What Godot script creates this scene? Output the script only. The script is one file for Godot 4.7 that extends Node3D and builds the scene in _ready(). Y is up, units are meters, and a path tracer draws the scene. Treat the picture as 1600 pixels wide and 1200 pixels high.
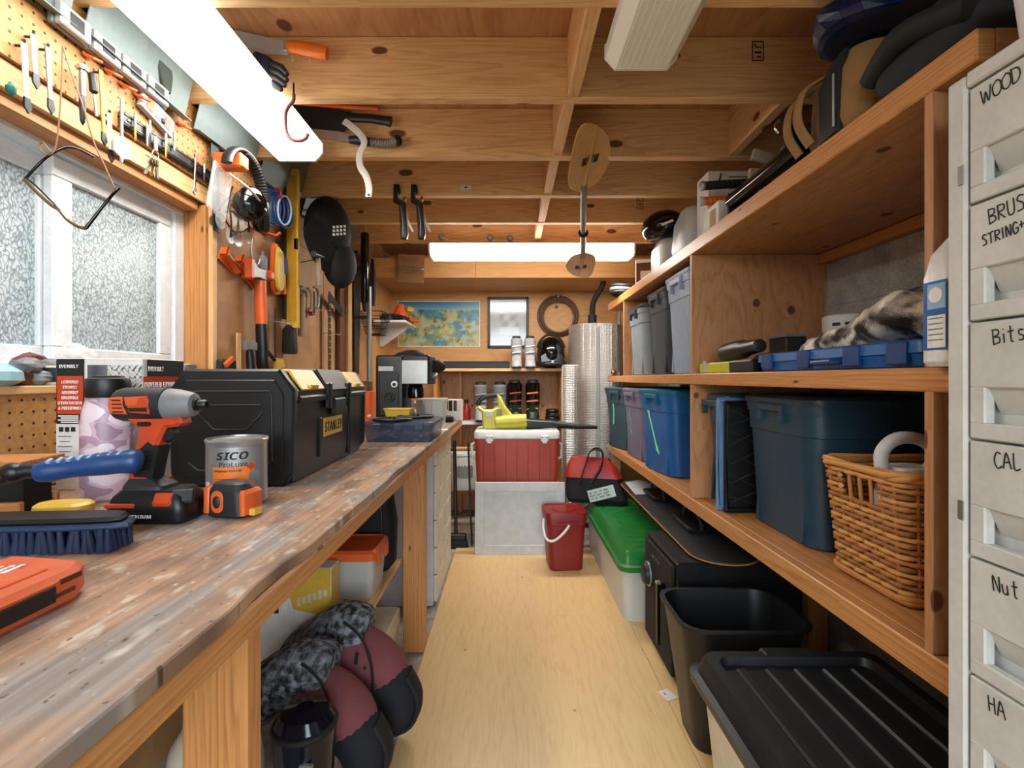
extends Node3D
# A narrow workshop: workbench and tool wall on one side, storage shelves on the other.
# Pixels of the photograph give directions only; distances come from the floor, bench, wall or shelf each thing touches.
const F := 760.0
const CX := 795.0
const CY := 592.0
const EYE := 1.15
const WX := -1.03
const BENCH := 0.91
var rng := RandomNumberGenerator.new()
var M := {}
var used := {}
var pieces := {}

func P(px: float, py: float, d: float) -> Vector3:
	return Vector3((px - CX) / F * d, EYE - (py - CY) / F * d, -d)
func PX(px: float, py: float, x: float) -> Vector3:      # where that direction meets an upright plane along the aisle
	return P(px, py, x * F / (px - CX))
func PW(px: float, py: float, off := 0.0) -> Vector3:    # where it meets the tool wall
	return PX(px, py, WX + off)
func PY(px: float, py: float, y: float) -> Vector3:      # where it meets a level plane
	return P(px, py, (EYE - y) * F / (py - CY))

class Shape:
	var v := PackedVector3Array()
	var t := PackedVector2Array()
	var s := PackedInt32Array()
	var xf := Transform3D()
	var group := 0
	var from := 0
	func place(p: Vector3, rot := Vector3.ZERO) -> Shape:
		xf = Transform3D(Basis.from_euler(rot * PI / 180.0), p)
		return self
	func tri(a: Vector3, b: Vector3, c: Vector3, ua: Vector2, ub: Vector2, uc: Vector2, g: int) -> void:
		if (b - a).cross(c - a).length_squared() < 1e-18:
			return
		v.append(xf * a); v.append(xf * b); v.append(xf * c)
		t.append(ua); t.append(ub); t.append(uc)
		s.append(g)
	func quad(a: Vector3, b: Vector3, c: Vector3, d: Vector3, ua: Vector2, ub: Vector2, uc: Vector2, ud: Vector2, g: int) -> void:
		tri(a, b, c, ua, ub, uc, g)
		tri(a, c, d, ua, uc, ud, g)
	func begin() -> void:
		from = v.size()
	func finish() -> void:      # a closed shape faces outwards
		var mid := Vector3.ZERO
		for i in range(from, v.size()):
			mid += v[i]
		mid /= maxf(1.0, v.size() - from)
		var vol := 0.0
		for i in range(from, v.size(), 3):
			vol += (v[i] - mid).dot((v[i + 1] - mid).cross(v[i + 2] - mid))
		if vol > 0.0:
			for i in range(from, v.size(), 3):
				var a := v[i + 1]; v[i + 1] = v[i + 2]; v[i + 2] = a
				var b := t[i + 1]; t[i + 1] = t[i + 2]; t[i + 2] = b
	func box(c: Vector3, size: Vector3, bevel := 0.002, off := Vector2.ZERO) -> Shape:
		begin()
		var h := size / 2.0
		var b: float = minf(bevel, minf(h.x, minf(h.y, h.z)) * 0.9)
		var g := 0
		if size.y > size.x and size.y > size.z: g = 1
		elif size.z > size.x: g = 2
		for n in 3:
			var a := (n + 1) % 3
			var k := (n + 2) % 3
			for sn in [-1.0, 1.0]:
				var q := []
				for pr in [[-1.0, -1.0], [1.0, -1.0], [1.0, 1.0], [-1.0, 1.0]]:
					var p := Vector3.ZERO
					p[n] = sn * h[n]; p[a] = pr[0] * (h[a] - b); p[k] = pr[1] * (h[k] - b)
					q.append(p)
				face(q, c, n, g, off)
			if b > 0.0:
				for s1 in [-1.0, 1.0]:
					for s2 in [-1.0, 1.0]:
						var q := []
						for e in [[0, -1.0], [1, -1.0], [1, 1.0], [0, 1.0]]:
							var p := Vector3.ZERO
							p[n] = e[1] * (h[n] - b)
							p[a] = s1 * (h[a] - (b if e[0] == 1 else 0.0)); p[k] = s2 * (h[k] - (0.0 if e[0] == 1 else b))
							q.append(p)
						face(q, c, a, g, off)
		if b > 0.0:
			for sx in [-1.0, 1.0]:
				for sy in [-1.0, 1.0]:
					for sz in [-1.0, 1.0]:
						face([Vector3(sx * h.x, sy * (h.y - b), sz * (h.z - b)), Vector3(sx * (h.x - b), sy * h.y, sz * (h.z - b)), Vector3(sx * (h.x - b), sy * (h.y - b), sz * h.z)], c, 0, g, off)
		return self
	func face(q: Array, c: Vector3, n: int, g: int, off: Vector2) -> void:
		var mid := Vector3.ZERO
		for p in q: mid += p
		var nor: Vector3 = (q[1] - q[0]).cross(q[2] - q[0])
		if nor.dot(mid) > 0.0:
			q.reverse()
		var uv := []
		var a := (n + 1) % 3
		var k := (n + 2) % 3
		for p in q:
			var w: Vector3 = p
			if a == g: uv.append(Vector2(w[a], w[k] + (w[n] if n < 3 else 0.0)) + off)
			elif k == g: uv.append(Vector2(w[k], w[a] + w[n]) + off)
			else: uv.append(Vector2(w[a] * 0.12, w[k]) + off)
		for i in range(1, q.size() - 1):
			tri(q[0] + c, q[i] + c, q[i + 1] + c, uv[0], uv[i], uv[i + 1], -1)
	func loft(rings: Array, cap0 := true, cap1 := true, crease := 35.0, flat_caps := false) -> Shape:
		begin()
		group += 1
		var n: int = rings[0].size()
		var vv := 0.0
		for r in range(rings.size() - 1):
			var A: PackedVector3Array = rings[r]
			var B: PackedVector3Array = rings[r + 1]
			if r > 0:
				var d1: Vector3 = A[0] - rings[r - 1][0]
				var d2: Vector3 = B[0] - A[0]
				if d1.length() > 1e-7 and d2.length() > 1e-7 and d1.angle_to(d2) > deg_to_rad(crease):
					group += 1
			var dv := (B[0] - A[0]).length()
			var uu := 0.0
			for i in n:
				var j := (i + 1) % n
				var du := maxf((A[j] - A[i]).length(), (B[j] - B[i]).length())
				quad(A[i], A[j], B[j], B[i], Vector2(uu, vv), Vector2(uu + du, vv), Vector2(uu + du, vv + dv), Vector2(uu, vv + dv), group)
				uu += du
			vv += dv
		if cap0: cap(rings[0], flat_caps, false)
		if cap1: cap(rings[-1], flat_caps, true)
		finish()
		return self
	func cap(r: PackedVector3Array, poly: bool, last: bool) -> void:
		var mid := Vector3.ZERO
		for p in r: mid += p
		mid /= r.size()
		if poly:
			var f2 := PackedVector2Array()
			for p in r: f2.append(Vector2(p.x, p.y))
			var ix := Geometry2D.triangulate_polygon(f2)
			var ccw := not Geometry2D.is_polygon_clockwise(f2)
			for i in range(0, ix.size(), 3):
				var a := r[ix[i]]; var b := r[ix[i + 1]]; var c := r[ix[i + 2]]
				var up := (b - a).cross(c - a).z > 0.0
				if (up == ccw) != last:
					var k := b; b = c; c = k
				tri(a, b, c, Vector2(a.x, a.y), Vector2(b.x, b.y), Vector2(c.x, c.y), -1)
			return
		for i in r.size():
			var a := r[i]; var b := r[(i + 1) % r.size()]
			if last: tri(mid, a, b, Vector2(mid.x, mid.z), Vector2(a.x, a.z), Vector2(b.x, b.z), -1)
			else: tri(mid, b, a, Vector2(mid.x, mid.z), Vector2(b.x, b.z), Vector2(a.x, a.z), -1)
	func tower(levels: Array, seg := 4, cap0 := true, cap1 := true, crease := 35.0) -> Shape:   # [y, width, depth, corner radius, x, z]
		var rings := []
		for l in levels:
			var r := PackedVector3Array()
			var ox: float = l[4] if l.size() > 4 else 0.0
			var oz: float = l[5] if l.size() > 5 else 0.0
			for p in Shape.rounded(l[1], l[2], l[3], seg):
				r.append(Vector3(p.x + ox, l[0], p.y + oz))
			rings.append(r)
		return loft(rings, cap0, cap1, crease)
	static func rounded(w: float, h: float, r: float, seg: int) -> PackedVector2Array:
		var o := PackedVector2Array()
		r = maxf(minf(r, minf(w, h) / 2.0 - 1e-5), 1e-5)
		for k in 4:
			var c := Vector2([1, -1, -1, 1][k] * (w / 2.0 - r), [1, 1, -1, -1][k] * (h / 2.0 - r))
			for i in seg + 1:
				var a := PI / 2.0 * (k + float(i) / seg)
				o.append(c + Vector2(cos(a), sin(a)) * r)
		return o
	func lathe(profile: Array, seg := 24, crease := 35.0, cap0 := true, cap1 := true) -> Shape:
		var rings := []
		for p in profile:
			var r := PackedVector3Array()
			for i in seg:
				var a := TAU * i / seg
				r.append(Vector3(cos(a) * p[0], p[1], sin(a) * p[0]))
			rings.append(r)
		return loft(rings, cap0 and profile[0][0] > 1e-5, cap1 and profile[-1][0] > 1e-5, crease)
	func tube(pts: Array, rad, seg := 8, closed := false, squash := Vector2.ONE, up0 := Vector3.ZERO) -> Shape:
		var rings := []
		var n := pts.size()
		var up := Vector3.UP
		for i in n:
			var d: Vector3
			if closed: d = pts[(i + 1) % n] - pts[(i + n - 1) % n]
			else: d = pts[mini(i + 1, n - 1)] - pts[maxi(i - 1, 0)]
			d = d.normalized()
			if i == 0:
				up = up0 if up0 != Vector3.ZERO else (Vector3.UP if absf(d.y) < 0.9 else Vector3.RIGHT)
			up = (up - d * up.dot(d)).normalized()
			var side := d.cross(up)
			var r: float = rad[i] if rad is Array else rad
			var ring := PackedVector3Array()
			for k in seg:
				var a := TAU * k / seg
				ring.append(pts[i] + side * cos(a) * r * squash.x + up * sin(a) * r * squash.y)
			rings.append(ring)
		if closed:
			rings.append(rings[0])
		return loft(rings, not closed, not closed, 70.0)
	static func inset(poly: PackedVector2Array, by: float) -> PackedVector2Array:
		var o := PackedVector2Array()
		var n := poly.size()
		var sgn := -1.0 if Geometry2D.is_polygon_clockwise(poly) else 1.0
		for i in n:
			var e1 := (poly[i] - poly[(i + n - 1) % n]).normalized()
			var e2 := (poly[(i + 1) % n] - poly[i]).normalized()
			var m := Vector2(-e1.y - e2.y, e1.x + e2.x) * sgn
			var k := m.length()
			if k < 0.2: o.append(poly[i])
			else: o.append(poly[i] + m / k * by / maxf(k / 2.0, 0.5))
		return o
	func prism(poly: Array, z0: float, z1: float, bevel := 0.0) -> Shape:
		var p2 := PackedVector2Array(poly)
		var rings := []
		var lv := [[z0, 0.0], [z1, 0.0]]
		if bevel > 0.0: lv = [[z0, bevel], [z0 + bevel, 0.0], [z1 - bevel, 0.0], [z1, bevel]]
		for l in lv:
			var q := Shape.inset(p2, l[1]) if l[1] > 0.0 else p2
			var r := PackedVector3Array()
			for p in q: r.append(Vector3(p.x, p.y, l[0]))
			rings.append(r)
		begin()
		var n := p2.size()
		var g0 := group + 1
		group += n + 2
		# edges smooth where the outline bends gently
		var gi := PackedInt32Array()
		var cur := g0
		for i in n:
			var e1 := p2[i] - p2[(i + n - 1) % n]
			var e2 := p2[(i + 1) % n] - p2[i]
			if absf(e1.angle_to(e2)) > deg_to_rad(38.0): cur += 1
			gi.append(cur)
		for r in rings.size() - 1:
			var uu := 0.0
			for i in n:
				var j := (i + 1) % n
				var du := (p2[j] - p2[i]).length()
				quad(rings[r][i], rings[r][j], rings[r + 1][j], rings[r + 1][i], Vector2(uu, rings[r][i].z), Vector2(uu + du, rings[r][j].z), Vector2(uu + du, rings[r + 1][j].z), Vector2(uu, rings[r + 1][i].z), gi[i] * 4 + r + 100000)
				uu += du
		cap(rings[0], true, false)
		cap(rings[-1], true, true)
		# winding of sides is fixed by volume; caps follow it
		finish()
		return self
	func ball(c: Vector3, r: Vector3, seg := 16, rows := 10) -> Shape:
		var rings := []
		for j in rows + 1:
			var b := PI * j / rows - PI / 2.0
			var ring := PackedVector3Array()
			for i in seg:
				var a := TAU * i / seg
				ring.append(c + Vector3(cos(a) * cos(b) * r.x, sin(b) * r.y, sin(a) * cos(b) * r.z))
			rings.append(ring)
		return loft(rings, false, false, 80.0)
	func rod(a: Vector3, b: Vector3, r: float, seg := 8) -> Shape:
		return tube([a, b], r, seg)
	func torus(c: Vector3, axis: Vector3, R: float, r: float, seg := 24, sec := 8) -> Shape:
		var u := axis.cross(Vector3.UP if absf(axis.y) < 0.9 else Vector3.RIGHT).normalized()
		var w := axis.cross(u).normalized()
		var pts := []
		for i in seg:
			var a := TAU * i / seg
			pts.append(c + (u * cos(a) + w * sin(a)) * R)
		return tube(pts, r, sec, true, Vector2.ONE, axis)
	func mesh() -> ArrayMesh:
		var st := SurfaceTool.new()
		st.begin(Mesh.PRIMITIVE_TRIANGLES)
		for i in range(0, v.size(), 3):
			st.set_smooth_group(s[i / 3])
			for k in 3:
				st.set_uv(t[i + k])
				st.add_vertex(v[i + k])
		st.generate_normals()
		return st.commit()

func S() -> Shape:
	return Shape.new()

func arc(c: Vector3, u: Vector3, w: Vector3, a0: float, a1: float, n: int) -> Array:
	var o := []
	for i in n + 1:
		var a := deg_to_rad(a0 + (a1 - a0) * i / n)
		o.append(c + u * cos(a) + w * sin(a))
	return o

func spline(pts: Array, per := 5) -> Array:
	var o := []
	for i in pts.size() - 1:
		var p0 = pts[maxi(i - 1, 0)]; var p3 = pts[mini(i + 2, pts.size() - 1)]
		for k in per:
			o.append(pts[i].cubic_interpolate(pts[i + 1], p0, p3, float(k) / per))
	o.append(pts[-1])
	return o

func spline2(pts: Array, per := 4) -> Array:      # a closed smooth outline
	var o := []
	var n := pts.size()
	for i in n:
		for k in per:
			o.append(pts[i].cubic_interpolate(pts[(i + 1) % n], pts[(i + n - 1) % n], pts[(i + 2) % n], float(k) / per))
	return o

func numbered(n: String) -> String:
	if not used.has(n):
		used[n] = 0
		return n
	used[n] += 1
	return "%s_%03d" % [n, used[n]]

func thing(called: String, label: String, category: String, at := Vector3.ZERO, turn := 0.0, group := "", tilt := Vector2.ZERO) -> Node3D:
	var o := Node3D.new()
	o.name = numbered(called)
	add_child(o)
	o.position = at
	o.basis = Basis.from_euler(Vector3(deg_to_rad(tilt.x), deg_to_rad(turn), deg_to_rad(tilt.y)))
	o.set_meta("label", label)
	o.set_meta("category", category)
	if group: o.set_meta("group", group)
	return o

func part(parent: Node, called: String, sh: Shape, m: Material, label := "") -> MeshInstance3D:
	var o := MeshInstance3D.new()
	o.name = called
	o.mesh = sh.mesh()
	o.material_override = m
	parent.add_child(o, true)
	if label: o.set_meta("label", label)
	return o

func one(called: String, sh: Shape, m: Material, label: String, category: String, at := Vector3.ZERO, turn := 0.0, group := "", tilt := Vector2.ZERO) -> MeshInstance3D:
	var o := MeshInstance3D.new()
	o.name = numbered(called)
	o.mesh = sh.mesh()
	o.material_override = m
	add_child(o)
	o.position = at
	o.basis = Basis.from_euler(Vector3(deg_to_rad(tilt.x), deg_to_rad(turn), deg_to_rad(tilt.y)))
	o.set_meta("label", label)
	o.set_meta("category", category)
	if group: o.set_meta("group", group)
	return o

func struct(called: String, sh: Shape, m: Material, label: String, category := "") -> MeshInstance3D:
	var o := one(called, sh, m, label, category if category else called.split("_")[0])
	o.set_meta("kind", "structure")
	return o

func words(parent: Node, text: String, height: float, at: Vector3, rot: Vector3, m: Material, stretch := 1.0, bend := 0.0, bold := true, italic := false, serif := false) -> MeshInstance3D:
	var f := SystemFont.new()
	f.font_names = PackedStringArray(["Droid Serif" if serif else "Droid Sans"])
	f.font_weight = 700 if bold else 400
	f.font_italic = italic
	var tm := TextMesh.new()
	tm.font = f
	tm.text = text
	tm.font_size = 24
	tm.pixel_size = height / 17.5
	tm.depth = 0.0006
	tm.curve_step = 2.0
	var o := MeshInstance3D.new()
	o.name = "lettering"
	o.material_override = m
	var arr := tm.get_mesh_arrays()
	var vs: PackedVector3Array = arr[Mesh.ARRAY_VERTEX]
	for i in vs.size():
		var p := vs[i]
		p.x *= stretch
		if bend > 0.0: p.x += at.x
		if italic: p.x += p.y * 0.22
		if bend > 0.0:
			var a := p.x / bend
			p = Vector3(sin(a) * (bend + p.z), p.y, cos(a) * (bend + p.z) - bend)
		vs[i] = p
	var am := ArrayMesh.new()
	var out := []
	out.resize(Mesh.ARRAY_MAX)
	out[Mesh.ARRAY_VERTEX] = vs
	out[Mesh.ARRAY_INDEX] = arr[Mesh.ARRAY_INDEX]
	var st := SurfaceTool.new()
	am.add_surface_from_arrays(Mesh.PRIMITIVE_TRIANGLES, out)
	st.create_from(am, 0)
	st.deindex()
	st.generate_normals()
	o.mesh = st.commit()
	parent.add_child(o, true)
	o.position = at if bend <= 0.0 else Vector3(0, at.y, at.z)
	o.basis = Basis.from_euler(rot * PI / 180.0)
	return o

# handwriting: marker strokes on a 1-high grid
const HAND := {
	"W": [[0, 1, .2, 0, .42, .75, .65, 0, .9, 1]], "O": [[.5, 1, .1, .7, .15, .15, .5, 0, .8, .3, .75, .8, .45, 1]], "D": [[.1, 1, .12, 0], [.0, 1, .6, .85, .75, .4, .5, .05, .1, 0]],
	"B": [[.1, 1, .1, 0], [.05, .95, .55, .9, .55, .6, .15, .5, .6, .4, .6, .1, .05, 0]], "R": [[.1, 1, .1, 0], [.05, .95, .6, .9, .55, .55, .15, .5, .65, 0]], "U": [[.1, 1, .12, .2, .35, 0, .6, .2, .62, 1]],
	"S": [[.6, .9, .3, 1, .1, .75, .5, .45, .5, .1, .05, .05]], "T": [[0, .95, .7, 1], [.35, 1, .32, 0]], "I": [[.2, 1, .2, 0]], "N": [[.1, 0, .12, 1, .6, 0, .65, 1]], "G": [[.65, .85, .3, 1, .1, .5, .3, 0, .65, .15, .65, .45, .4, .45]],
	"i": [[.2, .6, .2, 0], [.2, .85, .22, .9]], "t": [[.3, 1, .28, .1, .45, 0], [.05, .65, .55, .68]], "s": [[.5, .6, .2, .65, .15, .4, .45, .25, .4, .02, .08, .02]], "C": [[.7, .9, .35, 1, .08, .5, .3, 0, .7, .15]],
	"A": [[0, 0, .35, 1, .65, 0], [.15, .4, .55, .42]], "L": [[.15, 1, .12, 0, .6, .05]], "u": [[.08, .6, .12, .1, .35, .02, .5, .2, .5, .6, .52, 0]], "H": [[.1, 1, .08, 0], [.6, 1, .58, 0], [.08, .5, .6, .55]], "a": [[.5, .55, .2, .6, .08, .25, .3, 0, .5, .3, .52, .6, .55, 0]], "+": [[.3, .9, .3, .3], [.05, .6, .6, .62]], "r": [[.1, .6, .1, 0], [.1, .4, .3, .6, .5, .55]], "e": [[.1, .3, .5, .35, .45, .6, .15, .55, .1, .15, .3, 0, .5, .1]], "n": [[.08, .6, .08, 0], [.08, .4, .3, .6, .5, .45, .5, 0]],
	"o": [[.3, .6, .08, .4, .15, .05, .4, .0, .5, .35, .3, .6]], "d": [[.5, .5, .2, .55, .1, .2, .3, 0, .5, .2], [.52, 1, .52, 0]], "l": [[.2, 1, .2, 0]], "p": [[.1, .55, .1, -.35], [.1, .45, .4, .6, .5, .3, .3, .02, .1, .1]],
}
func handwriting(parent: Node, text: String, height: float, at: Vector3, rot: Vector3, m: Material, r := 0.0011, wide := 0.85) -> void:
	var sh := S()
	sh.xf = Transform3D(Basis.from_euler(rot * PI / 180.0), at)
	var x := 0.0
	for ch in text:
		if HAND.has(ch):
			for st in HAND[ch]:
				var pts := []
				for i in range(0, st.size(), 2):
					pts.append(Vector3((x + st[i]) * height * wide, st[i + 1] * height, 0.0))
				if pts.size() > 2: pts = spline(pts, 4)
				sh.tube(pts, r, 5, false, Vector2(1.0, 0.35), Vector3(0, 0, 1))
		x += 0.5 if ch in " iIl" else 0.95 if ch == "W" else 0.8
	part(parent, "handwriting", sh, m)

func squiggle(parent: Node, w: float, h: float, rows: int, at: Vector3, rot: Vector3, m: Material, r := 0.0012) -> void:   # writing too small to read
	var g := RandomNumberGenerator.new()
	g.seed = rows * 31 + int(w * 1000.0)
	var sh := S()
	sh.xf = Transform3D(Basis.from_euler(rot * PI / 180.0), at)
	for k in rows:
		var y := h * (0.5 - (k + 0.5) / rows)
		var x := -w / 2.0
		var end := w / 2.0 * g.randf_range(0.6, 1.0)
		while x < end:
			var pts := []
			var step := h / rows * 0.22
			for j in g.randi_range(5, 9):
				pts.append(Vector3(x, y + (0.5 if j % 2 == 0 else -0.5) * h / rows * g.randf_range(0.3, 0.75), 0.0))
				x += step
				if x > end: break
			if pts.size() > 2: sh.tube(spline(pts, 3), r, 4, false, Vector2(1.0, 0.35), Vector3(0, 0, 1))
			x += step * 2.0
	part(parent, "handwriting", sh, m)

# ---------- textures: grain, weave, print ----------
func noise_bytes(sd: int, w: int, h: int, cell_x: float, cell_y: float, oct := 3) -> PackedByteArray:   # noise with features of cell_x by cell_y pixels
	var n := FastNoiseLite.new()
	n.seed = sd
	n.noise_type = FastNoiseLite.TYPE_SIMPLEX_SMOOTH
	n.frequency = 0.125
	n.fractal_octaves = oct
	var sw := clampi(int(w * 8.0 / cell_x), 8, w)
	var sh := clampi(int(h * 8.0 / cell_y), 8, h)
	var im := n.get_image(sw, sh, false, false, true)
	im.convert(Image.FORMAT_L8)
	im.resize(w, h, Image.INTERPOLATE_CUBIC)
	return im.get_data()

func tex(w: int, h: int, data: PackedByteArray) -> ImageTexture:
	return ImageTexture.create_from_image(Image.create_from_data(w, h, false, Image.FORMAT_RGB8, data))

func wood(sd: int, w: int, h: int, light: Color, dark: Color, rings: float, warp: float, contrast: float, knots: Array, knot_color := Color(0.28, 0.15, 0.07)) -> ImageTexture:
	var low := noise_bytes(sd, w, h, w * 0.8, h * 0.35, 2)
	var mid := noise_bytes(sd + 1, w, h, w * 0.12, h * 0.05, 2)
	var fine := noise_bytes(sd + 2, w, h, w * 0.08, 2.5, 2)
	var out := PackedByteArray()
	out.resize(w * h * 3)
	for y in h:
		var fv := float(y) / h
		for x in w:
			var i := y * w + x
			var f := fv * rings + warp * low[i] / 255.0 + 0.35 * mid[i] / 255.0
			var kd := 0.0
			for k in knots:
				var dx: float = (x - k[0] * w) / (k[2] * 1.5)
				var dy: float = (y - k[1] * h) / k[2]
				if absf(dx) < 5.0 and absf(dy) < 3.0:
					var q := dx * dx + dy * dy
					f += 1.1 * exp(-q * 0.35) * (1.0 if dy > 0.0 else -1.0)
					if q < 1.3: kd = maxf(kd, minf(1.0, (1.3 - q) * 1.6))
			var r := f - floorf(f)
			var ring := r * r if r < 0.9 else (1.0 - r) * 8.1
			var m := clampf(contrast * ring + (fine[i] / 255.0 - 0.5) * 0.45 + (mid[i] / 255.0 - 0.5) * 0.25, 0.0, 1.0)
			var c := light.lerp(dark, m)
			if kd > 0.0: c = c.lerp(knot_color, kd * 0.8)
			out[i * 3] = int(c.r * 255.0); out[i * 3 + 1] = int(c.g * 255.0); out[i * 3 + 2] = int(c.b * 255.0)
	return tex(w, h, out)

func mottle(sd: int, size: int, a: Color, b: Color, cell: float, gain := 1.0, speck := 0.3) -> ImageTexture:
	var n1 := noise_bytes(sd, size, size, cell, cell, 3)
	var n2 := noise_bytes(sd + 5, size, size, 6.0, 6.0, 1)
	var out := PackedByteArray()
	out.resize(size * size * 3)
	for i in size * size:
		var m := clampf(0.5 + (n1[i] / 255.0 - 0.5) * gain + (n2[i] / 255.0 - 0.5) * speck, 0.0, 1.0)
		var c := a.lerp(b, m)
		out[i * 3] = int(c.r * 255.0); out[i * 3 + 1] = int(c.g * 255.0); out[i * 3 + 2] = int(c.b * 255.0)
	return tex(size, size, out)

func bench_tex() -> ImageTexture:      # worn boards: bare orange wood, grey grime, white paint smears and drips
	var w := 2048
	var h := 640
	var patch := noise_bytes(71, w, h, 110.0, 60.0, 4)
	var grey := noise_bytes(72, w, h, 150.0, 70.0, 4)
	var pale := noise_bytes(73, w, h, 46.0, 22.0, 3)
	var grain := noise_bytes(74, w, h, 300.0, 3.0, 2)
	var speck := noise_bytes(75, w, h, 13.0, 7.0, 2)
	var out := PackedByteArray()
	out.resize(w * h * 3)
	var bare := Color(0.65, 0.51, 0.40)
	var brown := Color(0.45, 0.34, 0.28)
	var ash := Color(0.56, 0.54, 0.53)
	var white := Color(0.80, 0.78, 0.74)
	for i in w * h:
		var c := bare.lerp(brown, clampf((patch[i] / 255.0 - 0.45) * 2.4, 0.0, 0.85))
		c = c.lerp(ash, clampf((grey[i] / 255.0 - 0.45) * 3.0, 0.0, 0.8))
		c = c.lerp(white, clampf((pale[i] / 255.0 - 0.70) * 4.0, 0.0, 0.6))
		if speck[i] > 208: c = c.lerp(white, clampf((speck[i] - 208) / 22.0, 0.0, 0.8))
		if speck[i] < 34: c = c.lerp(Color(0.12, 0.09, 0.08), 0.6)
		var g := 0.82 + 0.32 * grain[i] / 255.0
		out[i * 3] = clampi(int(c.r * g * 255.0), 0, 255); out[i * 3 + 1] = clampi(int(c.g * g * 255.0), 0, 255); out[i * 3 + 2] = clampi(int(c.b * g * 255.0), 0, 255)
	return tex(w, h, out)

func peg_tex() -> ImageTexture:        # four holes a side, 25 mm apart
	var n := 512
	var m := noise_bytes(81, n, n, 90.0, 90.0, 4)
	var fb := noise_bytes(82, n, n, 7.0, 7.0, 2)
	var out := PackedByteArray()
	out.resize(n * n * 3)
	for y in n:
		for x in n:
			var i := y * n + x
			var c := Color(0.73, 0.54, 0.32).lerp(Color(0.60, 0.41, 0.22), clampf(m[i] / 255.0 * 0.8 + (fb[i] / 255.0 - 0.5) * 0.5, 0.0, 1.0))
			var dx := (x % 128) - 64
			var dy := (y % 128) - 64
			var q := dx * dx + dy * dy
			if q < 190: c = Color(0.13, 0.08, 0.04)
			elif q < 270: c = c * 0.75
			out[i * 3] = int(c.r * 255.0); out[i * 3 + 1] = int(c.g * 255.0); out[i * 3 + 2] = int(c.b * 255.0)
	return tex(n, n, out)

func pattern_glass() -> ImageTexture:  # obscure glass: wandering ridges
	var n := 512
	var a := noise_bytes(91, n, n, 34.0, 52.0, 2)
	var b := noise_bytes(92, n, n, 22.0, 40.0, 1)
	var im := Image.create(n, n, false, Image.FORMAT_RGBA8)
	for y in n:
		for x in n:
			var i := y * n + x
			var r := absf(a[i] / 255.0 - 0.5) * 2.0
			var k := clampf(r * 3.2, 0.0, 1.0)
			var e := clampf(1.5 - absf(b[i] / 255.0 - 0.5) * 11.0, 0.0, 1.0)
			var c := Color(0.52, 0.58, 0.61).lerp(Color(0.74, 0.79, 0.81), k).lerp(Color(0.30, 0.35, 0.37), e * 0.6)
			im.set_pixel(x, y, Color(c.r, c.g, c.b, 0.90 + 0.08 * e))
	return ImageTexture.create_from_image(im)

func print_tex(w: int, h: int, f: Callable) -> ImageTexture:
	var im := Image.create(w, h, false, Image.FORMAT_RGB8)
	for y in h:
		for x in w:
			im.set_pixel(x, y, f.call(float(x) / w, float(y) / h))
	return ImageTexture.create_from_image(im)

func mat(called: String, c: Color, rough := 0.6, metal := 0.0, t: Texture2D = null, sc := 0.0) -> StandardMaterial3D:
	if M.has(called): return M[called]
	var m := StandardMaterial3D.new()
	m.resource_name = called
	m.albedo_color = c
	m.roughness = rough
	m.metallic = metal
	if t:
		m.albedo_texture = t
		if sc > 0.0:
			m.uv1_triplanar = true
			m.uv1_scale = Vector3(sc, sc, sc)
	M[called] = m
	return m

func worn(called: String, c: Color, rough := 0.5, metal := 0.0, sc := 3.0) -> StandardMaterial3D:   # a colour with faint scuffs and blotches
	return mat(called, c, rough, metal, M.scuff_tex, sc)

func wood_mat(called: String, t: Texture2D, len_m: float, wid_m: float, rough := 0.55, tint := Color.WHITE) -> StandardMaterial3D:
	var m := mat(called, tint, rough, 0.0, t)
	m.uv1_scale = Vector3(1.0 / len_m, 1.0 / wid_m, 1.0)
	return m

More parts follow.
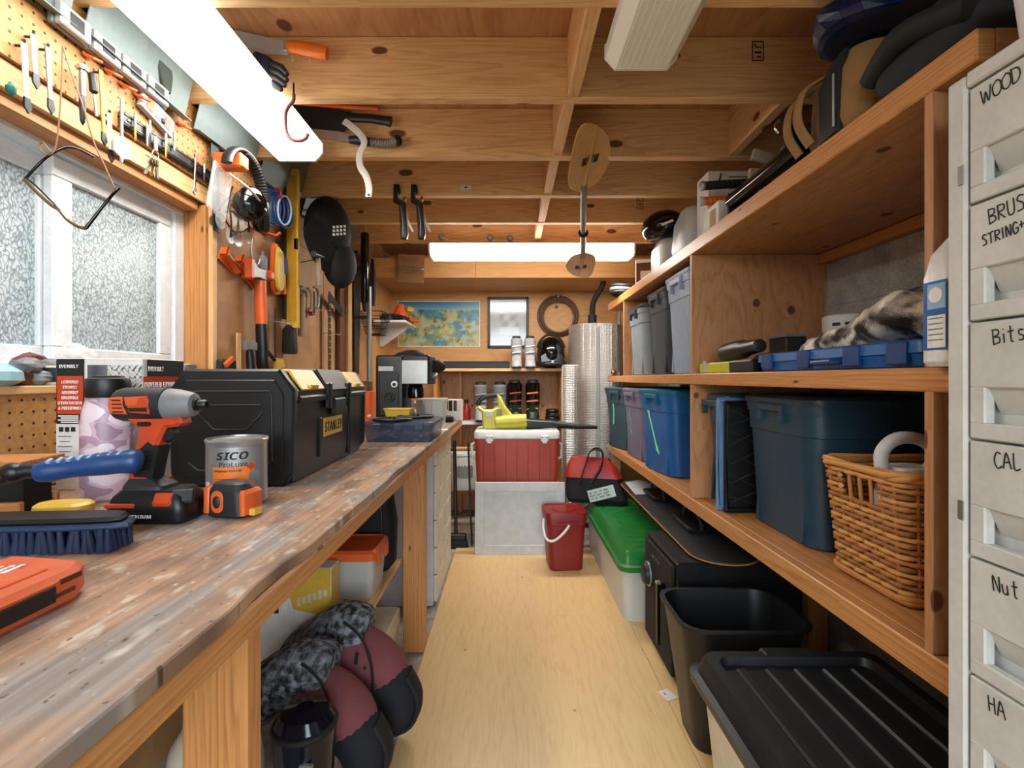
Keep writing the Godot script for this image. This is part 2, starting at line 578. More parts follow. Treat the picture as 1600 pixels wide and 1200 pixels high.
func make_materials() -> void:
	M.scuff_tex = mottle(5, 256, Color(0.92, 0.92, 0.92), Color.WHITE, 60.0, 0.9, 0.5)
	var bump := FastNoiseLite.new()
	bump.seed = 3
	bump.frequency = 0.03
	var pine := wood(11, 1024, 256, Color(0.87, 0.71, 0.51), Color(0.72, 0.52, 0.34), 7.0, 5.0, 0.6, [[.13, .3, 9], [.37, .72, 12], [.62, .25, 8], [.83, .6, 11], [.93, .15, 6]])
	wood_mat("pine", pine, 1.9, 0.34, 0.6)
	wood_mat("pine_pale", pine, 1.6, 0.5, 0.6, Color(1.0, 0.98, 0.94))
	var fir := wood(21, 1024, 256, Color(0.76, 0.53, 0.31), Color(0.58, 0.37, 0.19), 15.0, 3.0, 0.7, [[.3, .5, 5], [.71, .3, 6]])
	wood_mat("fir", fir, 1.6, 0.2, 0.42)
	wood_mat("fir_shelf", fir, 1.9, 0.7, 0.45)
	var ply := wood(31, 1024, 512, Color(0.72, 0.52, 0.35), Color(0.56, 0.36, 0.22), 10.0, 3.6, 0.5, [[.25, .3, 14], [.33, .62, 9], [.52, .45, 13], [.55, .22, 12], [.70, .75, 11], [.15, .82, 9], [.86, .38, 10]], Color(0.30, 0.15, 0.07))
	wood_mat("plywood", ply, 0.95, 0.62, 0.55)
	var gold := wood(41, 1024, 512, Color(0.78, 0.58, 0.35), Color(0.66, 0.46, 0.25), 5.0, 8.0, 0.5, [[.62, .4, 6]])
	wood_mat("gold_ply", gold, 2.0, 1.2, 0.5)
	wood_mat("gold_ply_pale", gold, 2.2, 0.9, 0.5, Color(1.0, 1.0, 0.98))
	var lam := wood(51, 1024, 512, Color(0.87, 0.74, 0.53), Color(0.76, 0.61, 0.39), 12.0, 3.0, 0.3, [[.2, .3, 4], [.7, .65, 4], [.45, .85, 3]], Color(0.62, 0.42, 0.22))
	wood_mat("laminate", lam, 1.5, 0.75, 0.33)
	wood_mat("bench_top", bench_tex(), 3.2, 1.0, 0.5)
	wood_mat("subfloor", ply, 2.0, 1.2, 0.7)
	var peg := peg_tex()
	mat("pegboard", Color.WHITE, 0.55, 0.0, peg, 1.0 / 0.1016)
	mat("hardboard", Color.WHITE, 0.6, 0.0, mottle(85, 512, Color(0.58, 0.42, 0.27), Color(0.70, 0.53, 0.35), 150.0, 1.0, 0.25), 1.4)
	mat("concrete", Color.WHITE, 0.9, 0.0, mottle(86, 512, Color(0.50, 0.50, 0.49), Color(0.68, 0.67, 0.65), 90.0, 1.0, 0.5), 1.2)
	mat("concrete_floor", Color.WHITE, 0.85, 0.0, mottle(87, 512, Color(0.52, 0.49, 0.46), Color(0.70, 0.67, 0.63), 80.0, 1.0, 0.6), 1.6)
	mat("plaster", Color(0.82, 0.80, 0.76), 0.8, 0.0, M.scuff_tex, 1.0)
	# plain finishes
	worn("black_plastic", Color(0.045, 0.047, 0.052), 0.42)
	worn("black_soft", Color(0.03, 0.03, 0.034), 0.75)
	worn("black_gloss", Color(0.02, 0.02, 0.023), 0.12)
	worn("charcoal", Color(0.13, 0.135, 0.145), 0.5)
	worn("grey_plastic", Color(0.47, 0.48, 0.49), 0.5)
	worn("white_plastic", Color(0.88, 0.88, 0.87), 0.4)
	worn("cream", Color(0.83, 0.80, 0.72), 0.5)
	worn("cabinet_grey", Color(0.76, 0.755, 0.725), 0.42, 0.0, 2.0)
	worn("vinyl", Color(0.90, 0.92, 0.94), 0.35)
	worn("orange", Color(0.86, 0.37, 0.15), 0.4)
	worn("orange_red", Color(0.77, 0.27, 0.12), 0.4)
	worn("red", Color(0.60, 0.11, 0.08), 0.4)
	worn("yellow", Color(0.86, 0.70, 0.25), 0.4)
	worn("lime", Color(0.75, 0.77, 0.18), 0.4)
	worn("blower_yellow", Color(0.72, 0.70, 0.24), 0.4)
	worn("green", Color(0.09, 0.44, 0.18), 0.35)
	worn("blue", Color(0.10, 0.25, 0.46), 0.4)
	worn("blue_bright", Color(0.09, 0.36, 0.62), 0.38)
	worn("navy", Color(0.06, 0.10, 0.20), 0.5)
	worn("steel", Color(0.72, 0.72, 0.71), 0.32, 0.75)
	worn("steel_dull", Color(0.55, 0.55, 0.54), 0.45, 0.7)
	worn("steel_dark", Color(0.26, 0.27, 0.28), 0.4, 0.9)
	worn("sheet_metal", Color(0.50, 0.56, 0.56), 0.5, 0.35, 1.5)
	worn("brass", Color(0.70, 0.53, 0.25), 0.35, 1.0)
	worn("copper_hose", Color(0.36, 0.22, 0.15), 0.45)
	worn("rust", Color(0.42, 0.23, 0.17), 0.7)
	worn("leather", Color(0.36, 0.20, 0.10), 0.6)
	worn("canvas", Color(0.56, 0.42, 0.24), 0.85)
	worn("paper", Color(0.90, 0.89, 0.86), 0.7)
	worn("cardboard", Color(0.66, 0.50, 0.33), 0.8)
	worn("handle_wood", Color(0.72, 0.55, 0.36), 0.55, 0.0, 12.0)
	worn("worn_handle", Color(0.62, 0.54, 0.45), 0.6, 0.0, 14.0)
	worn("kraft", Color(0.70, 0.54, 0.34), 0.75)
	mat("ink", Color(0.03, 0.03, 0.035), 0.6)
	mat("white_ink", Color(0.93, 0.93, 0.92), 0.6)
	mat("chrome", Color(0.86, 0.86, 0.87), 0.12, 1.0)
	var clear := mat("clear_plastic", Color(0.92, 0.95, 0.97, 0.18), 0.12)
	clear.transparency = BaseMaterial3D.TRANSPARENCY_ALPHA
	var bag := mat("clear_bag", Color(0.95, 0.96, 0.97, 0.34), 0.35)
	bag.transparency = BaseMaterial3D.TRANSPARENCY_ALPHA
	var frost := mat("frosted_plastic", Color(0.88, 0.88, 0.85, 0.62), 0.4)
	frost.transparency = BaseMaterial3D.TRANSPARENCY_ALPHA
	var tint := mat("smoked_lens", Color(0.30, 0.32, 0.34, 0.35), 0.08)
	tint.transparency = BaseMaterial3D.TRANSPARENCY_ALPHA
	var case_ := mat("smoky_case", Color(0.22, 0.27, 0.36, 0.62), 0.3)
	case_.transparency = BaseMaterial3D.TRANSPARENCY_ALPHA
	var og := mat("obscure_glass", Color.WHITE, 0.3, 0.0, pattern_glass(), 3.2)
	og.transparency = BaseMaterial3D.TRANSPARENCY_ALPHA
	# foil wrap
	var foil := mat("foil", Color(0.84, 0.84, 0.83), 0.34, 0.85)
	var fi := Image.create(256, 256, false, Image.FORMAT_L8)
	for y in 256:
		for x in 256:
			var q := absf(sin(x * TAU / 32.0) * sin(y * TAU / 32.0))
			fi.set_pixel(x, y, Color(q, q, q))
	fi.bump_map_to_normal_map(5.0)
	foil.normal_enabled = true
	foil.normal_texture = ImageTexture.create_from_image(fi)
	foil.normal_scale = 1.6
	foil.uv1_triplanar = true
	foil.uv1_scale = Vector3(5, 5, 5)
	# fur and dappled fleece
	mat("hide", Color.WHITE, 0.95, 0.0, mottle(95, 512, Color(0.13, 0.12, 0.11), Color(0.93, 0.90, 0.83), 120.0, 3.2, 0.5), 3.2)
	mat("fleece", Color.WHITE, 0.95, 0.0, mottle(96, 512, Color(0.05, 0.055, 0.065), Color(0.55, 0.57, 0.60), 46.0, 2.6, 0.6), 3.0)
	mat("camo", Color.WHITE, 0.35, 0.0, camo_tex())
	M.camo.uv1_scale = Vector3(1.0 / 0.29, 1.0 / 0.29, 1)
	worn("dusty_pink", Color(0.47, 0.24, 0.26), 0.85)

func camo_tex() -> ImageTexture:
	var n := 256
	var a := noise_bytes(97, n, n, 90.0, 60.0, 2)
	var b := noise_bytes(98, n, n, 70.0, 46.0, 2)
	var out := PackedByteArray()
	out.resize(n * n * 3)
	for i in n * n:
		var c := Color(0.80, 0.70, 0.76)
		if a[i] > 140: c = Color(0.69, 0.56, 0.65)
		if b[i] > 150: c = Color(0.88, 0.82, 0.85)
		elif b[i] < 88: c = Color(0.62, 0.51, 0.58)
		out[i * 3] = int(c.r * 255.0); out[i * 3 + 1] = int(c.g * 255.0); out[i * 3 + 2] = int(c.b * 255.0)
	return tex(n, n, out)

func _ready() -> void:
	rng.seed = 7
	# camera: level, lens centre a little above and beside the middle of the frame
	var cam := Camera3D.new()
	cam.name = "camera"
	cam.position = Vector3(0, EYE, 0)
	cam.projection = Camera3D.PROJECTION_FRUSTUM
	cam.near = 0.05
	cam.far = 60.0
	cam.size = 1200.0 / F * cam.near
	cam.frustum_offset = Vector2((800.0 - CX) / F, -(600.0 - CY) / F) * cam.near
	add_child(cam)
	cam.current = true
	# overcast daylight through the window and the open doorway behind the photographer
	var sky_m := ProceduralSkyMaterial.new()
	sky_m.sky_top_color = Color(0.80, 0.86, 0.92)
	sky_m.sky_horizon_color = Color(0.90, 0.93, 0.95)
	sky_m.ground_bottom_color = Color(0.42, 0.45, 0.40)
	sky_m.ground_horizon_color = Color(0.62, 0.66, 0.62)
	sky_m.sky_energy_multiplier = 2.35
	sky_m.ground_energy_multiplier = 1.6
	var sky := Sky.new()
	sky.sky_material = sky_m
	var env := Environment.new()
	env.background_mode = Environment.BG_SKY
	env.sky = sky
	env.tonemap_mode = Environment.TONE_MAPPER_LINEAR
	env.tonemap_exposure = 1.72
	env.sdfgi_enabled = true
	env.ssao_enabled = true
	env.ssil_enabled = true
	var we := WorldEnvironment.new()
	we.name = "daylight"
	we.environment = env
	add_child(we)
	make_materials()
	fluorescent("ceiling_light", "lit fluorescent ceiling light with white wraparound lens running along the tool wall", Vector3(-0.805, EYE + 0.83, -1.25), 90.0, 1.22, 0.6, 5.0)
	fluorescent("ceiling_light", "lit fluorescent ceiling light mounted across the joists before the plywood soffit", Vector3(0.145, EYE + 0.778, -3.14), 0.0, 1.30, 1.0, 9.0)
	fluorescent("ceiling_light", "switched off fluorescent ceiling light over the storage shelf side of the aisle", Vector3(0.355, EYE + 0.83, -0.70), 90.0, 1.22, 0.0, 0.0)
	room()
	bench()
	shelving()
	bench_things()
	under_bench()
	tool_wall()
	ceiling_things()
	back_things()
	floor_things()
	shelf_things()

func fluorescent(called: String, label: String, at: Vector3, turn: float, length: float, power: float, glow: float) -> void:
	var t := thing(called, label, "ceiling light", at, turn)
	var lens := mat("lamp_lens_%d" % int(glow), Color(0.92, 0.92, 0.90), 0.25)
	if glow > 0.0:
		lens.emission_enabled = true
		lens.emission = Color(1.0, 0.98, 0.95)
		lens.emission_energy_multiplier = glow
	var pr := [Vector2(-0.095, 0.066), Vector2(-0.095, 0.03), Vector2(-0.068, 0.0), Vector2(0.068, 0.0), Vector2(0.095, 0.03), Vector2(0.095, 0.066)]
	var l2 := length / 2.0
	var sh := S()
	sh.xf = Transform3D(Basis(Vector3.UP, PI / 2), Vector3.ZERO)
	sh.prism(pr, -l2 + 0.012, l2 - 0.012)
	part(t, "lens", sh, lens)
	for s in [-1.0, 1.0]:
		var e := S()
		e.xf = Transform3D(Basis(Vector3.UP, PI / 2), Vector3.ZERO)
		var big := []
		for p in pr: big.append(Vector2(p.x * 1.03, p.y * 1.04 - 0.002))
		e.prism(big, s * l2 - 0.006 - s * 0.006, s * l2 + 0.006 - s * 0.006, 0.002)
		part(t, "end_cap", e, M.white_plastic)
	part(t, "housing", S().box(Vector3(0, 0.074, 0), Vector3(length, 0.016, 0.15), 0.003), M.white_plastic)
	var ribs := S()
	for k in 9:
		ribs.box(Vector3(0, -0.0006, -0.06 + k * 0.015), Vector3(length - 0.03, 0.0016, 0.003), 0.0)
	part(t, "lens_rib", ribs, lens)
	if power > 0.0:
		var a := AreaLight3D.new()
		a.name = "light"
		a.area_size = Vector2(length - 0.05, 0.14)
		a.light_energy = power
		a.light_color = Color(1.0, 0.97, 0.92)
		a.shadow_enabled = true
		a.set("area_range", 12.0)
		a.area_attenuation = 2.0
		t.add_child(a)
		a.position = Vector3(0, -0.012, 0)
		a.rotation_degrees = Vector3(-90, 0, 0)

func off() -> Vector2:
	return Vector2(rng.randf() * 3.0, rng.randf() * 3.0)

func board(parent: Node, called: String, c: Vector3, size: Vector3, m: Material, bevel := 0.002, label := "") -> MeshInstance3D:
	return part(parent, called, S().box(c, size, bevel, off()), m, label)

func slab(x0: float, x1: float, y0: float, y1: float, d0: float, d1: float, bevel := 0.0) -> Shape:   # a box between two depths
	return S().box(Vector3((x0 + x1) / 2, (y0 + y1) / 2, -(d0 + d1) / 2), Vector3(x1 - x0, y1 - y0, absf(d1 - d0)), bevel, off())

func room() -> void:
	var top := EYE + 1.085
	struct("floor", slab(-1.25, 1.45, -0.1, 0.0, -1.1, 4.4), M.concrete_floor, "bare grey concrete floor slab beside and under the workbench")
	var lam := struct("floor_covering", slab(-0.355, 0.565, 0.0, 0.008, -1.0, 3.3, 0.001), M.laminate, "pale maple laminate sheet laid along the aisle floor", "floor")
	board(lam, "plank", Vector3(0.93, 0.004, -1.2), Vector3(0.727, 0.0075, 4.4), M.laminate, 0.001)
	struct("ceiling", slab(-1.25, 1.45, top, top + 0.03, -1.1, 4.4), M.subfloor, "dark plywood subfloor seen above the ceiling joists")
	# walls
	var wl := struct("wall_left", slab(-1.25, -1.045, 0.0, 1.115, -1.1, 4.3), M.hardboard, "brown hardboard tool wall with pegboard panels and window opening", "wall")
	part(wl, "wall_panel", slab(-1.25, -1.045, 1.75, top, -1.1, 4.3), M.hardboard)
	part(wl, "wall_panel", slab(-1.25, -1.045, 1.115, 1.75, 1.68, 4.3), M.hardboard)
	part(wl, "wall_panel", slab(-1.25, -1.045, 1.115, 1.75, -1.1, 0.25), M.hardboard)
	part(wl, "hardboard_panel", slab(-1.045, WX, 0.92, 1.81, 1.705, 2.70, 0.001), M.hardboard)
	part(wl, "hardboard_panel", slab(-1.045, WX, 0.92, 1.81, 2.705, 3.68, 0.001), M.hardboard)
	part(wl, "hardboard_panel", slab(-1.045, WX, 0.2, 1.92, 3.685, 4.28, 0.001), M.gold_ply)
	part(wl, "pegboard_panel", slab(-1.045, WX, 1.812, 2.045, -1.0, 2.25, 0.001), M.pegboard)
	part(wl, "hardboard_panel", slab(-1.045, WX, 1.812, 2.045, 2.255, 3.68, 0.001), M.hardboard)
	part(wl, "pegboard_panel", slab(-1.045, WX, 0.912, 1.118, -1.0, 1.64, 0.001), M.pegboard)
	board(wl, "header", Vector3(-1.085, 1.78, -0.30), Vector3(0.09, 0.06, 2.76), M.pine, 0.002)
	board(wl, "header", Vector3(-1.105, 1.735, -0.30), Vector3(0.10, 0.03, 2.7), M.fir, 0.002)
	board(wl, "window_jamb", Vector3(-1.09, 1.44, -1.672), Vector3(0.105, 0.61, 0.02), M.fir, 0.001)
	board(wl, "stud", Vector3(-1.045, 1.36, -1.693), Vector3(0.045, 0.88, 0.026), M.pine, 0.002)
	board(wl, "window_sill", Vector3(-1.10, 1.126, -0.64), Vector3(0.15, 0.018, 2.06), M.pine_pale, 0.002)
	for b in [[1.98, 2.34, 0.0], [2.39, 2.76, 3.0], [2.81, 3.15, -3.0], [1.57, 1.93, 2.0], [1.16, 1.52, -2.0], [0.70, 1.12, 0.0]]:
		var sh := S()
		sh.place(Vector3(-0.985, EYE + 0.945, -(b[0] + b[1]) / 2), Vector3(b[2], 0, -14.0 - b[2]))
		sh.box(Vector3.ZERO, Vector3(0.004, 0.27, b[1] - b[0]), 0.001)
		sh.box(Vector3(0.012, -0.133, 0), Vector3(0.028, 0.004, b[1] - b[0]), 0.001)
		part(wl, "rim_flashing", sh, M.sheet_metal, "grey green sheet metal flashing between joists")
	struct("wall_back", slab(-1.25, 1.45, 0.0, top, 4.28, 4.4), M.gold_ply, "golden plywood wall behind the back shelf")
	var so := struct("trim_1", slab(-1.03, 1.31, EYE + 0.765, EYE + 0.91, 3.69, 4.28, 0.001), M.gold_ply_pale, "pale plywood soffit box along the top of the back wall", "soffit")
	for k in 3:
		board(so, "face_panel", Vector3(-0.64 + k * 0.78, EYE + 0.84, -3.683), Vector3(0.778, 0.15, 0.012), M.gold_ply_pale, 0.001)
	var wr := struct("wall_right", slab(1.31, 1.45, 0.0, top, -1.1, 4.3), M.concrete, "grey board-marked concrete wall behind the storage shelves")
	for k in 9:
		part(wr, "form_board_course", slab(1.3075, 1.313, 0.002 + k * 0.24, 0.236 + k * 0.24, -1.0, 4.28, 0.002), M.concrete)
	var wf := struct("wall_front", slab(-1.25, -0.75, 0.0, top, -1.0, -1.1), M.plaster, "plain wall around the open doorway behind the aisle", "wall")
	part(wf, "wall_panel", slab(0.85, 1.45, 0.0, top, -1.0, -1.1), M.plaster)
	part(wf, "wall_panel", slab(-0.75, 0.85, 2.08, top, -1.0, -1.1), M.plaster)
	# window
	var w := thing("window_1", "white vinyl sliding window with obscure patterned glass above the workbench", "window", Vector3(-1.145, 1.44, 0))
	w.set_meta("kind", "structure")
	for e in [[1.135, 1.175, 0.25, 1.665], [1.705, 1.748, 0.25, 1.665], [1.175, 1.705, 1.615, 1.665], [1.175, 1.705, 0.25, 0.30]]:
		part(w, "frame", S().box(Vector3(0.0, (e[0] + e[1]) / 2 - 1.44, -(e[2] + e[3]) / 2), Vector3(0.07, e[1] - e[0], e[3] - e[2]), 0.004), M.vinyl)
	for sash in [[1.19, 1.61, 0.016], [0.31, 1.24, -0.012]]:
		var s0: float = sash[0]
		var s1: float = sash[1]
		var sa := part(w, "sash", S().box(Vector3(sash[2], 0.235, -(s0 + s1) / 2), Vector3(0.026, 0.05, s1 - s0), 0.003).box(Vector3(sash[2], -0.235, -(s0 + s1) / 2), Vector3(0.026, 0.05, s1 - s0), 0.003).box(Vector3(sash[2], 0, -s0 - 0.028), Vector3(0.026, 0.42, 0.056), 0.003).box(Vector3(sash[2], 0, -s1 + 0.028), Vector3(0.026, 0.42, 0.056), 0.003), M.vinyl)
		part(sa, "pane", S().box(Vector3(sash[2], 0, -(s0 + s1) / 2), Vector3(0.005, 0.43, s1 - s0 - 0.1), 0.0), M.obscure_glass)
	# joists, blocking
	var jd := [-0.5, -0.09, 0.32, 0.72, 1.13, 1.54, 1.95, 2.36, 2.77, 3.165]
	for i in jd.size():
		var d: float = jd[i]
		var j := struct("ceiling_joist", slab(-1.04, 1.31, EYE + 0.89, top - 0.001, d, d + 0.038, 0.002), M.pine, "", "joist")
		j.set_meta("label", "exposed pine ceiling joist with knots" if i != 5 else "exposed pine ceiling joist carrying the orange handled hand saw")
		j.set_meta("group", "ceiling joists")
	for i in range(4, 9):
		var d0: float = jd[i] + 0.039
		var d1: float = jd[i + 1] - 0.001
		var x: float = [0.205, 0.195, 0.188, 0.186, 0.184][i - 4]
		var b := struct("joist_blocking", slab(x - 0.019, x + 0.019, EYE + 0.893, top - 0.002, d0, d1, 0.002), M.pine_pale, "pale timber blocking fitted between two ceiling joists", "blocking")
		b.set_meta("group", "blocking down the middle of the ceiling")
	var hb := struct("joist_blocking", slab(0.88, 0.918, EYE + 0.895, top - 0.002, 1.58, 1.949, 0.002), M.pine, "darker timber blocking fitted between joists above the shelf bags", "blocking")
	hb.rotation.y = 0.0
	# grade stamp prints on the joists
	for p in [[1184, 80, 1.54, 0.022], [1000, 318, 2.77, 0.03]]:
		var q := P(p[0], p[1], p[2])
		var st := S()
		st.place(q + Vector3(0, 0, 0.0008))
		for e in [[0, 0.03, 0.036, 0.003], [0, -0.03, 0.036, 0.003], [0.017, 0, 0.003, 0.06], [-0.017, 0, 0.003, 0.06], [0.003, 0.012, 0.02, 0.003], [0.0, -0.004, 0.02, 0.006], [0.004, -0.018, 0.012, 0.004], [-0.008, 0.018, 0.004, 0.012]]:
			st.box(Vector3(e[0], e[1], 0), Vector3(e[2], e[3], 0.001), 0.0)
		part(get_node("ceiling_joist_%03d" % (5 if p[2] < 2.0 else 8)), "grade_stamp", st, M.ink)

func bench() -> void:
	var t := thing("workbench", "long paint-stained wooden workbench with thick worn top along the tool wall", "workbench", Vector3(-0.66, 0, -1.4))
	var o := -t.position
	# top with a chipped front edge
	var pts := []
	var nz := FastNoiseLite.new()
	nz.seed = 4
	nz.frequency = 2.2
	for i in 60:
		var d := -0.9 + 3.95 * i / 59.0
		pts.append(Vector2(-0.29 + nz.get_noise_1d(d * 6.0) * 0.003 + (-0.006 if absf(d - 0.62) < 0.05 or absf(d - 1.28) < 0.06 else 0.0), d))
	pts.append(Vector2(-1.028, 3.05)); pts.append(Vector2(-1.028, -0.9))
	var sh := S()
	sh.xf = Transform3D(Basis(Vector3(1, 0, 0), Vector3(0, 0, -1), Vector3(0, 1, 0)), o + Vector3(0, BENCH, 0))
	sh.prism(pts, -0.018, 0.0, 0.002)
	for i in sh.t.size():
		var p := sh.v[i]
		sh.t[i] = Vector2(-p.z + 1.4, p.x + 0.4)
	part(t, "worktop", sh, M.bench_top)
	board(t, "front_apron", o + Vector3(-0.311, BENCH - 0.0365, -1.075), Vector3(0.038, 0.036, 3.94), M.fir, 0.004)
	board(t, "rear_apron", o + Vector3(-1.0, BENCH - 0.058, -1.075), Vector3(0.036, 0.08, 3.94), M.fir)
	for d in [-0.5, 0.68, 2.075]:
		board(t, "leg", o + Vector3(-0.40, 0.428, -d), Vector3(0.089, 0.854, 0.04 if d < 1 else 0.07), M.fir, 0.003)
		board(t, "leg", o + Vector3(-0.96, 0.405, -d), Vector3(0.089, 0.81, 0.04), M.fir, 0.003)
		board(t, "crosspiece", o + Vector3(-0.68, BENCH - 0.063, -d), Vector3(0.47, 0.085, 0.038), M.fir, 0.002)
	for d in [1.80, 2.13]:
		board(t, "shelf_bearer", o + Vector3(-0.75, 0.301, -d), Vector3(0.5, 0.036, 0.03), M.fir)
	for k in 3:
		board(t, "lower_shelf_board", o + Vector3(-0.93 + k * 0.18, 0.33, -1.975), Vector3(0.17, 0.022, 0.43), M.pine, 0.002)

func shelving() -> void:
	var t := thing("storage_shelves", "three-tier wooden storage shelving with plywood dividers against the concrete wall", "shelving", Vector3(1.03, 0, -2.05))
	var o := -t.position
	for l in [[0.605, 0.659, "fir_shelf"], [1.1275, 1.17, "fir_shelf"], [1.662, 1.714, "plywood"]]:
		board(t, "shelf_board", o + Vector3(1.045, (l[0] + l[1]) / 2, -2.23), Vector3(0.525, l[1] - l[0], 2.90), M[l[2]], 0.001)
		board(t, "front_edge", o + Vector3(0.766, (l[0] + l[1]) / 2, -2.23), Vector3(0.032, l[1] - l[0] + 0.001, 2.90), M.fir, 0.003)
	for d in [2.01, 0.872, 3.19]:
		for y in [[0.66, 1.127], [1.171, 1.661]]:
			if d > 3.0 and y[0] < 1.0: continue
			board(t, "divider", o + Vector3(1.03, (y[0] + y[1]) / 2, -d), Vector3(0.555, y[1] - y[0], 0.019), M.plywood, 0.001)
			# show the wood grain upright
	for c in t.get_children():
		if c.name.begins_with("divider"):
			var mi: MeshInstance3D = c
			var d: float = mi.mesh.get_aabb().position.z
			var sh := S()
			var bb := mi.mesh.get_aabb()
			sh.box(bb.get_center(), bb.size, 0.001)
			for i in sh.t.size():
				sh.t[i] = Vector2(sh.v[i].y * 1.0 + d * 0.37, sh.v[i].x + sh.v[i].z * 3.0)
			mi.mesh = sh.mesh()
	for d in [0.9, 2.0, 3.6]:
		board(t, "upright", o + Vector3(1.26, 0.30, -d), Vector3(0.08, 0.60, 0.038), M.fir)
	board(t, "upright", o + Vector3(0.80, 0.30, -3.63), Vector3(0.06, 0.60, 0.038), M.fir)
	board(t, "wall_cleat", o + Vector3(1.29, 1.64, -2.23), Vector3(0.036, 0.04, 2.85), M.fir)

func band(sh: Shape, r: float, y0: float, y1: float, a0: float, a1: float, thick := 0.0008) -> Shape:   # a strip wrapped round an upright cylinder; 0 degrees faces +z
	var poly := []
	var n := maxi(3, int(absf(a1 - a0) / 8.0))
	for i in n + 1:
		var a := deg_to_rad(a0 + (a1 - a0) * i / n)
		poly.append(Vector2(sin(a), -cos(a)) * (r + thick))
	for i in n + 1:
		var a := deg_to_rad(a1 + (a0 - a1) * i / n)
		poly.append(Vector2(sin(a), -cos(a)) * (r - 0.0005))
	var keep := sh.xf
	sh.xf = keep * Transform3D(Basis(Vector3(1, 0, 0), Vector3(0, 0, -1), Vector3(0, 1, 0)), Vector3.ZERO)
	sh.prism(poly, y0, y1)
	sh.xf = keep
	return sh

func flat_xf(p := Vector3.ZERO) -> Transform3D:       # outlines drawn in plan, extruded upwards
	return Transform3D(Basis(Vector3(1, 0, 0), Vector3(0, 0, -1), Vector3(0, 1, 0)), p)

func V2(a: Array) -> Array:
	var o := []
	for i in range(0, a.size(), 2): o.append(Vector2(a[i], a[i + 1]))
	return o

func px2(a: Array, cx: float, cy: float, k: float) -> Array:   # outline in photo pixels to metres about (cx, cy)
	var o := []
	for i in range(0, a.size(), 2): o.append(Vector2((a[i] - cx) / k, (cy - a[i + 1]) / k))
	return o

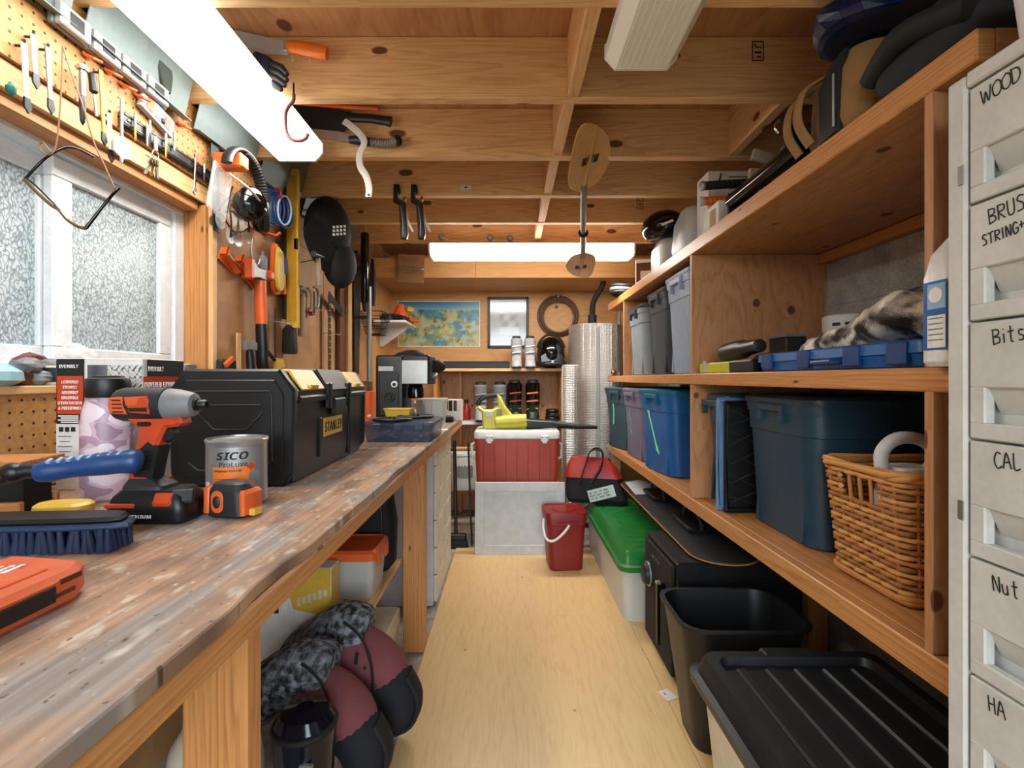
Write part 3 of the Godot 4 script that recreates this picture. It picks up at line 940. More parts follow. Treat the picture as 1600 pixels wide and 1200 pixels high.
func bench_things() -> void:
	toolbox()
	paint_can()
	impact_driver()
	var t: Node3D
	# tape measure
	t = thing("tape_measure", "black and orange tape measure in front of the paint can", "tape measure", Vector3(-0.487, BENCH, -0.858), -12.0)
	part(t, "case", S().tower([[0.0, 0.066, 0.040, 0.012], [0.004, 0.074, 0.048, 0.014], [0.046, 0.074, 0.048, 0.016], [0.057, 0.062, 0.036, 0.016], [0.060, 0.05, 0.028, 0.012]], 5), M.charcoal)
	part(t, "bumper", S().tower([[0.008, 0.014, 0.050, 0.005, -0.033], [0.05, 0.014, 0.050, 0.005, -0.032], [0.054, 0.01, 0.044, 0.004, -0.03]], 3), M.orange)
	part(t, "bumper", S().tower([[0.006, 0.010, 0.046, 0.004, 0.037], [0.042, 0.012, 0.046, 0.004, 0.037], [0.048, 0.008, 0.04, 0.004, 0.035]], 3), M.orange)
	part(t, "belt_clip", S().box(Vector3(-0.043, 0.03, 0.004), Vector3(0.003, 0.04, 0.02), 0.001), M.black_plastic)
	var oval := []
	for p in Shape.rounded(0.024, 0.038, 0.011, 5): oval.append(p)
	var ring := part(t, "lock_button", S().place(Vector3(-0.010, 0.028, 0.022)).prism(oval, 0.0, 0.0035, 0.001), M.orange)
	part(ring, "thumb_pad", S().ball(Vector3(-0.010, 0.028, 0.0255), Vector3(0.0075, 0.011, 0.003), 14, 8), M.charcoal)
	part(t, "blade_hook", S().box(Vector3(0.046, 0.010, 0.0), Vector3(0.012, 0.012, 0.02), 0.001), M.yellow)
	# insulated bottle
	t = thing("drink_bottle", "pink camouflage drink bottle with black screw cap behind the impact driver", "bottle", Vector3(-0.812, BENCH, -0.985))
	part(t, "body", S().lathe([[0.038, 0.0], [0.042, 0.004], [0.044, 0.02], [0.044, 0.155], [0.041, 0.175], [0.036, 0.195], [0.0355, 0.203]], 32), M.camo)
	part(t, "cap", S().lathe([[0.0365, 0.203], [0.038, 0.206], [0.038, 0.232], [0.036, 0.240], [0.028, 0.243], [0.027, 0.2455], [0.012, 0.247], [0.0, 0.247]], 32), M.black_plastic)
	exhaust_box()
	brush()
	# yellow sponge-like scoop, wooden tray
	t = thing("sponge", "rounded yellow sponge lying behind the blue brush", "sponge", Vector3(-0.745, BENCH, -0.815), 6.0)
	part(t, "body", S().tower([[0.0, 0.06, 0.03, 0.014], [0.008, 0.078, 0.042, 0.02], [0.022, 0.088, 0.05, 0.024], [0.030, 0.086, 0.048, 0.024], [0.034, 0.074, 0.04, 0.02]], 6), M.yellow)
	t = thing("slatted_tray", "small golden wooden slatted tray with its gap shade as a black block under the brush stem", "tray", Vector3(-0.925, BENCH, -0.86), 8.0)
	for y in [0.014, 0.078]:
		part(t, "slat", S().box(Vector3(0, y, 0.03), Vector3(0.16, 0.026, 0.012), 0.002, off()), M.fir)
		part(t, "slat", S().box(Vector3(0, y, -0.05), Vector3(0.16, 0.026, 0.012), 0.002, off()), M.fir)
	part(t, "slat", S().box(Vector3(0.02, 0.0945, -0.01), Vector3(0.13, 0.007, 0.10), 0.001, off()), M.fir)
	part(t, "gap_shade", S().box(Vector3(0, 0.045, -0.01), Vector3(0.15, 0.085, 0.066), 0.002), M.black_soft)  # black block stands for the shade between the slats
	# orange tool body cut by the frame
	t = thing("orange_tool", "bright orange flat power tool body with black inlay and white lettering", "power tool", Vector3(-0.522, BENCH, -0.40))
	var sh := S()
	sh.xf = flat_xf()
	sh.prism(V2([-0.055, -0.16, 0.048, -0.16, 0.056, -0.15, 0.056, 0.125, 0.040, 0.152, -0.048, 0.166, -0.055, 0.16]), 0.0, 0.036, 0.006)
	part(t, "body", sh, M.orange)
	part(t, "grip_inlay", S().box(Vector3(0.0562, 0.019, -0.03), Vector3(0.003, 0.017, 0.14), 0.001), M.black_plastic)
	part(t, "slot", S().box(Vector3(0.0555, 0.0285, -0.118), Vector3(0.002, 0.006, 0.026), 0.0005), worn("slot_shade", Color(0.36, 0.12, 0.05), 0.6), "flush slot with recess shade painted in")  # flush plates; the recess shade is put into their darker colour
	part(t, "slot", S().box(Vector3(0.0555, 0.016, -0.112), Vector3(0.002, 0.005, 0.022), 0.0005), M.slot_shade, "flush slot with recess shade painted in")
	part(t, "raised_panel", S().box(Vector3(-0.005, 0.0365, -0.02), Vector3(0.07, 0.003, 0.2), 0.001), M.orange)
	words(t, "Mil", 0.022, Vector3(-0.022, 0.0384, -0.112), Vector3(-90, 14, 0), M.white_ink, 1.0, 0.0, true, true)
	# parts case and what lies on it
	t = thing("parts_case", "smoky blue plastic parts case full of small hardware", "case", Vector3(-0.418, BENCH, -1.98))
	part(t, "tray", S().tower([[0.0, 0.24, 0.27, 0.012], [0.004, 0.25, 0.28, 0.014], [0.060, 0.262, 0.295, 0.016], [0.062, 0.27, 0.30, 0.016], [0.066, 0.27, 0.30, 0.016]], 4), M.smoky_case)
	part(t, "lid", S().tower([[0.067, 0.27, 0.30, 0.016], [0.074, 0.266, 0.296, 0.016], [0.077, 0.25, 0.28, 0.014]], 4), M.smoky_case)
	for k in 3:
		part(t, "latch", S().box(Vector3(-0.08 + k * 0.08, 0.06, 0.152), Vector3(0.03, 0.022, 0.006), 0.002), M.smoky_case)
	for k in 26:
		var c := Vector3(rng.randf_range(-0.1, 0.1), rng.randf_range(0.008, 0.03), rng.randf_range(-0.08, 0.125))
		part(t, "hardware_piece", S().place(c, Vector3(rng.randf() * 180, rng.randf() * 180, 0)).box(Vector3.ZERO, Vector3(0.022, 0.008, 0.009), 0.002), [M.steel, M.red, M.steel_dull, M.brass][k % 4])
	for k in 2:
		var disc := thing("black_disc", "black disc with a raised rim lying %s the parts case" % ["on top of", "flat further back on"][k], "disc", Vector3([-0.455, -0.39][k], BENCH + 0.078, [-1.90, -2.04][k]))
		part(disc, "plate", S().lathe([[0.0, 0.0], [0.075, 0.0], [0.078, 0.004], [0.072, 0.007], [0.02, 0.008], [0.0, 0.008]], 28), M.black_plastic)
		part(disc, "rim", S().torus(Vector3(0, 0.007, 0), Vector3.UP, 0.074, 0.003, 28, 6), M.steel_dark)
		part(disc, "hub", S().lathe([[0.014, 0.006], [0.014, 0.014], [0.0, 0.015]], 14), M.steel_dark)
	espresso()
	t = thing("orange_box", "tall plain orange box standing beside the coffee machine", "box", Vector3(-0.74, BENCH, -2.45))
	part(t, "body", S().box(Vector3(0, 0.09, 0), Vector3(0.11, 0.18, 0.09), 0.003), M.orange)
	part(t, "lid", S().box(Vector3(0, 0.205, -0.01), Vector3(0.085, 0.05, 0.07), 0.004), M.leather)
	part(t, "knob", S().ball(Vector3(0.05, 0.055, 0.047), Vector3(0.01, 0.01, 0.008), 12, 8), M.white_plastic)
	# clear organiser, box, black lens cap thing, paper
	t = thing("clear_organizer", "clear plastic drawer organizer standing at the end of the workbench", "organizer", Vector3(-0.41, BENCH, -2.63))
	part(t, "shell", S().tower([[0.0, 0.125, 0.12, 0.008], [0.13, 0.145, 0.135, 0.008], [0.135, 0.15, 0.14, 0.008]], 3), M.frosted_plastic)
	for k in 2:
		part(t, "bin", S().box(Vector3(-0.032 + k * 0.064, 0.066, 0.066), Vector3(0.058, 0.112, 0.004), 0.002), M.frosted_plastic)
	t = thing("label_box", "small white box with red and black print beside the clear organizer", "box", Vector3(-0.335, BENCH, -2.84), -8.0)
	part(t, "carton", S().box(Vector3(0, 0.06, 0), Vector3(0.125, 0.12, 0.06), 0.002), M.paper)
	for e in [[-0.035, 0.09, 0.045, 0.045, "red"], [0.002, 0.085, 0.022, 0.06, "ink"], [0.03, 0.085, 0.02, 0.06, "leather"], [-0.035, 0.066, 0.04, 0.01, "ink"]]:
		part(t, "print_panel", S().box(Vector3(e[0], e[1], 0.0305), Vector3(e[2], e[3], 0.001), 0.0), M[e[4]])
	one("black_pouch", S().tower([[0.0, 0.07, 0.05, 0.02], [0.012, 0.082, 0.06, 0.025], [0.03, 0.07, 0.05, 0.02], [0.036, 0.04, 0.03, 0.012]], 5), M.black_soft, "small black pouch lying by the bench end", "pouch", Vector3(-0.345, BENCH, -2.70), 20.0)
	one("paper_slip", S().box(Vector3(0, 0.0015, 0), Vector3(0.05, 0.003, 0.06), 0.0005), M.paper, "white paper slip lying beside the parts case", "paper", Vector3(-0.312, BENCH, -2.28), 15.0)
	sill_things()

func toolbox() -> void:
	var t := thing("toolbox", "large black toolbox with yellow lid compartments on the workbench", "toolbox", Vector3(-0.622, BENCH, -1.375), 1.5)
	part(t, "body", S().prism(V2([-0.122, 0.004, 0.122, 0.004, 0.128, 0.03, 0.131, 0.186, -0.131, 0.186, -0.128, 0.03]), -0.275, 0.275, 0.003), M.black_plastic)
	part(t, "lid", S().prism(V2([-0.136, 0.19, 0.136, 0.19, 0.138, 0.212, 0.118, 0.240, 0.108, 0.256, -0.108, 0.256, -0.138, 0.212]), -0.28, 0.28, 0.003), M.black_plastic)
	for s in [-1.0, 1.0]:
		var e := part(t, "end_panel", S().prism(V2([-0.112, 0.0, 0.112, 0.0, 0.134, 0.028, 0.138, 0.215, 0.104, 0.262, -0.104, 0.262, -0.138, 0.215, -0.134, 0.028]), s * 0.287 - 0.012, s * 0.287 + 0.012, 0.005), M.black_plastic)
		if s > 0:
			part(e, "inset_panel", S().prism(V2([-0.098, 0.022, 0.098, 0.022, 0.114, 0.042, 0.116, 0.206, 0.096, 0.238, -0.096, 0.238, -0.116, 0.206, -0.114, 0.042]), 0.298, 0.303, 0.002), M.black_plastic)
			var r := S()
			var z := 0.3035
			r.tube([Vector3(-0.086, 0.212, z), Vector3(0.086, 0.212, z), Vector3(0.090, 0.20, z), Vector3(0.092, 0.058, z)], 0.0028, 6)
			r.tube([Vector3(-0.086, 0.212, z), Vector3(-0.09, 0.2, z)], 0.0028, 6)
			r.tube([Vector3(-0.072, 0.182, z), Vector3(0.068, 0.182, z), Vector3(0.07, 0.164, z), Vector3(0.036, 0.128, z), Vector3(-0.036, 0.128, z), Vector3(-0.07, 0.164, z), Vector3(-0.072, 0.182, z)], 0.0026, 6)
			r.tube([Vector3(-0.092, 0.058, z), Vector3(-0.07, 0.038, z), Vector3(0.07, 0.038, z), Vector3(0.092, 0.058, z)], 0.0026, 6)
			part(e, "relief_ridge", r, M.charcoal)  # ridges in lighter grey, their highlight put into the colour
	for z in [[0.115, 0.262], [-0.26, -0.115]]:
		var f := part(t, "compartment_lid", S().prism(V2([0.139, 0.213, 0.142, 0.216, 0.122, 0.2445, 0.110, 0.262, 0.02, 0.262, 0.02, 0.255, 0.108, 0.255, 0.118, 0.240]), z[0], z[1], 0.002), M.yellow, "yellow flip-up lid")
		part(f, "finger_tab", S().box(Vector3(0.138, 0.222, (z[0] + z[1]) / 2), Vector3(0.012, 0.012, 0.05), 0.003), M.yellow)
	part(t, "carry_handle", S().prism(V2([0.139, 0.205, 0.144, 0.212, 0.124, 0.2465, 0.112, 0.266, -0.06, 0.266, -0.06, 0.256, 0.108, 0.256, 0.118, 0.240]), -0.095, 0.095, 0.003), M.charcoal)
	for z in [-0.19, 0.19]: part(t, "lid_lip", S().box(Vector3(0.137, 0.193, z), Vector3(0.012, 0.016, 0.17), 0.004), M.black_plastic)
	for z in [-0.085, 0.085]:
		part(t, "latch_arm", S().box(Vector3(0.141, 0.196, z), Vector3(0.016, 0.07, 0.022), 0.004), M.black_plastic)
	part(t, "latch", S().box(Vector3(0.140, 0.165, 0.0), Vector3(0.014, 0.045, 0.10), 0.004), M.charcoal)
	part(t, "side_rib", S().box(Vector3(0.131, 0.09, -0.13), Vector3(0.008, 0.16, 0.02), 0.002), M.black_plastic)
	part(t, "side_rib", S().box(Vector3(0.131, 0.09, 0.12), Vector3(0.006, 0.10, 0.02), 0.002), M.black_plastic)
	for z in [-0.2, 0.2]:
		part(t, "foot", S().box(Vector3(0.09, 0.004, z), Vector3(0.06, 0.008, 0.1), 0.002), M.black_plastic)
	var plate := part(t, "name_plate", S().place(Vector3(0.1315, 0.112, 0.022), Vector3(0, 90, 0)).box(Vector3.ZERO, Vector3(0.15, 0.05, 0.004), 0.0015), M.yellow)
	words(plate, "STANLEY", 0.027, Vector3(0.134, 0.112, 0.022), Vector3(0, 90, 0), M.ink, 0.92)

func paint_can() -> void:
	var t := thing("paint_can", "small metal can of wood coating with orange label on the bench", "paint can", Vector3(-0.533, BENCH, -0.955), 25.0)
	part(t, "can", S().lathe([[0.050, 0.0], [0.054, 0.001], [0.055, 0.003], [0.0535, 0.006], [0.0535, 0.115], [0.055, 0.118], [0.056, 0.122], [0.0545, 0.125], [0.052, 0.125], [0.051, 0.120]], 40, 35.0, true, false), M.steel)
	part(t, "lid", S().lathe([[0.0, 0.1215], [0.030, 0.1215], [0.034, 0.1235], [0.044, 0.1235], [0.046, 0.119], [0.0505, 0.119], [0.0515, 0.124]], 40, 35.0, false, false), M.steel)
	var r := 0.0538
	part(t, "label_band", band(S(), r, 0.010, 0.112, -52, 52, 0.0004), worn("can_silver", Color(0.60, 0.60, 0.60), 0.35, 0.5))
	part(t, "label_panel", band(S(), r, 0.010, 0.076, -42, 36, 0.0008), worn("can_orange", Color(0.90, 0.47, 0.13), 0.5))
	words(t, "SICO", 0.0145, Vector3(-0.004, 0.0965, r + 0.001), Vector3.ZERO, M.ink, 1.25, r, true, true)
	words(t, "ProLuxe", 0.009, Vector3(-0.003, 0.0805, r + 0.001), Vector3.ZERO, M.ink, 1.1, r, false)
	words(t, "1 PRIMARY COAT RE", 0.0036, Vector3(-0.014, 0.0685, r + 0.0012), Vector3.ZERO, M.ink, 1.1, r, true)
	for k in 3:
		part(t, "fine_print", band(S(), r, 0.0535 - k * 0.003, 0.0543 - k * 0.003, -38, 4, 0.0011), M.rust)
	part(t, "seal", S().place(Vector3(sin(0.62) * 0.0545, 0.056, cos(0.62) * 0.0545), Vector3(90, rad_to_deg(0.62), 0)).lathe([[0.0, -0.0005], [0.011, -0.0005], [0.011, 0.0008], [0.0, 0.001]], 20), M.grey_plastic)
	part(t, "flame_mark", S().place(Vector3(sin(0.5) * 0.0545, 0.075, cos(0.5) * 0.0545), Vector3(0, rad_to_deg(0.5), 45)).box(Vector3.ZERO, Vector3(0.011, 0.011, 0.0014), 0.0), M.orange_red)
	for a in [-0.22, 0.22]:
		var oc := []
		for k in 8: oc.append(Vector2(cos(TAU * (k + 0.5) / 8), sin(TAU * (k + 0.5) / 8)) * 0.0105)
		var h := part(t, "hazard_mark", S().place(Vector3(sin(a) * 0.0547, 0.032, cos(a) * 0.0547), Vector3(0, rad_to_deg(a), 0)).prism(oc, 0.0, 0.0008), M.ink)
		var ic := []
		for k in 8: ic.append(oc[k] * 0.8)
		part(h, "mark_field", S().place(Vector3(sin(a) * 0.0549, 0.032, cos(a) * 0.0549), Vector3(0, rad_to_deg(a), 0)).prism(ic, 0.0, 0.001), M.can_orange)
		part(h, "symbol", S().place(Vector3(sin(a) * 0.0551, 0.031, cos(a) * 0.0551), Vector3(0, rad_to_deg(a), 0)).prism(V2([-0.005, -0.003, 0.005, -0.003, 0.003, 0.002, 0.0, 0.006, -0.003, 0.002]), 0.0, 0.0012), M.ink)
	part(t, "barcode", band(S(), r, 0.020, 0.046, -66, -52, 0.0006), M.paper)

func impact_driver() -> void:
	var t := thing("impact_driver", "orange and black cordless impact driver standing on its battery", "power tool", Vector3(-0.60, BENCH, -0.835))
	var k := 950.0
	var ax := Transform3D(Basis(Vector3(0, -1, 0), Vector3(1, 0, 0), Vector3(0, 0, 1)), Vector3(0, 0.196, 0))   # lathe axis to +x
	var a := S()
	a.xf = ax
	a.lathe([[0.0, -0.073], [0.018, -0.072], [0.026, -0.066], [0.029, -0.056], [0.029, 0.016], [0.027, 0.018]], 28)
	part(t, "motor_housing", a, M.charcoal)
	a = S(); a.xf = ax
	a.lathe([[0.027, 0.014], [0.0275, 0.02], [0.026, 0.036], [0.021, 0.056], [0.019, 0.061], [0.013, 0.063]], 28)
	part(t, "nose_cone", a, M.grey_plastic)
	a = S(); a.xf = ax
	a.lathe([[0.011, 0.061], [0.011, 0.067], [0.008, 0.068], [0.0085, 0.078], [0.007, 0.082], [0.004, 0.082], [0.004, 0.07]], 18)
	part(t, "bit_holder", a, M.steel_dark)
	var side := part(t, "vent_panel", S().prism(px2([176, 627, 198, 625, 205, 653, 178, 652], 238, 825, k), 0.020, 0.0295, 0.002), M.orange)
	for s in 4:
		part(side, "vent_slot", S().box(Vector3((190 - 238 + s) / k, (825 - 631 - s * 6) / k, 0.0292), Vector3(0.015 + s * 0.001, 0.0022, 0.0012), 0.0), M.ink)
	var badge := part(t, "badge", S().prism(px2([201, 626, 236, 624, 241, 632, 241, 653, 209, 650], 238, 825, k), 0.020, 0.0298, 0.002), M.orange_red)
	part(badge, "badge_plate", S().prism(px2([209, 643, 239, 642, 239, 649, 211, 648], 238, 825, k), 0.0295, 0.0304), M.ink)
	part(badge, "badge_plate", S().prism(px2([203, 628, 228, 626, 222, 638, 206, 639], 238, 825, k), 0.0295, 0.0302), M.orange)
	part(t, "top_rail", S().prism(px2([180, 616, 240, 613, 250, 618, 250, 622, 178, 624], 238, 825, k), -0.012, 0.012, 0.002), M.orange_red)
	part(t, "handle", S().prism(px2([186, 655, 250, 655, 282, 660, 284, 668, 276, 674, 258, 676, 252, 688, 244, 706, 238, 738, 232, 762, 196, 762, 199, 745, 210, 706, 214, 676], 238, 825, k), -0.017, 0.017, 0.005), M.orange_red)
	var grip := part(t, "grip", S().prism(px2([231, 694, 247, 706, 241, 732, 236, 758, 206, 756, 209, 726, 216, 708], 238, 825, k), -0.0185, 0.0185, 0.004), M.black_soft)
	for s in 6:
		part(grip, "grip_rib", S().place(Vector3((228 - s * 1.6 - 238) / k, (825 - 712 - s * 7) / k, 0.0185), Vector3(0, 0, 10)).box(Vector3.ZERO, Vector3(0.024, 0.003, 0.0016), 0.0006), M.black_plastic)
	part(t, "trigger", S().prism(px2([250, 678, 262, 675, 268, 684, 264, 696, 256, 701, 248, 697], 238, 825, k), -0.009, 0.009, 0.003), M.black_plastic)
	part(t, "direction_switch", S().box(Vector3((226 - 238) / k, (825 - 669) / k, 0.0), Vector3(0.022, 0.007, 0.044), 0.002), M.black_plastic)
	part(t, "foot", S().tower([[0.050, 0.075, 0.055, 0.012, -0.012], [0.060, 0.07, 0.05, 0.012, -0.014], [0.072, 0.042, 0.036, 0.01, -0.022]], 4), M.charcoal)
	var bat := part(t, "battery", S().tower([[0.0, 0.118, 0.066, 0.012], [0.004, 0.126, 0.074, 0.014], [0.02, 0.132, 0.08, 0.016], [0.03, 0.130, 0.078, 0.014], [0.044, 0.118, 0.068, 0.012], [0.054, 0.10, 0.055, 0.012]], 4), M.black_plastic)
	part(bat, "latch_button", S().place(Vector3(0.030, 0.040, 0.030), Vector3(-30, 0, 0)).box(Vector3.ZERO, Vector3(0.034, 0.024, 0.014), 0.004), M.orange_red)
	part(bat, "trim_band", S().box(Vector3(-0.038, 0.031, 0.036), Vector3(0.05, 0.008, 0.008), 0.002), M.orange_red)
	part(bat, "charge_panel", S().place(Vector3(0.055, 0.043, 0.022), Vector3(-28, 24, 0)).box(Vector3.ZERO, Vector3(0.034, 0.024, 0.012), 0.003), M.charcoal)
	words(bat, "LITHIUM", 0.0055, Vector3(-0.004, 0.0145, 0.0408), Vector3.ZERO, M.white_ink, 1.3)
	words(bat, "RED", 0.0055, Vector3(-0.032, 0.0145, 0.0408), Vector3.ZERO, M.orange_red, 1.2)

func exhaust_box() -> void:
	var t := thing("exhaust_kit_box", "white printed carton for a louvered exhaust assembly standing on the bench", "box", Vector3(-0.884, BENCH, -1.115))
	part(t, "carton", S().box(Vector3(0, 0.142, 0), Vector3(0.188, 0.284, 0.13), 0.001), M.paper)
	var z := 0.0655
	part(t, "print_panel", S().box(Vector3(-0.062, 0.213, z), Vector3(0.060, 0.14, 0.001), 0.0), M.ink)
	part(t, "print_panel", S().box(Vector3(-0.062, 0.205, z + 0.0005), Vector3(0.056, 0.082, 0.001), 0.0), M.orange_red)
	words(t, "EVERBILT", 0.0072, Vector3(-0.065, 0.267, z + 0.0012), Vector3.ZERO, M.white_ink, 0.95)
	words(t, "LOUVERED\nEXHAUST\nASSEMBLY\nENSEMBLE\nD'EVACUATION\nA PERSIENNES", 0.0068, Vector3(-0.062, 0.205, z + 0.0012), Vector3.ZERO, M.white_ink, 0.78)
	for k in 4: part(t, "print_line", S().box(Vector3(-0.066 + 0.003 * (k % 2), 0.160 - k * 0.0045, z + 0.0006), Vector3(0.044 - 0.006 * (k % 2), 0.0026, 0.0006), 0.0), M.white_ink)
	for k in 3:
		part(t, "print_icon", S().box(Vector3(-0.082 + k * 0.013, 0.131, z), Vector3(0.009, 0.01, 0.001), 0.0), M.charcoal)
	for k in 5:
		part(t, "print_line", S().box(Vector3(-0.074, 0.116 - k * 0.011, z), Vector3([0.028, 0.022, 0.03, 0.024, 0.026][k], 0.002, 0.001), 0.0), M.grey_plastic)
	var pic := print_tex(128, 128, func(u: float, v: float) -> Color:
		if u < 0.36: return Color(0.25, 0.26, 0.28).lerp(Color(0.62, 0.63, 0.65), absf(u - 0.14) * 2.2)
		if v > 0.42: return Color(0.86, 0.85, 0.83)
		var cr := absf(sin(u * 31.0 + sin(v * 23.0) * 2.2)) * absf(sin(v * 27.0 + cos(u * 19.0) * 2.0))
		return Color(0.83, 0.82, 0.80) if cr > 0.12 else Color(0.25, 0.24, 0.23))
	var pm := mat("carton_picture", Color.WHITE, 0.5, 0.0, pic)
	var sh := S().box(Vector3(0.034, 0.195, z), Vector3(0.118, 0.15, 0.001), 0.0)
	for i in sh.t.size(): sh.t[i] = Vector2((sh.v[i].x + 0.025) / 0.118, (0.27 - sh.v[i].y) / 0.15)
	part(t, "picture_panel", sh, pm)
	part(t, "picture_hood", S().prism(V2([0.01, 0.16, 0.09, 0.16, 0.088, 0.205, 0.07, 0.222, 0.03, 0.222, 0.012, 0.205]), z, z + 0.0012), M.ink)
	var x := 0.0945
	part(t, "print_panel", S().box(Vector3(x, 0.215, -0.006), Vector3(0.001, 0.135, 0.118), 0.0), M.ink)
	part(t, "print_panel", S().box(Vector3(x + 0.0005, 0.217, 0.0), Vector3(0.001, 0.056, 0.13), 0.0), M.orange_red)
	words(t, "EVERBILT", 0.010, Vector3(x + 0.0012, 0.262, 0.028), Vector3(0, 90, 0), M.white_ink, 0.8)
	words(t, "LOUVERED EXHAUST\nASSEMBLY", 0.012, Vector3(x + 0.0012, 0.217, 0.012), Vector3(0, 90, 0), M.white_ink, 0.72)
	part(t, "print_panel", S().box(Vector3(x, 0.006, 0.0), Vector3(0.001, 0.012, 0.13), 0.0), M.orange_red)

func brush() -> void:
	var t := thing("bench_brush", "black hand brush with blue bristles and a ribbed blue grip", "brush", Vector3(-0.66, BENCH, -0.685), 4.0)
	var outline := []
	for p in spline2(V2([-0.12, 0.0, -0.11, 0.026, 0.0, 0.030, 0.10, 0.026, 0.122, 0.004, 0.115, -0.020, 0.0, -0.028, -0.11, -0.024]), 3): outline.append(p)
	var sh := S()
	sh.xf = flat_xf()
	sh.prism(outline, 0.031, 0.040, 0.003)
	part(t, "head_rim", sh, worn("brush_blue", Color(0.13, 0.22, 0.33), 0.5))
	var top := []
	for p in outline: top.append(p * 0.93)
	sh = S(); sh.xf = flat_xf()
	sh.prism(top, 0.039, 0.048, 0.004)
	part(t, "head", sh, M.black_plastic)
	var br := S()
	for i in 22:
		for j in 5:
			var bx := -0.105 + i * 0.010
			var bz := -0.020 + j * 0.010
			br.place(Vector3(bx, 0.0, bz), Vector3(rng.randf_range(-9, 9), rng.randf() * 90, rng.randf_range(-8, 8)))
			br.tower([[0.001, 0.0105, 0.0105, 0.003], [0.033, 0.006, 0.006, 0.002]], 2)
	part(t, "bristles", br, worn("bristle_blue", Color(0.06, 0.13, 0.26), 0.7, 0.0, 60.0)).set_meta("kind", "stuff")
	var st := [Vector3(-0.105, 0.046, 0.0), Vector3(-0.15, 0.058, -0.005), Vector3(-0.165, 0.072, -0.03), Vector3(-0.13, 0.082, -0.05), Vector3(-0.08, 0.098, -0.065), Vector3(-0.058, 0.097, -0.07)]
	part(t, "stem", S().tube(spline(st, 5), 0.0115, 12), M.black_plastic)
	part(t, "collar", S().ball(Vector3(-0.092, 0.097, -0.062), Vector3(0.018, 0.015, 0.014), 14, 10), M.black_plastic)
	var gp := [Vector3(-0.062, 0.096, -0.069), Vector3(-0.03, 0.099, -0.076), Vector3(0.02, 0.105, -0.086), Vector3(0.06, 0.107, -0.094), Vector3(0.075, 0.105, -0.098)]
	var g := part(t, "grip", S().tube(spline(gp, 4), [0.014, 0.016, 0.017, 0.0165, 0.0155, 0.015, 0.016, 0.0175, 0.0185, 0.0185, 0.018, 0.0185, 0.0195, 0.019, 0.017, 0.013, 0.004], 16), M.blue)
	for k in 8:
		var q: Vector3 = gp[0].lerp(gp[3], 0.16 + k * 0.105)
		part(g, "grip_slot", S().place(q + Vector3(0, 0.0155, 0.006), Vector3(25, 0, 12)).box(Vector3.ZERO, Vector3(0.006, 0.006, 0.012), 0.0015), worn("pale_blue", Color(0.55, 0.68, 0.82), 0.4))

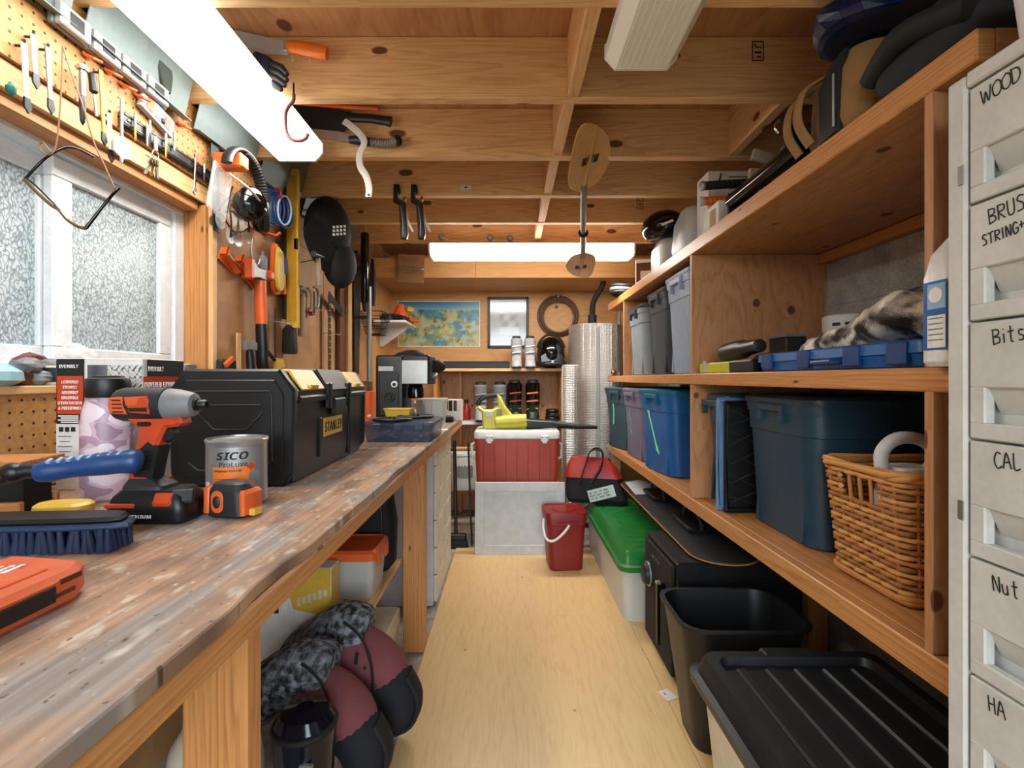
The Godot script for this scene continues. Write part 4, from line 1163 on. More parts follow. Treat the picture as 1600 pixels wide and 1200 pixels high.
func espresso() -> void:
	var t := thing("coffee_machine", "black espresso coffee machine with stainless steel panel on the workbench", "coffee machine", Vector3(-0.495, BENCH, -2.36))
	part(t, "body", S().tower([[0.0, 0.13, 0.20, 0.012, -0.06], [0.30, 0.13, 0.20, 0.012, -0.06], [0.345, 0.13, 0.19, 0.012, -0.06], [0.35, 0.12, 0.18, 0.012, -0.06]], 4), M.black_plastic)
	part(t, "base", S().tower([[0.0, 0.25, 0.21, 0.015], [0.03, 0.25, 0.21, 0.015], [0.034, 0.24, 0.2, 0.015]], 4), M.black_plastic)
	part(t, "head", S().tower([[0.215, 0.13, 0.20, 0.012, 0.062], [0.345, 0.13, 0.20, 0.012, 0.062], [0.352, 0.12, 0.19, 0.012, 0.062]], 4), M.black_plastic)
	part(t, "steel_panel", S().box(Vector3(0.058, 0.272, 0.101), Vector3(0.122, 0.112, 0.006), 0.004), M.steel)
	part(t, "side_panel", S().box(Vector3(-0.06, 0.17, 0.101), Vector3(0.09, 0.2, 0.006), 0.006), M.charcoal)
	part(t, "badge", S().box(Vector3(-0.075, 0.287, 0.103), Vector3(0.07, 0.022, 0.003), 0.001), worn("pale_grey", Color(0.68, 0.69, 0.70), 0.5))
	var kn := part(t, "knob", S().place(Vector3(-0.035, 0.215, 0.104), Vector3(90, 0, 0)).lathe([[0.015, 0.0], [0.015, 0.006], [0.010, 0.008], [0.0, 0.008]], 18), M.white_plastic)
	part(kn, "knob_centre", S().ball(Vector3(-0.035, 0.215, 0.113), Vector3(0.008, 0.008, 0.004), 12, 8), M.ink)
	part(t, "dial", S().torus(Vector3(-0.058, 0.155, 0.105), Vector3.BACK, 0.022, 0.003, 22, 6).torus(Vector3(-0.058, 0.155, 0.105), Vector3.BACK, 0.010, 0.003, 16, 6), M.black_plastic)
	part(t, "steam_knob", S().place(Vector3(0.128, 0.255, 0.03), Vector3(0, 0, -90)).lathe([[0.012, 0.0], [0.014, 0.006], [0.014, 0.022], [0.01, 0.026], [0.0, 0.026]], 14), M.steel)
	part(t, "group_head", S().place(Vector3(0.05, 0.0, 0.03)).lathe([[0.034, 0.148], [0.038, 0.152], [0.038, 0.19], [0.03, 0.215]], 22), M.black_gloss)
	part(t, "carafe", S().place(Vector3(0.05, 0.0, 0.04)).lathe([[0.04, 0.034], [0.046, 0.05], [0.046, 0.10], [0.036, 0.125], [0.036, 0.14]], 22), M.smoked_lens)
	part(t, "top_bag", S().tower([[0.351, 0.14, 0.12, 0.03, 0.01], [0.366, 0.12, 0.10, 0.04, 0.02], [0.378, 0.07, 0.07, 0.03, 0.03]], 5), M.black_soft)
	part(t, "hopper_cone", S().place(Vector3(0.13, 0.30, -0.05), Vector3(0, 0, -90)).lathe([[0.04, 0.0], [0.036, 0.02], [0.012, 0.05], [0.0, 0.052]], 16), M.black_soft)
	var y := thing("yellow_drip_tray", "small yellow rectangular tray standing before the coffee machine", "tray", Vector3(-0.475, BENCH + 0.079, -2.105))
	part(y, "dish", S().tower([[0.0, 0.10, 0.06, 0.006], [0.028, 0.115, 0.072, 0.008], [0.030, 0.122, 0.078, 0.008], [0.034, 0.122, 0.078, 0.008], [0.034, 0.108, 0.064, 0.006], [0.006, 0.096, 0.056, 0.006]], 4), M.yellow)

func rock(sd: int, r: Vector3) -> Shape:
	var n := FastNoiseLite.new()
	n.seed = sd
	n.frequency = 0.9
	var sh := S().ball(Vector3.ZERO, r, 10, 7)
	for i in sh.v.size():
		var q := sh.v[i]
		sh.v[i] = q * (1.0 + 0.45 * n.get_noise_3dv(q / r.length() * 2.5))
		sh.s[i / 3] = -1
	return sh

func sill_things() -> void:
	var y := 1.135
	var t: Node3D
	t = thing("blue_basin", "pale blue translucent plastic basin on the window sill", "basin", Vector3(-1.075, y, -0.985))
	part(t, "shell", S().lathe([[0.0, 0.0], [0.05, 0.0], [0.068, 0.012], [0.066, 0.030], [0.045, 0.045], [0.02, 0.05], [0.0, 0.051]], 26), worn("pale_aqua", Color(0.62, 0.80, 0.84), 0.2))
	for k in 9:
		var px: float = [26, 36, 46, 56, 66, 30, 50, 70, 60][k]
		var d := 1.08 * F / (CX - px)
		var big: bool = k < 5
		one("sill_stone", rock(20 + k, Vector3(0.034, 0.020, 0.036) * (1.0 if big else 0.85)), [M.dusty_pink, M.rust, M.grey_plastic][k % 3], "rough %s stone piled on the window sill behind the clock" % ["dusty pink", "rust brown", "grey"][k % 3], "stone", Vector3(-1.085 + 0.01 * (k % 3), y + 0.012 + (0.032 if not big else 0.004) + (0.012 if k == 6 else 0.0), -d), k * 40.0, "stones on the window sill")
	t = thing("desk_clock", "small cream digital clock with dark screen on the sill edge", "clock", Vector3(-1.045, y, -1.105), 20.0)
	part(t, "case", S().box(Vector3(0, 0.0225, 0), Vector3(0.05, 0.045, 0.018), 0.003), M.cream)
	part(t, "screen", S().box(Vector3(0, 0.024, 0.0095), Vector3(0.04, 0.032, 0.001), 0.0), worn("lcd", Color(0.12, 0.17, 0.17), 0.15))
	t = thing("plastic_bag", "crumpled clear plastic bag standing on the sill against the window", "bag", Vector3(-1.08, y, -1.215))
	var bag := rock(44, Vector3(0.045, 0.085, 0.045))
	bag = S().ball(Vector3(0, 0.052, 0), Vector3(0.036, 0.054, 0.04), 20, 16)
	var n := FastNoiseLite.new()
	n.frequency = 11.0
	for i in bag.v.size():
		bag.v[i] = Vector3(0, 0.05, 0) + (bag.v[i] - Vector3(0, 0.05, 0)) * (1.0 + 0.5 * n.get_noise_3dv(bag.v[i]))
		bag.s[i / 3] = -1
	part(t, "film", bag, M.clear_bag)
	part(t, "crushed_film", S().place(Vector3(0.0, 0.055, 0), Vector3(20, 40, 10)).box(Vector3.ZERO, Vector3(0.03, 0.07, 0.03), 0.01), M.paper)
	for k in 2:
		one("red_slate", S().prism(px2([138, 556, 142, 549, 158, 545, 184, 546, 180, 556], 160, 556, 640.0), -0.012, 0.012, 0.002), [M.rust, M.dusty_pink][k], "flat red stone flake lying on the sill %s" % ["against the glass", "in front of another flake"][k], "stone", Vector3(-1.09 + 0.03 * k, y, -1.30 - 0.05 * k), 30.0 * k, "red stone flakes")
	t = thing("glass_jar", "small clear glass jar with metal lid at the end of the sill", "jar", Vector3(-1.065, y, -1.60))
	part(t, "glass", S().lathe([[0.028, 0.0], [0.031, 0.004], [0.031, 0.045], [0.028, 0.050]], 20), M.clear_plastic)
	part(t, "contents", S().lathe([[0.027, 0.003], [0.028, 0.036], [0.0, 0.038]], 16), M.steel_dark)
	part(t, "lid", S().lathe([[0.031, 0.049], [0.032, 0.052], [0.032, 0.061], [0.029, 0.064], [0.0, 0.064]], 20), M.steel_dull)

func under_bench() -> void:
	var t: Node3D
	# drawer unit under the far end
	t = thing("drawer_unit", "off-white wooden drawer unit with notched drawer fronts under the bench end", "drawer unit", Vector3(-0.62, 0, -2.76))
	part(t, "carcass", S().box(Vector3(-0.012, 0.425, 0), Vector3(0.50, 0.85, 0.60), 0.003), worn("lilac_white", Color(0.80, 0.775, 0.78), 0.55))
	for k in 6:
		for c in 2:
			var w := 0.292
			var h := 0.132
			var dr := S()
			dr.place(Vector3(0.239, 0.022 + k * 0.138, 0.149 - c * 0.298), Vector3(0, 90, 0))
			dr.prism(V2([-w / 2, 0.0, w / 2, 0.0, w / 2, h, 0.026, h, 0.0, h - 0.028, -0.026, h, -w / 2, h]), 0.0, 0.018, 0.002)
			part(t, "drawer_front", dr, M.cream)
			if k < 5: part(t, "notch_shade", S().box(Vector3(0.2385, 0.022 + k * 0.138 + h - 0.012, 0.149 - c * 0.298), Vector3(0.003, 0.024, 0.05), 0.0), M.black_soft)  # black plate puts the shade inside the notch into colour
	# carton with yellow flap
	t = thing("yellow_flap_carton", "white carton with a yellow printed corner in the shade under the bench", "box", Vector3(-0.76, 0, -1.71), 0.0)
	part(t, "carton", S().box(Vector3(0, 0.25, 0), Vector3(0.30, 0.50, 0.08), 0.003), M.paper)
	part(t, "print_panel", S().prism(V2([0.02, 0.36, 0.148, 0.33, 0.148, 0.498, -0.02, 0.498]), 0.0405, 0.0415), M.yellow)
	part(t, "print_panel", S().box(Vector3(0.1505, 0.41, 0), Vector3(0.001, 0.17, 0.078), 0.0), M.yellow)
	for k in 6: part(t, "print_mark", S().box(Vector3(0.04 + k * 0.018, 0.385 + 0.006 * k, 0.0418), Vector3(0.011, 0.03 - 0.008 * (k % 2), 0.0006), 0.0), M.cream)
	part(t, "print_mark", S().box(Vector3(-0.07, 0.36, 0.0406), Vector3(0.08, 0.03, 0.001), 0.0), M.ink)
	# orange lidded tub and black duffel on the lower shelf
	t = thing("orange_lid_tub", "food tub with an orange snap lid on the low board under the bench", "tub", Vector3(-0.585, 0.341, -1.87), 0.0)
	part(t, "tub", S().tower([[0.0, 0.16, 0.17, 0.02], [0.14, 0.185, 0.20, 0.024], [0.145, 0.19, 0.205, 0.024]], 4), M.frosted_plastic)
	part(t, "contents", S().box(Vector3(0, 0.06, 0), Vector3(0.14, 0.11, 0.15), 0.01), M.charcoal)
	part(t, "lid", S().tower([[0.145, 0.20, 0.215, 0.026], [0.172, 0.20, 0.215, 0.026], [0.182, 0.18, 0.195, 0.024], [0.177, 0.16, 0.17, 0.02]], 4), M.orange)
	for z in [-0.05, 0.05]:
		part(t, "clip", S().box(Vector3(0.102, 0.14, z), Vector3(0.008, 0.05, 0.04), 0.002), M.orange)
	t = thing("black_duffel", "dark padded duffel bag stuffed behind the orange lidded tub", "bag", Vector3(-0.62, 0.341, -2.085))
	var d := S().tower([[0.0, 0.22, 0.10, 0.04], [0.03, 0.27, 0.14, 0.06], [0.20, 0.28, 0.15, 0.06], [0.33, 0.24, 0.12, 0.05], [0.40, 0.16, 0.07, 0.03]], 6)
	part(t, "body", d, M.black_soft)
	part(t, "strap", S().tube(spline([Vector3(0.07, 0.05, 0.075), Vector3(0.1, 0.2, 0.085), Vector3(0.08, 0.36, 0.06)], 5), 0.010, 6, false, Vector2(1.6, 0.4)), M.charcoal)
	part(t, "red_tag", S().box(Vector3(0.02, 0.34, 0.07), Vector3(0.03, 0.03, 0.004), 0.001), M.red)
	t = thing("cream_crate", "cream plastic crate on the concrete under the low board", "crate", Vector3(-0.60, 0, -1.91))
	part(t, "body", S().tower([[0.0, 0.28, 0.20, 0.01], [0.13, 0.29, 0.21, 0.01]], 3), M.cream)
	part(t, "lid", S().tower([[0.138, 0.30, 0.22, 0.012], [0.20, 0.30, 0.22, 0.012], [0.206, 0.29, 0.21, 0.012]], 3), M.cream)
	# winter boots
	for k in 2:
		var b := thing("winter_boot", ["dappled grey and dusty pink winter boot with navy toe leaning under the bench", "second pink and grey winter boot propped behind its pair"][k], "boot", Vector3(-0.50 + 0.05 * k, 0.0, -1.39 - 0.185 * k), 0.0)
		var o := Vector3(0, 0.02 * k, 0)
		part(b, "shaft", S().tube(spline([o + Vector3(-0.26, 0.19, -0.02), o + Vector3(-0.18, 0.27, 0.0), o + Vector3(-0.08, 0.325, 0.0), o + Vector3(0.0, 0.32, 0.0)], 4), [0.06, 0.075, 0.085, 0.088, 0.088, 0.088, 0.088, 0.09, 0.092, 0.092, 0.088, 0.08, 0.07], 18, false, Vector2(1.0, 0.85)), M.fleece)
		var mid := part(b, "upper", S().tube(spline([o + Vector3(-0.10, 0.27, 0.02), o + Vector3(-0.02, 0.255, 0.02), o + Vector3(0.05, 0.20, 0.02), o + Vector3(0.075, 0.13, 0.02)], 4), [0.05, 0.07, 0.08, 0.086, 0.088, 0.088, 0.087, 0.085, 0.083, 0.08, 0.076, 0.07, 0.06], 18, false, Vector2(0.95, 0.9)), M.dusty_pink)
		part(b, "toe", S().tube(spline([o + Vector3(0.02, 0.21, 0.03), o + Vector3(0.085, 0.15, 0.03), o + Vector3(0.095, 0.08, 0.03), o + Vector3(0.06, 0.04, 0.03)], 4), [0.05, 0.06, 0.068, 0.071, 0.071, 0.069, 0.067, 0.064, 0.06, 0.054, 0.046, 0.036, 0.022], 18), worn("boot_navy", Color(0.055, 0.065, 0.09), 0.85))
		part(b, "sole", S().tube(spline([o + Vector3(0.13, 0.2, 0.03), o + Vector3(0.165, 0.12, 0.03), o + Vector3(0.14, 0.045, 0.03), o + Vector3(0.07, 0.012, 0.03)], 4), 0.012, 8, false, Vector2(3.2, 1.0)), M.black_soft)
		part(mid, "lace", S().tube(spline([o + Vector3(-0.06, 0.38, 0.075), o + Vector3(0.0, 0.345, 0.098), o + Vector3(0.035, 0.27, 0.11), o + Vector3(0.04, 0.18, 0.108)], 5), 0.004, 6), M.black_soft)
		for q in [Vector3(0.015, 0.255, 0.104), Vector3(0.045, 0.20, 0.104), Vector3(-0.02, 0.225, 0.106)]:
			part(mid, "eyelet", S().ball(o + q, Vector3(0.005, 0.005, 0.003), 8, 6), M.steel_dark)
		part(mid, "woven_tag", S().place(o + Vector3(-0.01, 0.285, 0.106), Vector3(0, 0, -8)).box(Vector3.ZERO, Vector3(0.010, 0.036, 0.003), 0.001), M.ink)
	t = thing("rubber_boot", "shiny dark blue rubber boot standing on the concrete in front of the winter boots", "boot", Vector3(-0.49, 0.0, -1.17))
	part(t, "shaft", S().tower([[0.0, 0.11, 0.15, 0.05], [0.02, 0.12, 0.16, 0.055], [0.12, 0.12, 0.14, 0.058], [0.25, 0.135, 0.135, 0.066], [0.32, 0.15, 0.14, 0.068], [0.352, 0.11, 0.10, 0.048], [0.362, 0.04, 0.04, 0.018]], 6), worn("blue_rubber", Color(0.02, 0.045, 0.11), 0.15))
	part(t, "cuff", S().torus(Vector3(0, 0.322, 0), Vector3.UP, 0.068, 0.009, 24, 8), M.black_soft)
	part(t, "buckle", S().box(Vector3(0.03, 0.27, 0.068), Vector3(0.03, 0.012, 0.012), 0.002), M.steel)
	t = thing("cream_jug", "round cream plastic jug half hidden by the near bench leg", "jug", Vector3(-0.675, 0, -1.12))
	part(t, "body", S().lathe([[0.08, 0.0], [0.095, 0.01], [0.10, 0.05], [0.10, 0.26], [0.09, 0.32], [0.06, 0.37], [0.04, 0.39]], 26), M.cream)
	part(t, "cap", S().lathe([[0.042, 0.385], [0.042, 0.42], [0.0, 0.424]], 18), M.white_plastic)
func hang(called: String, label: String, category: String, px: float, py: float, o := 0.006, group := "", roll := 0.0) -> Node3D:   # on the tool wall; x runs deeper along it, z out from it
	return thing(called, label, category, PW(px, py, o), 90.0, group, Vector2(0, roll))

func wall_len(px0: float, px1: float) -> float:
	return absf(PW(px1, CY).z - PW(px0, CY).z)

func hook(parent: Node, at: Vector3, m: Material, reach := 0.03) -> void:
	part(parent, "hook", S().tube(spline([at, at + Vector3(0, 0, reach), at + Vector3(0, 0.012, reach + 0.006)], 3), 0.0028, 6), m)

func tool_wall() -> void:
	var t: Node3D
	# grey rack of labelled pockets with its orange pegs
	t = hang("pocket_rack", "grey plastic tool rack with window pockets on the pegboard above the window", "rack", 178, 107, 0.012)
	t.position = Vector3(WX + 0.014, EYE + 0.822, -1.255)
	part(t, "back_plate", S().box(Vector3.ZERO, Vector3(0.36, 0.062, 0.012), 0.002), M.grey_plastic)
	for k in 4:
		var p := part(t, "pocket", S().box(Vector3(-0.135 + k * 0.088, -0.004, 0.014), Vector3(0.08, 0.05, 0.018), 0.003), worn("pale_grey", Color(0.68, 0.69, 0.70), 0.5))
		part(p, "label_window", S().box(Vector3(-0.135 + k * 0.088, -0.004, 0.0236), Vector3(0.036, 0.03, 0.001), 0.0), M.charcoal)
	for k in 5:
		var q := [[133, 87], [166, 111], [190, 133], [212, 149], [279, 194]][k] as Array
		var h := hang("orange_peg", "orange plastic peg clip hooked in the pegboard", "peg", q[0], q[1], 0.003, "orange peg clips above the window", -12.0)
		part(h, "base", S().box(Vector3(0, 0, 0.003), Vector3(0.022, 0.010, 0.006), 0.002), M.orange)
		part(h, "arm", S().tube([Vector3(-0.008, -0.004, 0.006), Vector3(-0.004, -0.012, 0.026), Vector3(0.014, -0.006, 0.03)], 0.0042, 7), M.orange)
	t = hang("round_sticker", "round white sticker with a red ring on the pegboard", "sticker", 203, 97, 0.002)
	part(t, "disc", S().place(Vector3.ZERO, Vector3(90, 0, 0)).lathe([[0.0, 0.0], [0.04, 0.0], [0.04, 0.002], [0.0, 0.002]], 28), M.paper)
	part(t, "ring_print", S().torus(Vector3(0, 0, 0.002), Vector3.BACK, 0.033, 0.004, 28, 6), M.red)
	part(t, "centre_print", S().place(Vector3(0, 0, 0.0022), Vector3(0, 0, 45)).box(Vector3.ZERO, Vector3(0.022, 0.022, 0.001), 0.0), M.red)
	# carded gadget, wooden ring
	t = hang("carded_gadget", "small silver gadget in orange and grey packaging hung on the pegboard", "package", 240, 179, 0.004, "", -14.0)
	part(t, "blister", S().tower([[-0.026, 0.13, 0.016, 0.006, 0, 0.008], [0.026, 0.13, 0.016, 0.006, 0, 0.008]], 3), M.pale_grey)
	for e in [[-0.035, 0.026, "orange"], [0.002, 0.034, "steel_dull"], [0.036, 0.026, "orange_red"]]:
		part(t, "print_panel", S().box(Vector3(e[0], 0, 0.0168), Vector3(e[1], 0.032, 0.002), 0.0005), M[e[2]])
	part(t, "knob", S().ball(Vector3(0.016, -0.008, 0.018), Vector3(0.008, 0.008, 0.005), 12, 8), M.navy)
	one("wooden_ring", S().torus(Vector3.ZERO, Vector3(1, 0, 0), 0.012, 0.006, 20, 8), M.handle_wood, "small pale wooden ring on the pegboard", "ring", PW(254, 161, 0.012))
	one("cloth_scrap", S().tower([[-0.045, 0.03, 0.012, 0.005, 0.02], [0.0, 0.06, 0.02, 0.008, 0.01], [0.06, 0.07, 0.016, 0.007, 0.0], [0.10, 0.05, 0.01, 0.004, -0.01]], 4), worn("olive_cloth", Color(0.24, 0.28, 0.25), 0.85), "crumpled olive grey cloth scrap hanging under the flashing", "cloth", PW(252, 112, 0.03), 90.0)
	# magnetic rail with what clings to it
	t = thing("magnetic_rail", "long black magnetic tool rail below the pegboard", "rail", Vector3(WX + 0.008, EYE + 0.690, -1.49), 90.0)
	part(t, "bar", S().box(Vector3.ZERO, Vector3(0.42, 0.036, 0.012), 0.002), M.black_plastic)
	for y in [0.011, -0.011]:
		part(t, "magnet_strip", S().box(Vector3(0, y, 0.0065), Vector3(0.41, 0.005, 0.003), 0.001), M.steel_dark)
	for x in [-0.19, 0.19]:
		part(t, "screw", S().ball(Vector3(x, 0, 0.007), Vector3(0.005, 0.005, 0.003), 10, 6), M.steel)
	var n := 0
	for q in [[211, 198, 0.075], [230, 212, 0.06], [234, 208, 0.07], [259, 228, 0.07], [272, 222, 0.055], [319, 270, 0.055]]:
		n += 1
		var b := hang("drill_bit", "slim drill bit with %s flutes stuck upright to the black magnetic rail" % ["dark", "brassy", "bright"][n % 3], "drill bit", q[0], q[1], 0.02, "drill bits on the magnetic rail")
		part(b, "shank", S().lathe([[0.0035, 0.0], [0.0035, q[2] / 2], [0.0028, q[2] / 2 + 0.002]], 8), [M.steel, M.steel_dull][n % 2])
		part(b, "flute", S().lathe([[0.0028, -q[2] / 2], [0.0036, -q[2] / 2 + 0.005], [0.0036, 0.0]], 7), [M.steel_dark, M.brass, M.steel_dull][n % 3])
	t = hang("combination_wrench", "small chrome combination wrench hanging from the rail end", "wrench", 305, 271, 0.022, "", -4.0)
	part(t, "shaft", S().tower([[-0.052, 0.008, 0.004, 0.0015], [0.05, 0.009, 0.004, 0.0015]], 2), M.chrome)
	part(t, "ring_end", S().torus(Vector3(0, -0.06, 0), Vector3.BACK, 0.008, 0.003, 16, 6), M.chrome)
	part(t, "open_jaw", S().prism(V2([-0.006, 0.05, 0.006, 0.05, 0.012, 0.062, 0.009, 0.074, 0.005, 0.074, 0.005, 0.063, -0.005, 0.063, -0.005, 0.074, -0.009, 0.074, -0.012, 0.062]), -0.0025, 0.0025), M.chrome)
	t = hang("key_bunch", "bunch of brass and steel keys on a ring below the magnetic rail", "keys", 243, 242, 0.03)
	part(t, "ring", S().torus(Vector3(0, 0.0, 0), Vector3.BACK, 0.012, 0.0015, 20, 5), M.steel)
	part(t, "clip", S().tower([[0.012, 0.010, 0.008, 0.003], [0.05, 0.012, 0.009, 0.003]], 3), M.steel)
	for k in 5:
		var a := -24.0 + k * 12.0
		var key := S().place(Vector3(0, -0.012, 0.003 * (k - 2)), Vector3(0, 15.0 * (k - 2), a))
		key.prism(V2([-0.010, -0.002, 0.010, -0.002, 0.012, -0.014, 0.004, -0.022, 0.004, -0.05, 0.0, -0.055, -0.004, -0.05, -0.002, -0.04, -0.004, -0.034, -0.003, -0.022, -0.012, -0.014]), -0.001, 0.001)
		part(t, "key", key, [M.steel, M.brass, M.chrome][k % 3])
	part(t, "pull_tab", S().tube([Vector3(-0.01, -0.012, 0.004), Vector3(-0.03, -0.02, 0.006), Vector3(-0.05, -0.022, 0.01)], 0.003, 6, false, Vector2(1, 0.5)), M.pale_grey)
	# spade bit and saw blades at the window corner
	t = hang("spade_bit", "large grey spade drill bit with flat pointed blade", "drill bit", 190, 215, 0.03)
	part(t, "shaft", S().rod(Vector3(0, 0.10, 0), Vector3(0, -0.01, 0), 0.004, 8), M.steel_dull)
	part(t, "blade", S().prism(V2([-0.010, 0.0, 0.010, 0.0, 0.026, -0.012, 0.026, -0.045, 0.006, -0.052, 0.0, -0.066, -0.006, -0.052, -0.026, -0.045, -0.026, -0.012]), -0.002, 0.002), M.pale_grey)
	var blades := [["chisel", "slim wood chisel with dark tip hung on the pegboard", 77, 122, 0.13, "steel_dull"], ["pencil_ruler", "narrow cream ruler hung upright on the pegboard", 40, 118, 0.13, "cream"], ["hacksaw_blade", "narrow tan saw blade hung upright beside the window corner", 160, 165, 0.17, "brass"], ["wood_stirrer", "pale wooden stir stick hung above the window", 172, 212, 0.11, "cream"], ["marker_pen", "thin grey marker pen hung beside the cream ruler", 54, 92, 0.10, "pale_grey"]]
	for b in blades:
		t = hang(b[0], b[1], b[0].replace("_", " "), b[2], b[3], 0.02, "", 3.0)
		part(t, "shaft", S().tower([[-b[4] / 2, 0.010, 0.003, 0.001], [b[4] / 2, 0.013, 0.004, 0.001]], 2), M[b[5]])
		part(t, "tip", S().prism(V2([-0.006, -b[4] / 2 + 0.02, 0.006, -b[4] / 2 + 0.02, 0.009, -b[4] / 2, 0.002, -b[4] / 2 - 0.012, -0.007, -b[4] / 2]), -0.002, 0.002), M.steel_dark)
		hook(t, Vector3(0, b[4] / 2 - 0.004, -0.018), M.steel_dark, 0.014)
	t = hang("hex_bolt", "long silver hex bolt poking out of the pegboard", "bolt", 129, 130, 0.03)
	part(t, "head", S().lathe([[0.012, 0.03], [0.012, 0.04], [0.0, 0.041]], 6), M.steel)
	part(t, "shank", S().lathe([[0.0065, -0.03], [0.007, 0.03]], 10), M.steel_dull)
	part(t, "driver_tip", S().lathe([[0.0, -0.10], [0.005, -0.09], [0.0075, -0.05], [0.006, -0.03]], 10), M.steel_dark)
	t = hang("nut_driver", "short black handled nut driver hung on the pegboard", "screwdriver", 147, 147, 0.03, "", 8.0)
	part(t, "handle", S().lathe([[0.004, 0.0], [0.009, 0.006], [0.008, 0.03], [0.009, 0.044], [0.0, 0.05]], 12), M.black_plastic)
	part(t, "shaft", S().lathe([[0.003, -0.05], [0.003, 0.002]], 8), M.steel)
	one("teal_plug", S().lathe([[0.003, -0.012], [0.008, -0.006], [0.009, 0.004], [0.005, 0.008], [0.003, 0.014]], 14), worn("teal", Color(0.10, 0.42, 0.40), 0.5), "tiny teal plastic plug stuck on the header board", "plug", PW(17, 139, 0.012))
	# spectacles on a cord
	t = thing("spectacles", "tortoiseshell spectacles hanging by a brown cord in front of the window", "glasses", P(110, 300, 1.02))
	var e := func(px: float, py: float, d: float) -> Vector3: return P(px, py, d) - P(110, 300, 1.02)
	part(t, "cord", S().tube(spline([e.call(98, 72, 1.06), e.call(110, 110, 1.05), e.call(128, 160, 1.04), e.call(146, 220, 1.03), e.call(165, 262, 1.02), e.call(179, 294, 1.01)], 5), 0.0016, 6).tube(spline([e.call(98, 72, 1.06), e.call(95, 150, 1.05), e.call(88, 225, 1.04), e.call(76, 242, 1.03), e.call(62, 232, 1.03), e.call(66, 222, 1.03), e.call(80, 238, 1.02)], 5), 0.0016, 6), worn("cord_tan", Color(0.52, 0.38, 0.27), 0.8))
	part(t, "temple", S().tube(spline([e.call(40, 279, 1.02), e.call(70, 248, 1.03), e.call(100, 231, 1.06), e.call(122, 233, 1.08), e.call(147, 246, 1.10)], 5), 0.0028, 8), M.black_gloss)
	part(t, "temple", S().tube(spline([e.call(134, 357, 1.0), e.call(158, 326, 1.01), e.call(176, 304, 1.02), e.call(186, 294, 1.03)], 5), [0.0036, 0.0036, 0.0034, 0.0034, 0.0032, 0.003, 0.003, 0.003, 0.003, 0.003, 0.003, 0.003, 0.003, 0.003, 0.003, 0.003], 8), M.black_gloss)
	part(t, "rim", S().tube(spline([e.call(38, 281, 1.02), e.call(60, 303, 1.01), e.call(82, 322, 1.005), e.call(92, 328, 1.0), e.call(106, 344, 1.0), e.call(122, 354, 1.0), e.call(134, 357, 1.0)], 5), 0.0034, 8), worn("tortoise", Color(0.40, 0.30, 0.17), 0.25))
	part(t, "rim", S().tube(spline([e.call(42, 279, 1.02), e.call(58, 292, 1.012), e.call(72, 306, 1.006), e.call(86, 320, 1.003), e.call(92, 328, 1.0)], 5), 0.0018, 6), M.steel_dark)
	# feeler strip left of the ear defenders
	t = hang("steel_rule", "dark steel rule hung upright beside the ear defenders", "ruler", 337, 284, 0.02, "", 2.0)
	part(t, "blade", S().box(Vector3.ZERO, Vector3(0.045, 0.27, 0.003), 0.0008), M.steel_dark)
	part(t, "end_tab", S().tower([[-0.17, 0.04, 0.006, 0.003], [-0.13, 0.045, 0.006, 0.003]], 3), M.black_plastic)
	ear_muffs()
	# goggles under them
	for k in 3:
		var q := [[352, 358, 0.03], [372, 348, 0.04], [380, 372, 0.085]][k] as Array
		t = hang("safety_glasses", ["clear wraparound safety glasses hanging lowest under the ear defenders", "clear safety glasses hooked highest under the ear defenders", "smoke tinted safety glasses hanging behind the orange clips"][k], "safety glasses", q[0], q[1], q[2], "safety glasses on the hooks", -28.0 + k * 26.0)
		var lens := S()
		for s in [-1.0, 1.0]:
			var o := []
			for p in spline2(V2([0.008, 0.022, 0.05, 0.026, 0.064, 0.008, 0.055, -0.016, 0.03, -0.024, 0.010, -0.008]), 3): o.append(Vector2(p.x * s, p.y))
			lens.prism(o, -0.001, 0.001)
		part(t, "lens", lens, M.clear_plastic if k < 2 else M.smoked_lens)
		part(t, "brow", S().tube(spline([Vector3(-0.066, 0.012, -0.01), Vector3(-0.04, 0.027, 0.002), Vector3(0, 0.022, 0.004), Vector3(0.04, 0.027, 0.002), Vector3(0.066, 0.012, -0.01)], 4), 0.003, 7), M.black_plastic)
		for s in [-1.0, 1.0]:
			part(t, "temple", S().tube(spline([Vector3(0.066 * s, 0.012, -0.008), Vector3(0.06 * s, 0.05, 0.0), Vector3(0.045 * s, 0.10, 0.0), Vector3(0.03 * s, 0.12, -0.005)], 4), 0.0032, 7), M.black_plastic)
	# coil of blue cord
	t = hang("bungee_coil", "coil of blue elastic cord hung beside the spirit level", "cord", 427, 325, 0.04)
	var co := S()
	for k in 5:
		co.tube(arc(Vector3(0.02 * (k - 2), 0.0, 0.006 * k), Vector3(0.042 + 0.004 * k, 0, 0.012), Vector3(0.004, 0.066 + 0.003 * (k % 3), 0), 0, 360, 22), 0.0052, 7)
	part(t, "coil", co, M.blue)
	part(t, "white_strand", S().tube(arc(Vector3(0.03, 0.0, 0.034), Vector3(0.04, 0, 0.01), Vector3(0.01, 0.064, 0), 0, 360, 22), 0.0045, 7), M.pale_blue_cord if M.has("pale_blue_cord") else worn("pale_blue_cord", Color(0.66, 0.75, 0.86), 0.5))
	part(t, "tie", S().torus(Vector3(0.0, 0.06, 0.015), Vector3(1, 0, 0.2).normalized(), 0.02, 0.006, 16, 6), M.red)
	# levels
	t = hang("spirit_level", "long yellow spirit level hung upright on the tool wall", "spirit level", 458, 389, 0.05)
	part(t, "body", S().box(Vector3(0, 0, 0), Vector3(0.022, 0.72, 0.052), 0.002), M.yellow)
